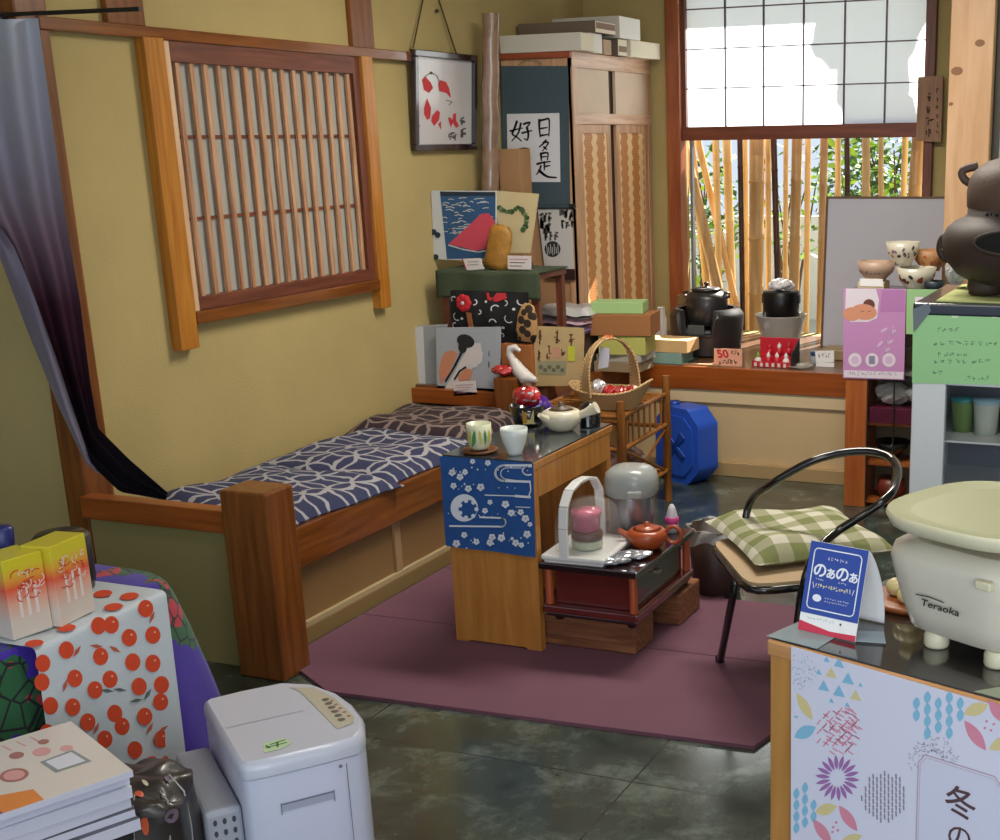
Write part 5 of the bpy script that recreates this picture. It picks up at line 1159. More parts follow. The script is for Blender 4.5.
# bowls on the case
HT = HZ+.001; cream = mat('bowl_cream', '#CDC7B4', .35, coat=.4); rbr = mat('bowl_red_brown', '#8E3F2C', .5); bgy = mat('bowl_blue_grey', '#8FA0A8', .4); brn = mat('bowl_brown', '#A87A50', .5)
def bowl(px_, py_, Y, r, h, m, label, dec=None, z=None, seed=1, tilt=0., rz=0.):
    c_ = AY(px_, py_, Y); zz_ = HT if z is None else z
    mb = MB().lathe([(0, .004), (r*.45, .004), (r*.45, 0), (r*.5, 0), (r*.52, h*.12), (r*.85, h*.45), (r, h), (r*.95, h), (r*.8, h*.5), (r*.4, h*.2), (0, h*.18)], m, n=34)
    if dec:
        q = random.Random(seed)
        for k in range(14):
            a = q.uniform(-2.6, .4); v = q.uniform(.35, .8); rr_ = r*(.85+.15*(v-.45)/.55)*1.02 if v > .45 else r*(.52+.33*(v-.12)/.33)*1.02
            def Fq(x, y, o=0., a=a, v=v): aa = a+x/r; vv = v+y/h; rad = (r*(.85+.15*(vv-.45)/.55) if vv > .45 else r*(.52+.33*(vv-.12)/.33))+.0012+o; return Vector((rad*math.cos(aa), rad*math.sin(aa), vv*h))
            s_ = q.uniform(.008, .014)*r/.08
            if v+s_/h > .95: continue
            mb.disc(Fq, 0, 0, s_, dec[k % len(dec)], 7, .0005, s_*.6, q.uniform(0, 3))
    o = mb.build('tea_bowl', origin=(0, 0, 0)); o.matrix_basis = Matrix.Translation((c_.x, Y, zz_)) @ Matrix.Rotation(tilt, 4, 'X'); return tag(o, label, 'bowl', 'tea bowls on the display case')
bowl(876, 280, 5.83, .088, .085, mat('bowl_blush', '#B79A86', .4), 'blush coloured tea bowl stacked upon two small cards on the case', z=HT+.035)
bowl(916, 284, 5.80, .088, .10, cream, 'cream tea bowl with red brown figures at the front of the case', [rbr, rbr, mat('bowl_dark', '#40302A', .5)], seed=4)
bowl(903, 250, 5.86, .076, .10, cream, 'small cream bowl with dark sprigs topmost on the stacked bowls', [mat('bowl_dark', ''), mat('bowl_mauve', '#8E6A78', .5)], z=HT+.101+.003, seed=7)
bowl(931, 262, 5.93, .08, .09, brn, 'tan brown bowl beside the pillar, behind the cream figured bowl', [mat('bowl_orange', '#A8541F', .5)], z=HT+.075, seed=9)
for i, (z0, m_, lb) in enumerate(((0, mat('card_cream', '#D3C49A', .8), 'cream box under the blush bowl at the edge of the case top'),)):
    a1, c1 = AY(858, 270, 5.76), AY(884, 287, 5.76)
    mb = MB().box(a1.x, c1.x, 5.76, 5.87, HT, HT+.034, m_); mb.box(a1.x+.01, c1.x-.005, 5.757, 5.76, HT+.016, HT+.050, white)
    F = Fy(5.7565); marks(mb, F, 865, 270, 16, 5, gink, 4, .0006, lw=.12); tag(mb.build('small_box', bevel=.001), lb, 'box')
o = MB().lathe([(0, 0), (.03, 0), (.05, .045), (.047, .045), (0, .01)], mat('bowl_navy', '#2A3440', .4), n=22).build('dark_cup', origin=(0, 0, 0)); o.matrix_basis = Matrix.Translation((AY(935, 265, 5.78).x-.0, 5.78, HT)); 
tag(o, 'small dark blue grey cup beside the cream figured bowl', 'cup')
# pink poster on the case front
F = Fy(HY-.006); mb = MB(); pkp = mat('poster_pink', '#C78FC4', .7); ppw = mat('poster_white', '#E6DCE8', .7)
mb.prism([F(843.5, 288), F(906, 289), F(904, 380), F(843, 378)], (0, .002, 0), pkp)
mb.shape(F, [(882, 290), (905, 290), (904.5, 312), (880, 312)], mat('poster_pink2', '#B97DB8', .7), .0004)
mb.shape(F, [(846, 288.5), (876, 289), (879, 300), (877, 318), (868, 322), (850, 322), (845, 315)], ppw, .0006)
sk = mat('poster_skin', '#D99678', .7); mb.disc(F, 864, 312, 13, sk, 18, .001, 8, .1); mb.disc(F, 852, 314, 9, sk, 14, .0012, 7); mb.disc(F, 869, 305, 6, mat('poster_hair', '#6A3F34', .7), 12, .0009)
mb.disc(F, 867, 310, 6.5, sk, 14, .0014, 5.5)
mb.stroke(F, [(861, 311), (864, 311.6)], .5, mat('poster_hair', ''), .0018); mb.stroke(F, [(868, 311.5), (871, 311)], .5, mat('poster_hair', ''), .0018)
for (x, y) in ((890, 342), (884, 330), (893, 332), (887, 350), (880, 344)): mb.disc(F, x, y, 4.2, mat('poster_pale', '#D9BBDC', .7), 10, .0008, 1.4, 2.0+(x % 3)*.3)
mb.stroke(F, [(882, 358), (888, 340), (894, 326)], .6, mat('poster_pale', ''), .0008)
for x in (855, 872, 889): mb.disc(F, x, 360, 6.6, ppw, 20, .001, 7); 
for x in (855, 889): mb.disc(F, x, 360, 4, mat('poster_pale', ''), 14, .0014)
mb.shape(F, [(869, 356), (875, 356), (875, 364), (869, 364)], mat('poster_grey', '#8D88A8', .7), .0014)
mb.shape(F, [(844, 370), (903.5, 372), (903, 379), (844, 377)], ppw, .001); marks(mb, F, 848, 371.5, 50, 4, mat('poster_grey', ''), 12, .0014, lw=.1)
tag(mb.build('pink_poster'), 'pink poster with a sleeping baby and three white circles on the display case', 'poster')
F = Fy(HY-.004); mb = MB(); mb.prism([F(906.5, 289), F(940, 289.5), F(938, 335), F(906, 334)], (0, .002, 0), mat('poster_green', '#9CC68E', .7)); mb.shape(F, [(915, 297), (933, 297), (932, 305), (915, 305)], ppw, .0006); mb.disc(F, 920, 301, 1.6, mat('poster_grey', ''), 8, .001)
tag(mb.build('green_poster'), 'narrow light green poster behind the refrigerator corner, beside the pink one', 'poster')

# ================================================================ refrigerated glass case
RY = 3.62; RX0 = AY(912, 390, RY).x; RZ = AY(930, 303, RY).z; RXE = .35
t = thing('drinks_refrigerator', 'white framed glass door refrigerator behind the kitchen scale', 'refrigerator', ((RX0+RXE)/2, RY+.25, 0))
fw = mat('fridge_white', '#E0E4E6', .35, coat=.2); fdk = mat('fridge_top_dark', '#232A3A', .25, coat=.5)
def rp_(mb, name, **k): return mb.build(name, t, world=True, **k)
w_ = AY(944, 430, RY).x-RX0; zt2 = AY(960, 386, RY).z
mb = MB().box(RX0, RX0+.03, RY+.03, RY+.5, 0, RZ-.02, fw).box(RXE-.03, RXE, RY+.03, RY+.5, 0, RZ-.02, fw).box(RX0+.03, RXE-.03, RY+.47, RY+.5, 0, RZ-.02, fw).box(RX0+.03, RXE-.03, RY+.03, RY+.47, 0, .25, fw).box(RX0+.03, RXE-.03, RY+.03, RY+.47, zt2+.04, RZ-.02, fw)
rp_(mb, 'cabinet', bevel=.004)
mb = MB().box(RX0, RX0+w_, RY, RY+.03, .1, RZ-.035, fw).box(RXE-.07, RXE, RY, RY+.03, .1, RZ-.035, fw).box(RX0+w_, RXE-.07, RY, RY+.03, zt2, RZ-.035, fw).box(RX0+w_, RXE-.07, RY, RY+.03, .1, .2, fw)
dr = rp_(mb, 'door_frame', bevel=.004)
rp_(MB().box(RX0+w_, RXE-.07, RY+.012, RY+.018, .2, zt2, gm), 'door_glass')
rp_(MB().box(RX0-.004, RXE+.004, RY-.006, RY+.5, RZ-.034, RZ, fdk), 'top_cap', bevel=.006)
for y_ in (443, 500, 560):
    z_ = AY(965, y_, RY+.05).z; mb = MB().box(RX0+.03, RXE-.03, RY+.045, RY+.45, z_, z_+.006, mat('wire_white', '#D5D8DA', .3)); rp_(mb, 'shelf')
rp_(MB().box(RX0+.03, RXE-.03, RY+.44, RY+.45, .26, zt2+.03, mat('fridge_inside', '#7C828C', .5)), 'inner_back')
zz_ = AY(965, 443, RY+.05).z+.0065
for i, (px_, Y, r, h, m1, lb) in enumerate(((962, RY+.18, .035, .10, mat('tin_teal', '#3E8F8E', .35, coat=.4), 'teal topped cup nearest the door post inside the refrigerator'), (985, RY+.15, .038, .105, mat('tin_pale', '#9FC4D0', .3, coat=.4), 'pale blue cup on the upper shelf inside the refrigerator'), (1010, RY+.2, .04, .09, mat('tin_amber', '#B98A3E', .4), 'amber cup at the picture edge inside the refrigerator'))):
    mb = MB().lathe([(0, 0), (r*.8, 0), (r, h*.9), (r, h)], mat('cup_body%d' % i, ['#7C9A5A', '#C8CFC0', '#8A7A50'][i], .4), n=24).lathe([(r*1.03, h*.88), (r*1.05, h*.9), (r*1.05, h), (0, h+.002)], m1, n=24)
    o = mb.build('chilled_cup', origin=(0, 0, 0)); o.matrix_basis = Matrix.Translation((AY(px_, 440, Y).x, Y, zz_)); tag(o, lb, 'cup', 'cups on the refrigerator shelf')
# green notice taped on the door
F = Fy(RY-.003); mb = MB(); gn = mat('notice_green', '#A3D79A', .75); gi = mat('notice_ink', '#5F7F68', .8)
mb.prism([F(913, 313), F(930, 311), F(1040, 314), F(1040, 386), F(912, 383)], (0, .0015, 0), gn)
for (x, y, w, n) in ((936, 330, 24, 4), (932, 344, 68, 9), (937, 355, 32, 5), (932, 362, 60, 8), (932, 373, 12, 2), (965, 379, 26, 4)): 
    for k in range(2): marks(mb, F, x, y-3, w, 4.6, gi, n, .0006+k*.0002, lw=.10)
for x in (955, 995): mb.shape(F, [(x-4, 311.5), (x+4, 311.5), (x+3, 318), (x-3, 318)], mat('tape_clear', '#D3E9C8', .4), .0012)
tag(mb.build('green_notice'), 'light green handwritten notice taped to the refrigerator door', 'notice')
mb = MB().prism([F(913, 309, .004), F(929, 302.5, .004), F(931, 311, .004), F(914, 332, .004)], (0, .001, 0), mat('tape_grey', '#7C8790', .25, alpha=.8)); tag(mb.build('grey_tape'), 'grey tape strip folded over the refrigerator corner', 'tape')
# yellow green cloth on top
fcx, fcy = AY(1030, 262, 3.86).x, 3.86
mb = MB().grid(lambda u, v: (AY(940, 300, 3.7).x+.55*u, RY+.02+.44*v, RZ+.003+.003*math.sin(u*14)*math.sin(v*9)), 16, 12, mat('yellow_cloth', '#B9BE7C', .9)); tag(mb.build('cloth_mat', solid=.004), 'yellow green cloth under the large brazier on the refrigerator', 'cloth')
# large dark brazier with kettle
fz = RZ+.011
cly = mat('furo_clay', '#382A23', .6, coat=.0, noise=.08, nscale=10); cly_in = mat('furo_dark', '#0B0A0A', .9)
t = thing('clay_brazier', 'large dark brown rounded brazier with an oval opening on the refrigerator', 'brazier', (fcx, fcy, fz))
z_of = lambda y: AY(1030, y, fcy).z-fz
R0 = abs(AY(943, 240, fcy).x-fcx)
prof = [(.45, .03), (.66, .04), (.82, .07), (.94, .115), (1.0, .17), (.995, .205), (.95, .24), (.86, .265), (.76, .28), (.725, .29), (.72, .325), (.70, .33)]
sc_ = z_of(203)/.33
prof = [(r*R0, z*sc_) for r, z in prof]
def onbody(a, z):
    for i in range(len(prof)-1):
        if prof[i][1] <= z <= prof[i+1][1]: k = (z-prof[i][1])/(prof[i+1][1]-prof[i][1]); r = prof[i][0]+(prof[i+1][0]-prof[i][0])*k; return r
    return prof[4][0]
MB().lathe([(0, .03)]+prof+[(prof[-1][0]*.94, prof[-1][1]-.06), (0, prof[-1][1]-.08)], cly, n=56).build('brazier_body', t)
za = z_of(237); 
def Fo(x, y, o=0.): a = -PI/2-.02+x/R0; z = za+y; r = onbody(a, z)+.001+o; return Vector((r*math.cos(a), r*math.sin(a), z))
mb = MB(); el = [(.122*math.cos(k*2*PI/28), .029*math.sin(k*2*PI/28)) for k in range(28)]
mb.grid(lambda u, v: Fo(.125*math.cos(2*PI*u)*v, .03*math.sin(2*PI*u)*v, .0025), 36, 10, cly_in); mb.build('fire_opening', t)
mb = MB().tube([Fo(x*1.03, y*1.1, .001) for x, y in el], .005, cly, 8, closed=True); mb.build('opening_rim', t)
mb = MB(); zb2 = z_of(212)
for k in range(7):
    x = -.13+k*.045
    def Fz(x_, y_, o=0., ): a = -PI/2+x_/R0; z = zb2+y_; r = onbody(a, z)+.001+o; return Vector((r*math.cos(a), r*math.sin(a), z))
    mb.disc(Fz, x-.02, 0, .01, cly_in, 8, .001, .0045); mb.disc(Fz, x, .002, .005, cly_in, 8, .001)
mb.build('neck_cutout', t)
for k in range(3):
    a = -PI/2-.95+k*2*PI/3; MB().lathe([(.02, -.0), (.045, .0), (.05, .02), (.045, .06)], cly, c=(R0*.55*math.cos(a), R0*.55*math.sin(a), 0), n=16).build('foot', t)
pL = AY(950, 243, fcy-.02)-Vector((fcx, fcy, fz)); MB().tube(cat([Vector(q) for q in [(pL.x+.03, -.03, pL.z+.03), (pL.x-.012, -.04, pL.z+.02), (pL.x-.024, -.04, pL.z-.012), (pL.x-.010, -.04, pL.z-.04), (pL.x+.03, -.03, pL.z-.05)]]), .0115, cly, 12).build('ring_lug', t)
for k, (yy, rr_) in enumerate(((0, .008),)):
    MB().tube([(pL.x-.01, -.055, pL.z-.02), (pL.x+.02, -.055, pL.z+.02), (pL.x+.045, -.055, pL.z+.05)], .009, mat('rolled_paper', '#C9BC9C', .7), 10).ball((pL.x+.05, -.055, pL.z+.056), .009, cly_in, 8, 6).build('rolled_paper', t)
kz = fz+prof[-1][1]-.02
t = thing('large_kettle', 'dark brown iron kettle with side lugs resting in the large clay brazier', 'kettle', (fcx, fcy, kz))
KR = abs(AY(968, 180, fcy).x-fcx); kh = AY(1030, 156, fcy).z-kz
kb = mat('kettle_brown', '#584439', .6, coat=.0, bump=.12, bscale=120, noise=.06)
MB().lathe([(KR*.94, 0), (KR*.99, .012), (KR*1.0, kh*.35), (KR*.97, kh*.58), (KR*.88, kh*.76), (KR*.70, kh*.91), (KR*.48, kh*.99), (KR*.47, kh*1.06), (KR*.42, kh*1.06)], kb, n=52).build('kettle_body', t)
MB().lathe([(0, kh*1.03), (KR*.47, kh*1.03), (KR*.48, kh*1.10), (KR*.3, kh*1.2), (.01, kh*1.24), (.012, kh*1.3), (.02, kh*1.36), (0, kh*1.42)], kb, n=36).build('kettle_lid', t)
for s_ in (-1, 1):
    c_ = (s_*(KR*.97), -.0, kh*.66); MB().tube(cat([Vector(q) for q in [(c_[0]-s_*.02, 0, c_[2]-.03), (c_[0]+s_*.014, 0, c_[2]-.014), (c_[0]+s_*.022, 0, c_[2]+.012), (c_[0]-s_*.02, 0, c_[2]+.024)]]), .0115, kb, 12).build('lug', t)
packet(AY(956, 285, 3.98).x, 3.98, RZ+.011, .035, .03, .035, mat('tissue', '#D9D7D0', .8), 'tissue', 'crumpled white tissue behind the feet of the large brazier', 120, 0, None, 'tissue')

# ================================================================ counter in the foreground
ang = math.atan2(1.94-2.08, -.24+.66); ZC = .8
t = thing('counter', 'orange wood counter with a glossy dark top in the near corner', 'counter', (-.66, 2.08, 0), ang)
cw = wood('counter_wood', '#AE7838', '#C68F4C', 'z', 3, .4, 8, .2); cwx = wood('counter_wood_x', '#B87F4C', '#CF9A66', 'x', 3, .4, 10, .2)
MB().box(0, 1.2, .0, .02, 0, ZC-.035, cw).box(0, .02, .02, .40, 0, ZC-.035, cw).box(1.18, 1.2, .02, .4, 0, ZC-.035, cw).box(.02, 1.18, .38, .4, 0, ZC-.035, cw).build('counter_body', t, bevel=.002)
MB().box(-.004, 1.204, -.006, .404, ZC-.035, ZC-.004, cwx).build('top_edge', t, bevel=.005)
MB().box(.0, 1.2, 0, .4, ZC-.004, ZC-.0005, mat('counter_top_dark', '#2A2826', .08, coat=.8, noise=.6, nscale=9)).build('glossy_top', t, bevel=.001)
Tc = t.matrix_basis.copy()
# printed winter poster on the counter front
P0 = Tc @ Vector((0, -.0065, 0)); nn = (Tc.to_3x3() @ Vector((0, 1, 0))); F = pxF(P0, nn)
def inv_uv(px_, py_): q = Tc.inverted() @ F(px_, py_); return q.x, q.z
mb = MB(); pbg = mat('poster_lilac_white', '#DCDCEE', .6)
q = [(791.5, 646), (1060, 724), (1060, 900), (791, 900)]
mb.prism([F(*p_, .001) for p_ in q], nn*.0008, pbg)
bl_, yl_, pk_, pu_, gr_ = mat('p_blue', '#86BEDC', .7), mat('p_yellow', '#DBCB94', .7), mat('p_pink', '#DB8CA2', .7), mat('p_purple', '#A26FAE', .7), mat('p_grey', '#8D8596', .7)
def Q(x, y): return 780+x/4.2, 640+y/4.2
rq = random.Random(11)
def leaf(x, y, L, w, a, m_, o=.0016):
    pts = []
    for k in range(9): s = -1+2*k/8; pts.append((s*L, w*(1-s*s)))
    for k in range(7): s = 1-2*(k+1)/8; pts.append((s*L, -w*(1-s*s)))
    c_, s__ = math.cos(a), math.sin(a); mb.shape(F, [Q(x+p_[0]*c_-p_[1]*s__, y+p_[0]*s__+p_[1]*c_) for p_ in pts], m_, o)
def inpost(x, y): return x > 55 and y > (x-50)*.291+30
for k in range(120):
    a = rq.uniform(0, 2*PI); r = 85*math.sqrt(rq.random()); x, y = 68+r*math.cos(a), 130+r*.95*math.sin(a)
    if inpost(x, y): an = rq.uniform(0, 3); mb.stroke(F, [Q(x, y), Q(x+7*math.cos(an), y+7*math.sin(an))], .45, bl_ if rq.random() < .5 else gr_, .0014)
for (x, y, s_, m_) in ((198, 82, 15, bl_), (250, 98, 26, bl_), (218, 140, 27, yl_), (288, 165, 30, bl_), (165, 135, 15, bl_), (186, 195, 28, bl_), (250, 218, 30, bl_), (320, 235, 28, yl_), (340, 188, 11, bl_), (218, 255, 13, bl_), (285, 272, 13, bl_)):
    mb.shape(F, [Q(x, y-s_), Q(x+s_*.85, y+s_*.75), Q(x-s_*.85, y+s_*.4)], m_, .0016)
leaf(105, 278, 66, 20, 1.05, yl_); leaf(107, 386, 50, 26, -.45, bl_); leaf(70, 322, 10, 5, .3, bl_)
# pink fret circle
for k in range(150):
    x, y = 250+rq.uniform(-95, 95), 375+rq.uniform(-105, 105)
    x = 250+round((x-250)/13)*13; y = 375+round((y-375)/13)*13
    if ((x-250)/92)**2+((y-375)/105)**2 > .95: continue
    d = (20, 13) if (round((x-250)/13)+round((y-375)/13)) % 3 else (-14, 18); mb.stroke(F, [Q(x, y), Q(x+d[0], y+d[1])], 1.2, pk_, .0016)
for k in range(18):
    a = 2*PI*k/18+.1; leaf(243+62*math.cos(a), 578+66*math.sin(a), 32, 8.5, a, pu_)
for i in range(5):
    for j in range(7):
        x, y = 575+i*46, 215+j*50+(25 if i % 2 else 0)
        if ((x-665)/112)**2+((y-300)/108)**2 < 1 and y > (x-50)*.291+42: leaf(x, y, 27, 15, PI/2+.1, bl_)
for i in range(4):
    for j in range(6):
        x, y = 35+i*36, 620+j*48+(24 if i % 2 else 0)
        if x > 55 and ((x-80)/66)**2+((y-715)/105)**2 < 1: leaf(x, y, 25, 13, PI/2+.1, bl_)
for (x, y) in ((645, 460),):
    for k in range(150):
        a = rq.uniform(PI*.9, PI*2.05); r = rq.uniform(.35, 1); xx, yy = x+105*r*math.cos(a), 510+110*r*math.sin(a)
        an = rq.uniform(0, 3); mb.stroke(F, [Q(xx, yy), Q(xx+7*math.cos(an), yy+7*math.sin(an))], .55, gr_, .0014)
for k in range(13):
    for j in range(9):
        x, y = 345+k*16, 550+j*26+(13 if k % 2 else 0)
        if ((x-440)/98)**2+((y-650)/105)**2 < .95: mb.stroke(F, [Q(x, y), Q(x+1, y+19)], 1.5, gr_, .0016)
leaf(825, 290, 55, 26, -.35, yl_); leaf(822, 400, 78, 25, .95, pk_); leaf(915, 300, 60, 24, .95, pk_); leaf(925, 435, 50, 24, -.5, yl_)
for (x, y) in ((870, 340), (900, 352), (862, 368), (888, 378)): mb.disc(F, *Q(x, y), 1.4, pk_, 8, .0016)
leaf(195, 710, 48, 24, -.3, yl_); leaf(288, 748, 66, 22, .95, pk_); leaf(180, 805, 66, 22, .95, pk_); leaf(300, 838, 50, 22, -.4, yl_)
for (x, y) in ((238, 765), (226, 785), (245, 798), (222, 805)): mb.disc(F, *Q(x, y), 1.4, pk_, 8, .0016)
fm_ = mat('p_frame', '#B88A96', .7)
mb.shape(F, [Q(584, 512), Q(612, 480), Q(905, 572), Q(930, 612), Q(930, 1100), Q(566, 1100)], mat('p_inner', '#D5D6EA', .6), .0018)
mb.stroke(F, [Q(566, 1100), Q(584, 512), Q(612, 480), Q(905, 572), Q(930, 612), Q(930, 1100)], .7, fm_, .0022)
mb.stroke(F, [Q(574, 1100), Q(592, 518), Q(618, 492), Q(900, 582), Q(920, 616)], .35, fm_, .0022)
mb.build('winter_poster', None); ob_ = bpy.data.objects['winter_poster']; tag(ob_, 'white poster with pastel blue, pink and purple round motifs on the counter front', 'poster')
tx = MB(); ti = mat('p_brown', '#5A4044', .7)
def skewF(x, y, o=0.): return F(x, y+(x-960)*.28, o)
tpx(tx, '冬', skewF, 946, 814, 33, ti, .0024, .45); tpx(tx, 'の', skewF, 949, 846, 27, ti, .0024, .2)
txo = tx.build('poster_lettering', None, origin=tuple(ob_.location)); txo.parent = ob_; txo.location = (0, 0, 0)
# clear film sheets lying at the counter corner
mb = MB().prism([Tc @ Vector(p_) for p_ in ((-.005, -.004, ZC+.0005), (.10, .0, ZC+.0005), (.09, .13, ZC+.0005), (.0, .1, ZC+.0005))], (0, 0, .001), mat('clear_sheet', '#AFC0C6', .1, alpha=.5)); tag(mb.build('clear_sheet'), 'clear plastic sheet lying on the counter corner under the blue card', 'sheet')
mb = MB().prism([Tc @ Vector(p_) for p_ in ((.40, .0, ZC+.0005), (.62, .0, ZC+.0005), (.62, .11, ZC+.0005), (.46, .10, ZC+.0005))], (0, 0, .001), mat('pale_sheet', '#9DA892', .3, alpha=.85)); tag(mb.build('clear_sheet'), 'pale green grey sheet lying before the kitchen scale', 'sheet')
# blue folded card
b0, b1 = AZ(798, 629, ZC+.002), AZ(855, 642, ZC+.002)
ud = (b1-b0).normalized(); vd = Vector((-ud.y, ud.x, 0)); wdt = (b1-b0).length
hgt = .155; lean = .045
t = thing('folded_card', 'blue folded table card with white rounded frame standing on the counter corner', 'card', b0, math.atan2(ud.y, ud.x))
up = (Vector((0, lean, hgt))).normalized(); Fc2 = frame((0, 0, 0), (1, 0, 0), up); HH = Vector((0, lean, hgt)).length
cb = mat('card_blue', '#22439C', .4, coat=.2); mb = MB()
mb.prism([Fc2(0, 0), Fc2(wdt, 0), Fc2(wdt, HH), Fc2(0, HH)], tuple(Fc2(0, 0, -.0015)-Fc2(0, 0)), white)
mb.shape(Fc2, [(0, HH*.20), (wdt, HH*.20), (wdt, HH), (0, HH)], cb, .0006)
mb.shape(Fc2, [(0, 0), (wdt, 0), (wdt, HH*.065), (wdt*.55, HH*.05), (0, HH*.11)], mat('card_red2', '#CE3650', .5), .0008)
wl_ = mat('card_white', '#E8ECF5', .6); x0, x1, y0, y1, r = wdt*.09, wdt*.91, HH*.26, HH*.93, .008
rpz = []
for (cx2, cy2, a0) in ((x1-r, y1-r, 0), (x0+r, y1-r, PI/2), (x0+r, y0+r, PI), (x1-r, y0+r, 3*PI/2)):
    for k in range(5): a = a0+PI/2*k/4; rpz.append((cx2+r*math.cos(a), cy2+r*math.sin(a)))
mb.stroke(Fc2, rpz+[rpz[0]], .0022, wl_, .0012)
text(mb, 'の', Fc2, wdt*.13, HH*.63, .029, wl_, .0014, 1, .0008); text(mb, 'ぁ', Fc2, wdt*.36, HH*.63, .024, wl_, .0014, 1, .0006)
text(mb, 'の', Fc2, wdt*.52, HH*.63, .029, wl_, .0014, 1, .0008); text(mb, 'ぁ', Fc2, wdt*.75, HH*.63, .024, wl_, .0014, 1, .0006)
marks(mb, Fc2, wdt*.34, HH*.82, wdt*.34, .005, wl_, 7, .0014, lw=.15); marks(mb, Fc2, wdt*.18, HH*.585, wdt*.14, .003, wl_, 4, .0014, lw=.2); marks(mb, Fc2, wdt*.58, HH*.585, wdt*.14, .003, wl_, 4, .0014, lw=.2)
for k in range(2): marks(mb, Fc2, wdt*.18, HH*.50, wdt*.64, .007, mat('card_cream2', '#E5DFB8', .6), 14, .0014+k*.0002, lw=.16)
mb.stroke(Fc2, [(wdt*.14, HH*.55), (wdt*.17, HH*.49)], .0012, wl_, .0014); mb.stroke(Fc2, [(wdt*.86, HH*.55), (wdt*.84, HH*.49)], .0012, wl_, .0014)
mb.disc(Fc2, wdt*.25, HH*.385, .009, wl_, 18, .0014, .0065); marks(mb, Fc2, wdt*.38, HH*.39, wdt*.44, .003, wl_, 10, .0014, lw=.15); marks(mb, Fc2, wdt*.38, HH*.355, wdt*.4, .003, wl_, 10, .0014, lw=.15)
marks(mb, Fc2, wdt*.12, HH*.14, wdt*.5, .005, mat('card_pale_ink', '#A9C0B8', .7), 9, .0012, lw=.14); mb.disc(Fc2, wdt*.72, HH*.15, .0022, mat('navy2', '#2A3560', .6), 8, .0014)
mb.build('front_panel', t)
mb = MB()
def bkp(u, v): z = Fc2(0, HH).z*(1-v); y = lean+.0+(.075)*math.sin(v*PI/2)**.8-.01*v; return (wdt*u, y, max(z, 0))
mb.grid(bkp, 6, 16, white); mb.build('back_panel', t, solid=.0012)
mb = MB().poly([(wdt+.0, 0.0, .001), (wdt+.05, .02, .001), (wdt+.02, .07, .001), (wdt-.02, .05, .001)], mat('tape_blue', '#A7BAC9', .2, alpha=.7)); mb.build('clear_tape', t)
# small cups with yellow pieces on a wooden tray behind the card
tr = AZ(893, 622, ZC)
mb = MB().lathe([(0, 0), (.07, 0), (.08, .012), (.074, .014), (0, .006)], mat('tray_wood', '#9A5428', .4, coat=.3), n=32); o = mb.build('round_tray', origin=(0, 0, 0)); trc = Vector((-.46, 2.33, ZC)); o.matrix_basis = Matrix.Translation(trc); tag(o, 'round wooden tray between the blue card and the kitchen scale', 'tray')
for i, (dx, dy, dz) in enumerate(((0, -.03, 0), (-.03, .01, 0), (.03, .02, 0), (0, .0, .034), (-.015, .015, .036), (.0, .005, .068))):
    mb = MB().ball((0, 0, .018), (.022, .02, .018), mat('candy_yellow', '#D8CC96', .4, coat=.3), 14, 8); o = mb.build('wrapped_sweet', origin=(0, 0, 0)); o.matrix_basis = Matrix.Translation(trc+Vector((dx, dy, .0085+dz)))
    tag(o, 'pale yellow sweet in the small heap on the round wooden tray', 'sweet', 'pale yellow sweets on the round tray')

# ================================================================ kitchen scale
sang = math.radians(-27)
t = thing('kitchen_scale', 'cream kitchen scale with a wide pale green pan standing on the counter', 'scale', (-.29, 2.187, ZC), sang)
scb = mat('scale_cream', '#DAD3C2', .4, coat=.15); scg = mat('pan_green', '#BABC98', .4, coat=.1); scr = mat('pan_cream', '#DAD4B4', .45, coat=.1)
def rsq(hx, hy, z, n=40, pw=4.5): return [(hx*math.cos(a)*(abs(math.cos(a))**pw+abs(math.sin(a))**pw)**(-1/pw), hy*math.sin(a)*(abs(math.cos(a))**pw+abs(math.sin(a))**pw)**(-1/pw), z) for a in [2*PI*k/n for k in range(n)]]
def loft(mb, rings, m, cap0=True, cap1=True):
    n = len(rings[0]); vs = [p for r in rings for p in r]
    mb.add(vs, [(i*n+k, i*n+(k+1) % n, (i+1)*n+(k+1) % n, (i+1)*n+k) for i in range(len(rings)-1) for k in range(n)], m, True)
    if cap0: mb.poly(rings[0][::-1], m)
    if cap1: mb.poly(rings[-1], m)
mb = MB(); loft(mb, [rsq(.10, .10, .026), rsq(.115, .113, .032), rsq(.127, .125, .07), rsq(.142, .138, .125), rsq(.149, .144, .158), rsq(.145, .14, .176), rsq(.11, .11, .188)], scb); mb.build('scale_body', t)
mb = MB(); loft(mb, [rsq(.140, .140, .212, 48, 3), rsq(.160, .160, .215, 48, 3), rsq(.168, .168, .233, 48, 3), rsq(.165, .165, .240, 48, 3)], scr, True, False); mb.build('pan_rim', t)
mb = MB(); loft(mb, [rsq(.165, .165, .240, 48, 3), rsq(.158, .158, .238, 48, 3), rsq(.13, .13, .235, 48, 3)], scg, False, True); mb.build('pan_surface', t)
MB().lathe([(.03, .186), (.035, .19), (.035, .21)], mat('pan_support', '#9A7058', .6), n=20).build('pan_support', t)
for x in (-.05, .075):
    for y in (-.088, .08): MB().lathe([(0, 0), (.02, 0), (.022, .004), (.022, .02), (.018, .028)], scr, c=(x, y, 0.0005), n=20).build('foot', t)
Fs = frame((-.0, -.1325, .10), (1, 0, 0), (0, -.19, 1)); mb = MB(); lg_ = mat('logo_dark', '#26322C', .5)
text(mb, 'Teraoka', Fs, -.05, -.012, .019, lg_, .006, 1.25, .0004, .25); mb.stroke(Fs, [(-.058, .006), (-.03, .0085), (.0, .006)], .0022, lg_, .006)
mb.build('logo_lettering', t)
MB().box(.07, .1, -.155, -.14, .15, .165, scr).build('level_knob', t, bevel=.003)

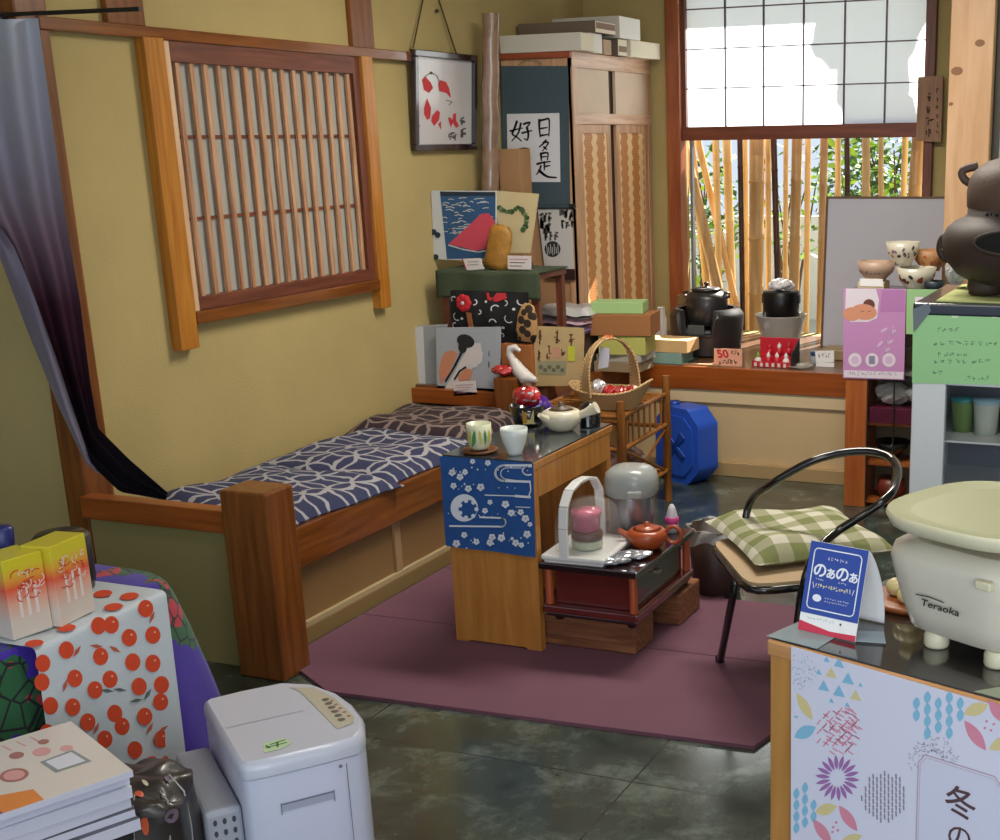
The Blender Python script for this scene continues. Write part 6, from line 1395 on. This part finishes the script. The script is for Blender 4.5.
# ================================================================ dyed curtain at the left
CYC = 3.17
rod0, rod1 = AY(-120, 20, CYC), AY(140, 9, CYC)
t = thing('dyed_curtain', 'long curtain dyed from pale grey to dark purple, swept aside onto the bench end', 'curtain', (AY(60, 400, CYC).x, CYC, .45))
ct = mat('curtain_cloth', '#8A8496', .85, spec=.15, bump=.15, bscale=300); nt = ct.node_tree; x, y, z = coords(ct)
rp = nt.nodes.new('ShaderNodeValToRGB'); nt.links.new(math_node(nt, 'DIVIDE', z, 1.65), rp.inputs['Fac'])
cols = [(0, '#0B0B12'), (.14, '#160F18'), (.30, '#301622'), (.44, '#4C2837'), (.57, '#7D6674'), (.72, '#9B95A2'), (1, '#C3C5CD')]
rp.color_ramp.elements[0].color = lin(cols[0][1]); rp.color_ramp.elements[1].color = lin(cols[-1][1])
for p_, c_ in cols[1:-1]: e = rp.color_ramp.elements.new(p_); e.color = lin(c_)
setbase(ct, rp.outputs['Color'])
RB = [(38, 18), (52, 120), (66, 220), (80, 300), (90, 380), (98, 428), (130, 460), (168, 493)]
LB = [(-70, 22), (-58, 120), (-35, 190), (0, 250), (30, 330), (62, 408), (88, 462), (120, 492), (166, 500)]
def alongp(P, s):
    s = max(0, min(.9999, s))*(len(P)-1); i = int(s); k = s-i; return (P[i][0]+(P[i+1][0]-P[i][0])*k, P[i][1]+(P[i+1][1]-P[i][1])*k)
def ctn(u, v):
    a, b_ = alongp(LB, v), alongp(RB, v); px_, py_ = a[0]+(b_[0]-a[0])*u, a[1]+(b_[1]-a[1])*u
    w = 1-v; Y = CYC+.028*math.sin(u*15+v*2)*(.35+.65*w)*min(1, (1-abs(2*u-1))*3+.3)-.015*math.sin(v*5+u*4)
    return AY(px_, py_, Y)
MB().grid(ctn, 70, 60, ct).build('dyed_panel', t, world=True)
sf = mat('sheen_fold', '#6C6478', .5, sheen=.2, bump=.15, bscale=250)  # silver sheen along the fold is put into this strip's colour
def sfn(u, v):
    a = alongp(LB, .33+v*.47); w = 22*math.sin(PI*min(.985, .18+v*.8))**.7*(1-.55*v); px_, py_ = a[0]-3+u*w*1.0, a[1]+u*w*-.25
    return AY(px_, py_, CYC-.05-.022*math.sin(PI*u)-.008*math.sin(v*9+u*5))
MB().grid(sfn, 10, 40, sf).build('sheen_fold', t, world=True)
o = MB().tube([rod0, rod1], .0065, mat('rod_black', '#1A1714', .4), 10).build('curtain_rod', origin=tuple((rod0+rod1)/2)); tag(o, 'thin black curtain rod crossing in front of the wall corner', 'rod')
mb = MB().box(WX-.03, WX+.0, CYC-.02, 3.222, rod1.z-.03, rod1.z+.02, mat('rod_black', '')); mb.build('bracket', o, world=True)

# ================================================================ draped table at the left
t = thing('draped_table', 'table covered to the floor by a deep purple cloth with green and red pattern', 'table', (-2.45, 1.75, 0))
pc_ = mat('purple_cloth', '#2E1674', .85, sheen=.2); nt = pc_.node_tree; tc = next(n for n in nt.nodes if n.type == 'TEX_COORD')
nz = nt.nodes.new('ShaderNodeTexNoise'); nz.inputs['Scale'].default_value = 4.5; nz.inputs['Detail'].default_value = 3; nt.links.new(tc.outputs['Object'], nz.inputs['Vector'])
vo = nt.nodes.new('ShaderNodeTexVoronoi'); vo.inputs['Scale'].default_value = 22; vo.feature = 'DISTANCE_TO_EDGE'; nt.links.new(tc.outputs['Object'], vo.inputs['Vector'])
n3 = nt.nodes.new('ShaderNodeTexNoise'); n3.inputs['Scale'].default_value = 9; nt.links.new(tc.outputs['Object'], n3.inputs['Vector'])
gcol = mixcol(nt, math_node(nt, 'GREATER_THAN', n3.outputs['Fac'], .6), '#1E5A34', '#B8283A')
gcol = mixcol(nt, math_node(nt, 'LESS_THAN', vo.outputs['Distance'], .05), gcol, '#101418')
setbase(pc_, mixcol(nt, math_node(nt, 'GREATER_THAN', nz.outputs['Fac'], .51), '#3A1C9C', gcol))
x0, x1, y0, y1 = -2.85, -2.135, 1.25, 2.26
def ring(a, k, z):
    hx, hy = (x1-x0)/2, (y1-y0)/2; ca, sa = math.cos(a), math.sin(a); pw = 7; q = (abs(ca)**pw+abs(sa)**pw)**(-1/pw)
    rip = k*(.026+.008*math.sin(a*11)+.006*math.sin(a*23+1)); return ((x0+x1)/2+(hx+rip)*ca*q, (y0+y1)/2+(hy+rip*(4.2 if sa > 0 else 1.))*sa*q, z)
def drape(u, v):
    a = 2*PI*u
    if v < .25: k = v/.25; p = ring(a, 0, .70); c_ = ((x0+x1)/2, (y0+y1)/2); return (c_[0]+(p[0]-c_[0])*k, c_[1]+(p[1]-c_[1])*k, .70)
    if v < .32: return ring(a, (v-.25)/.07*.12, .70-.012*(v-.25)/.07)
    s = (v-.32)/.68; return ring(a, .12+.88*s**.8*1.6, .688-.68*s)
MB().grid(drape, 160, 40, pc_).build('purple_cover', t, world=True)
mb = MB().box(x0+.03, x1-.03, y0+.03, y1-.03, .66, .69, dark_wood); mb.build('table_top', t, world=True)
for x in (x0+.05, x1-.08):
    for y in (y0+.05, y1-.08): MB().box(x, x+.04, y, y+.04, 0, .66, dark_wood_z).build('leg', t, world=True)
mb = MB(); F = pxF((-2.062, 2.2, .4), (1, .35, 0)); tpx(mb, 'TA', F, 196, 726, 12, mat('letter_white', '#B9B6D0', .8), .03, 0, 1.1)
mb.build('cloth_lettering', t, world=True)

# towel with oranges
tw = mat('towel_white', '#C2CAD0', .9, bump=.15, bscale=300); og = mat('towel_orange', '#D0451F', .85); ogd = mat('towel_leaf', '#B4573E', .85); ogg = mat('towel_stem', '#5A6660', .85)
TX = -2.085; zt2 = .706
t = None
mb = MB()
def towel(u, v):
    y = 1.785+(2.145-1.785)*u
    if v < .4: return (-2.55+(TX-.012+2.55)*(v/.4), y+.01*(1-v/.4)*0, zt2+.0015*math.sin(u*20))
    if v < .46: a = (v-.4)/.06*PI/2; return (TX-.012+.012*math.sin(a), y, zt2-.012+.012*math.cos(a))
    s = (v-.46)/.54; return (TX+.006*math.sin(u*14)*s, y-.012*s, zt2-.012-s*.44)
mb.grid(towel, 40, 50, tw)
Ff = pxF((TX+.030, 2, .5), (1, 0, 0)); 
def Ff2(x, y, o=0.):
    # press the print onto the hanging face of the towel
    p = AX(x, y, TX+.01); s = max(0, min(1, (zt2-.012-p.z)/.44)); u = max(0, min(1, (p.y-1.785)/.36)); X = TX+.006*math.sin(u*14)*s+.0015+o; return AX(x, y, X)
Ft = lambda x, y, o=0.: AZ(x, y, zt2+.003+o)
def C1(x, y): return x/2.334, 480+y/2.334
for (x, y) in ((155, 397), (230, 340), (260, 338), (302, 368), (340, 300), (357, 362), (310, 425), (357, 428), (235, 412), (100, 428), (98, 472), (175, 463), (222, 490), (257, 465), (325, 482), (377, 478), (375, 518), (118, 527), (170, 530), (268, 545), (338, 552), (285, 575), (205, 565), (377, 605), (315, 630), (355, 665), (392, 663), (245, 605), (110, 590), (150, 620), (200, 650), (300, 690)):
    px_, py_ = C1(x, y); 
    if not (px_ > 27): continue
    mb.disc(Ff2, px_, py_, 7.6, og, 18, .0006, 8.8)
    if (x+y) % 3: mb.disc(Ff2, px_+2, py_-3, 1, mat('towel_glint', '#E8B8A0', .8), 8, .0012)
    mb.stroke(Ff2, [(px_-1.5, py_-1), (px_+1.5, py_+1)], .5, ogd, .0011)
for (x, y, a) in ((180, 400, -1), (355, 320, -1.2), (268, 395, .5), (225, 388, .1), (152, 480, -1.3), (345, 500, -1), (318, 515, -.2), (250, 492, .1), (280, 490, .1), (225, 580, -1.2), (350, 580, -1.1), (380, 582, -.6), (365, 605, -1.4)):
    px_, py_ = C1(x, y); L = 7; c_, s_ = math.cos(a), math.sin(a); m_ = ogg if x in (345, 318, 250, 280) else ogd
    mb.shape(Ff2, [(px_-L*c_, py_-L*s_), (px_-2*s_, py_+2*c_), (px_+L*c_, py_+L*s_), (px_+2*s_, py_-2*c_)], m_, .0009)
for (x, y) in ((240, 265), (302, 271), (265, 296), (155, 345), (80, 381)):
    px_, py_ = C1(x, y); mb.disc(Ft, px_, py_, 9.5, og, 18, .0005, 3.6, -.12)
tag(mb.build('orange_print_towel'), 'white cloth printed with oranges hanging over the front of the purple table', 'cloth')

# gift boxes on the towel
gb = mat('gift_gradient', '#E9D9B8', .35, coat=.25); nt = gb.node_tree; x, y, z = coords(gb)
rp = nt.nodes.new('ShaderNodeValToRGB'); nt.links.new(math_node(nt, 'DIVIDE', z, .172), rp.inputs['Fac'])
rp.color_ramp.elements[0].color = lin('#D0C4B8'); rp.color_ramp.elements[0].position = .2; rp.color_ramp.elements[1].color = lin('#CDBF2E'); rp.color_ramp.elements[1].position = .86
for p_, c_ in ((.42, '#DBA48C'), (.6, '#DE5A3C'), (.74, '#D9A43A')): e = rp.color_ramp.elements.new(p_); e.color = lin(c_)
setbase(gb, rp.outputs['Color'])
gr2 = mat('gift_red', '#C9402F', .4); gw2 = mat('gift_pale', '#E0CFC8', .4)
def giftbox(n0, n1, h, dep, label):
    ud = (n1-n0); L = ud.length; ud.normalize(); an = math.atan2(ud.y, ud.x)
    mb = MB().box(0, L, 0, dep, 0, h, gb); Fg = frame((0, 0, 0), (1, 0, 0), (0, 0, 1))
    q = random.Random(int(n0.y*1000))
    for k in range(26):
        x, y = L*q.uniform(.15, .9), h*q.uniform(.48, .82); a = q.uniform(0, 6); r = q.uniform(.006, .014)
        mb.stroke(Fg, [(max(.002, min(L-.002, x+r*math.cos(a+j*.7))), y+r*.8*math.sin(a+j*.7)) for j in range(4)], .0022, [gr2, gw2][k % 2], .0006+k*.00003)
    for k in range(3): mb.shape(Fg, [(L*(.25+.2*k), h*.25), (L*(.34+.2*k), h*.25), (L*(.33+.2*k), h*.6), (L*(.27+.2*k), h*.62)], gw2, .0004)
    o = mb.build('gift_box', origin=(0, 0, 0), bevel=.002); o.matrix_basis = Matrix.Translation(Vector((n0.x, n0.y, zt2+.003))) @ Matrix.Rotation(an, 4, 'Z'); return tag(o, label, 'box', 'yellow and orange gift boxes')
nA, nB = Vector((-2.118, 1.885, 0)), Vector((-2.132, 1.99, 0))
giftbox(nA, nB, .172, .07, 'yellow topped orange gift box nearest the wall corner on the orange print cloth')
giftbox(Vector((-2.150, 1.795, 0)), Vector((-2.135, 1.879, 0)), .166, .085, 'yellow topped orange gift box at the picture edge beside a matching one')
o = MB().lathe([(0, 0), (.055, 0), (.06, .02), (.06, .12), (.05, .130), (0, .133)], mat('dark_tin', '#14151A', .4, coat=.3), n=30).build('black_canister', origin=(0, 0, 0)); o.matrix_basis = Matrix.Translation((-2.30, 2.08, zt2+.003)); tag(o, 'black round topped canister rising behind the yellow gift boxes', 'canister')
o = MB().lathe([(0, 0), (.02, 0), (.021, .005), (.021, .16), (.016, .175), (.012, .18)], mat('bottle_pale', '#C7CBD6', .3, coat=.4), n=20).lathe([(.0215, .155), (.0225, .156), (.0225, .20), (.018, .206), (0, .207)], mat('cap_navy', '#1F2468', .4), n=20).build('capped_bottle', origin=(0, 0, 0)); o.matrix_basis = Matrix.Translation((-2.245, 1.865, zt2+.003)) @ Matrix.Rotation(-.12, 4, 'X'); tag(o, 'pale bottle with a navy cap at the picture edge behind a gift box', 'bottle')

# ================================================================ stack of brochures
C0 = Vector((-1.689, 1.605, 0)); e1 = Vector((-1.957, 1.728, 0))-C0; e1n = e1.normalized(); e2n = Vector((e1n.y, -e1n.x, 0))
e2n = e2n if e2n.y < 0 else -e2n
ZT = .477
t = thing('low_stand', 'low black stand under the stack of brochures', 'stand', (C0.x, C0.y, 0), math.atan2(e1n.y, e1n.x))
bks = mat('stand_black', '#17161A', .6)
MB().box(.01, .30, .01, .255, ZT-.02, ZT-.001, bks).build('stand_top', t, bevel=.003)
for x in (.02, .26):
    for y in (.02, .185): MB().box(x, x+.03, y, y+.03, 0, ZT-.02, bks).build('leg', t)
bw2 = mat('page_white', '#D5D6E2', .6); edg = mat('page_edge', '#C3C4D4', .7)
def brochure(k, n, z0, th, off, rz, cover, label, deco=False, name='brochure'):
    L, W_ = e1.length, .25
    mb = MB(); mb.box(0, L, 0, W_, 0, th, edg); mb.box(0, L, 0, W_, th, th+.0008, cover)
    if deco:
        Fb_ = frame((0, 0, th+.0009), (1, 0, 0), (0, 1, 0))
        oc = mat('cover_orange', '#E08A48', .4, coat=.3); ppc = mat('cover_purple', '#8A4A8E', .4, coat=.3); pnk = mat('cover_pink', '#D9A0A0', .4, coat=.3); gy_ = mat('cover_grey', '#8A9696', .4); brn2 = mat('cover_brown', '#A8746C', .4)
        mb.shape(Fb_, [(L*.0, W_*.60), (L*.0, W_*.98), (L*.30, W_*.98), (L*.18, W_*.60)], oc, .0001)
        mb.shape(Fb_, [(.0, W_*.86), (.0, W_*.99), (L*.55, W_*.99), (L*.4, W_*.9)], ppc, .0002)
        for (x, y, r, m_) in ((.45, .62, .030, brn2), (.45, .62, .022, pnk), (.66, .35, .02, pnk), (.72, .5, .016, brn2), (.60, .2, .014, pnk), (.80, .28, .012, brn2)): mb.disc(Fb_, L*x, W_*y, r, m_, 20, .0003+.0001*(r < .025), r*.75)
        mb.shape(Fb_, [(L*.30, W_*.15), (L*.30, W_*.40), (L*.52, W_*.42), (L*.55, W_*.18)], gy_, .0003); mb.shape(Fb_, [(L*.33, W_*.18), (L*.33, W_*.37), (L*.50, W_*.39), (L*.52, W_*.2)], bw2, .0004)
        for k2 in range(4): mb.stroke(Fb_, [(L*.82, W_*(.3+.1*k2)), (L*.93, W_*(.32+.1*k2))], .003, pnk, .0003)
    # place: local x runs from the near right corner along -e1 .. local y towards the camera left
    o = mb.build(name, origin=(0, 0, 0), bevel=.0012)
    an = math.atan2(e1n.y, e1n.x); M_ = Matrix.Translation(Vector((C0.x, C0.y, z0))+e1n*off[0]+e2n*off[1]) @ Matrix.Rotation(an+rz, 4, 'Z')
    o.matrix_basis = M_
    return tag(o, label, 'brochure', 'brochures in the stack')
cw_ = mat('cover_white', '#D9D2CC', .35, coat=.4); cdk = mat('cover_dark', '#4A4854', .35, coat=.4, noise=.5, nscale=18); cred = mat('cover_redline', '#C84A5A', .5)
lay = [(.022, (0, .0), .0, cdk, 'dark covered brochures at the bottom of the stack, under the white page edges'), (.014, (.01, .003), -.02, cdk, 'mottled dark brochures, second from the bottom of the stack'), (.020, (.02, .004), .02, cred, 'white paged brochures with a thin red cover, in the middle of the stack'), (.022, (.012, .002), -.01, bw2, 'thick white paged brochures third from the top of the stack'), (.020, (.022, .0), .015, bw2, 'white paged brochures just under the food covered one'), (.012, (.0, .0), .0, cw_, 'topmost brochure with food pictures and an orange band')]
z0 = ZT+.0
for k, (th, off, rz, c_, lb) in enumerate(lay):
    brochure(k, 0, z0, th, off, rz, c_, lb, deco=(k == 5)); z0 += th+.0012

# dark flowered parcel in clear film beside the stack
dk = mat('parcel_dark', '#2A2522', .38, coat=.25, noise=.4, nscale=10, bump=.25, bscale=14)
a_ = AZ(175, 790, .45)
t = thing('wrapped_parcel', 'dark brown parcel in crinkled clear film between the brochures and the white appliance', 'parcel', (a_.x-.03, a_.y-.07, 0), .5)
def parc(u, v):
    a = 2*PI*u; ca, sa = math.cos(a), math.sin(a); q = (abs(ca)**3.5+abs(sa)**3.5)**(-1/3.5); b_ = v
    if b_ < .7: k = 1+.03*math.sin(a*7+b_*9)+.03*math.sin(a*3+b_*14); z = .48*b_/.7
    else: s = (b_-.7)/.3; k = max(0., 1-s)**.6*(1+.04*math.sin(a*9)); z = .48+.03*math.sin(s*PI/2)+.012*math.sin(a*5+s*6)*(1-s)
    return (.10*k*ca*q, .105*k*sa*q, z+.001)
mb = MB().grid(parc, 90, 50, dk); q = random.Random(5)
for k in range(9):
    u, v = q.uniform(.55, .98), q.uniform(.62, .95); p_ = Vector(parc(u, v)); 
    def Fp2(x, y, o=0., u=u, v=v): w = Vector(parc((u+x) % 1, min(.99, v+y))); return w+Vector((w.x*.012, w.y*.012, .002+o))
    mb.disc(Fp2, 0, 0, q.uniform(.010, .02), [mat('petal_orange', '#C8552F', .4), mat('petal_cream', '#D8C9B4', .4), mat('petal_mauve', '#6A5A68', .4)][k % 3], 9, .001, q.uniform(.02, .035))
mb.build('parcel_body', t)
for k in range(5):
    u = .58+k*.09; mb = MB().tube([Vector(parc(u+.01*j, .35+.12*j))*1.01 for j in range(5)], .002, mat('film_glint', '#8E8A88', .1, coat=1.), 6)
    mb.build('film_glint_line', t)  # thin pale lines painted as glints of light on the film

# ================================================================ white appliance (dehumidifier) in front
A_ = Vector((-1.65, 1.83, 0)); an = math.atan2(.23, -.29)
t = thing('dehumidifier', 'white box shaped appliance with rounded front and control panel on the dark floor', 'appliance', A_, an)
wa = mat('appliance_white', '#C9CCE0', .35, coat=.2); wt = mat('appliance_top', '#BFC3D2', .3, coat=.25); wg = mat('appliance_grey', '#9FA3AE', .45)
L = .37
def outl(k):  # outline in local coords (x along the long side, y = -v: front is towards -y)
    pass
# local: x from near corner to the far end; y negative is the curved control side
out = [(0.0, 0.0)]
fr_pts = [(-.004, -.06), (-.004, -.16), (.0, -.225), (.03, -.25), (.09, -.268), (.17, -.270), (.25, -.258), (.33, -.225), (.375, -.17), (.378, -.08), (.372, -.01), (.36, .0)]
out = [(.012, 0)] + [(x, y) for x, y in [(.0, -.012)]+fr_pts]
def ringz(z, s=0.): 
    cx, cy = .187, -.13; return [(cx+(x-cx)*(1-s), cy+(y-cy)*(1-s), z) for x, y in out]
mb = MB(); 
loft(mb, [ringz(.012, .02), ringz(.02), ringz(.465)], wa, True, False)
mb.build('appliance_body', t)
mb = MB(); loft(mb, [ringz(.467, -.012), ringz(.485, -.014), ringz(.497, .01), ringz(.502, .05)], wt, True, True); mb.build('top_cover', t, bevel=.0)
Fa = frame((0, 0, .5025), (1, 0, 0), (0, 1, 0))
mb = MB(); mb.stroke(Fa, [(.19, -.012), (.19, -.17)], .002, mat('seam_grey', '#8D92A0', .5), .0004)
mb.shape(Fa, [(.03, -.05), (.075, -.06), (.075, -.10), (.045, -.11), (.03, -.085)], mat('sticker_pale', '#B9D0A8', .6), .0006)
gk = mat('sticker_green', '#4A7F3A', .6)
for (a, b_) in (((.045, -.065), (.06, -.062)), ((.042, -.08), (.064, -.085)), ((.05, -.06), (.052, -.10)), ((.06, -.07), (.066, -.1))): mb.stroke(Fa, [a, b_], .004, gk, .0012)
mb.build('sticker', t)
mb = MB(); mb.shape(Fa, [(.06, -.205), (.30, -.19), (.33, -.175), (.30, -.222), (.22, -.245), (.10, -.252), (.07, -.24)], mat('panel_beige', '#B7B2A0', .4, coat=.3), .0008)
for k in range(6): mb.disc(Fa, .10+k*.024, -.225, .008, mat('panel_dark', '#6A645A', .4), 12, .0014, .008)
for k in range(5): mb.disc(Fa, .11+k*.024, -.243+.002*k, .004, mat('panel_red', '#A35A50', .4), 8, .0014)
mb.build('control_panel', t)
# handle recess and seam on the near short face (x = 0)
Fh = frame((-.0045, -.03, 0), (0, -1, 0), (0, 0, 1)); mb = MB(); hd_ = mat('recess_grey', '#9EA2B4', .5)
mb.shape(Fh, [(.035, .385), (.14, .385), (.14, .402), (.035, .402)], hd_, .0012); mb.shape(Fh, [(.035, .400), (.14, .400), (.14, .403), (.035, .403)], mat('recess_dark', '#6E7284', .5), .0018)
mb.stroke(Fh, [(.035, .38), (.035, .404)], .002, mat('recess_dark', ''), .0016); mb.stroke(Fh, [(.14, .38), (.14, .404)], .002, mat('recess_dark', ''), .0016)
mb.stroke(Fh, [(.17, .455), (.172, .02)], .0016, mat('recess_dark', ''), .0012); mb.disc(Fh, .158, .452, .004, mat('recess_dark', ''), 8, .0014)
mb.build('handle_recess', t)
mb = MB().box(.03, .345, .003, .075, .012, .405, wg); gv = mb.build('rear_unit', t, bevel=.012, seg=3)
mb = MB(); Fv = frame((.0295, .068, 0), (0, -1, 0), (0, 0, 1)); vd_ = mat('vent_dark', '#3A3D4A', .6)
for i in range(3):
    for j in range(15): mb.disc(Fv, .012+i*.018, .38-j*.024, .004, vd_, 8, .0008, .007)
mb.build('vent_grille', gv)

# tree added outside; its crown is shaped to shade part of the frosted panes
t = thing('added_shade_tree', 'dense dark tree added outside, its crown shaped to shade the frosted panes', 'tree', (-1.42, 8.62, 0))
r = random.Random(21); mb = MB()
for (x, z, a, c_) in ((-1.39, 2.15, 0.136, 0.23), (-1.43, 2.45, 0.160, 0.25), (-1.35, 2.75, 0.160, 0.23), (-1.43, 3.02, 0.192, 0.23), (-1.37, 3.35, 0.240, 0.28), (-1.59, 3.22, 0.176, 0.13), (-1.41, 2.90, 0.176, 0.23)):
    ph = [r.uniform(0, 6) for _ in range(4)]
    def cr(u, v): th, p_ = 2*PI*u, PI*v; k = 1+.10*math.sin(5*th+ph[0])*math.sin(4*p_+ph[1])+.05*math.sin(13*th+ph[2])*math.sin(9*p_+ph[3]); return (x+a*k*math.sin(p_)*math.cos(th), 8.62+a*.8*k*math.sin(p_)*math.sin(th), z-c_*k*math.cos(p_))
    mb.grid(cr, 48, 30, leafm[2])
mb.build('crown', t, world=True)
MB().tube([(-1.40, 8.62, 0), (-1.44, 8.62, .9), (-1.40, 8.62, 2.2)], [.05, .04, .03], mat('trunk_brown', '#4A3A2C', .9), 10).build('trunk', t, world=True)

# ================================================================ light
wd = bpy.data.worlds.new('world'); bpy.context.scene.world = wd; wd.use_nodes = True
bg = wd.node_tree.nodes['Background']; bg.inputs[0].default_value = (.74, .86, 1, 1); bg.inputs[1].default_value = 1.0
def area(name, loc, rot, sx, sy, e, col=(1, 1, 1)):
    l = bpy.data.lights.new(name, 'AREA'); l.shape = 'RECTANGLE'; l.size = sx; l.size_y = sy; l.energy = e; l.color = col
    o = bpy.data.objects.new(name, l); C.objects.link(o); o.location = loc; o.rotation_euler = rot; return o
s = bpy.data.lights.new('sun', 'SUN'); s.energy = 19; s.angle = .01; s.color = (1, .95, .86)
so = bpy.data.objects.new('sun', s); C.objects.link(so)
so.rotation_euler = Vector((-.25, -1, -.8)).to_track_quat('-Z', 'Y').to_euler()
area('ceiling_lamp_glow', (-1.6, 4.6, 2.66), (0, 0, 0), 1.2, .3, 55, (1, .93, .82))
area('ceiling_lamp_glow', (-.6, 2.0, 2.66), (0, 0, 0), 1.2, .3, 16, (1, .93, .82))
area('entrance_daylight', (1.2, -1.55, 1.5), (PI/2, 0, 0), 3.0, 2.0, 68, (.86, .92, 1))
vs = bpy.context.scene.view_settings; vs.view_transform = 'Standard'; vs.look = 'None'; vs.exposure = .12; vs.gamma = 1; vs.use_curve_mapping = False
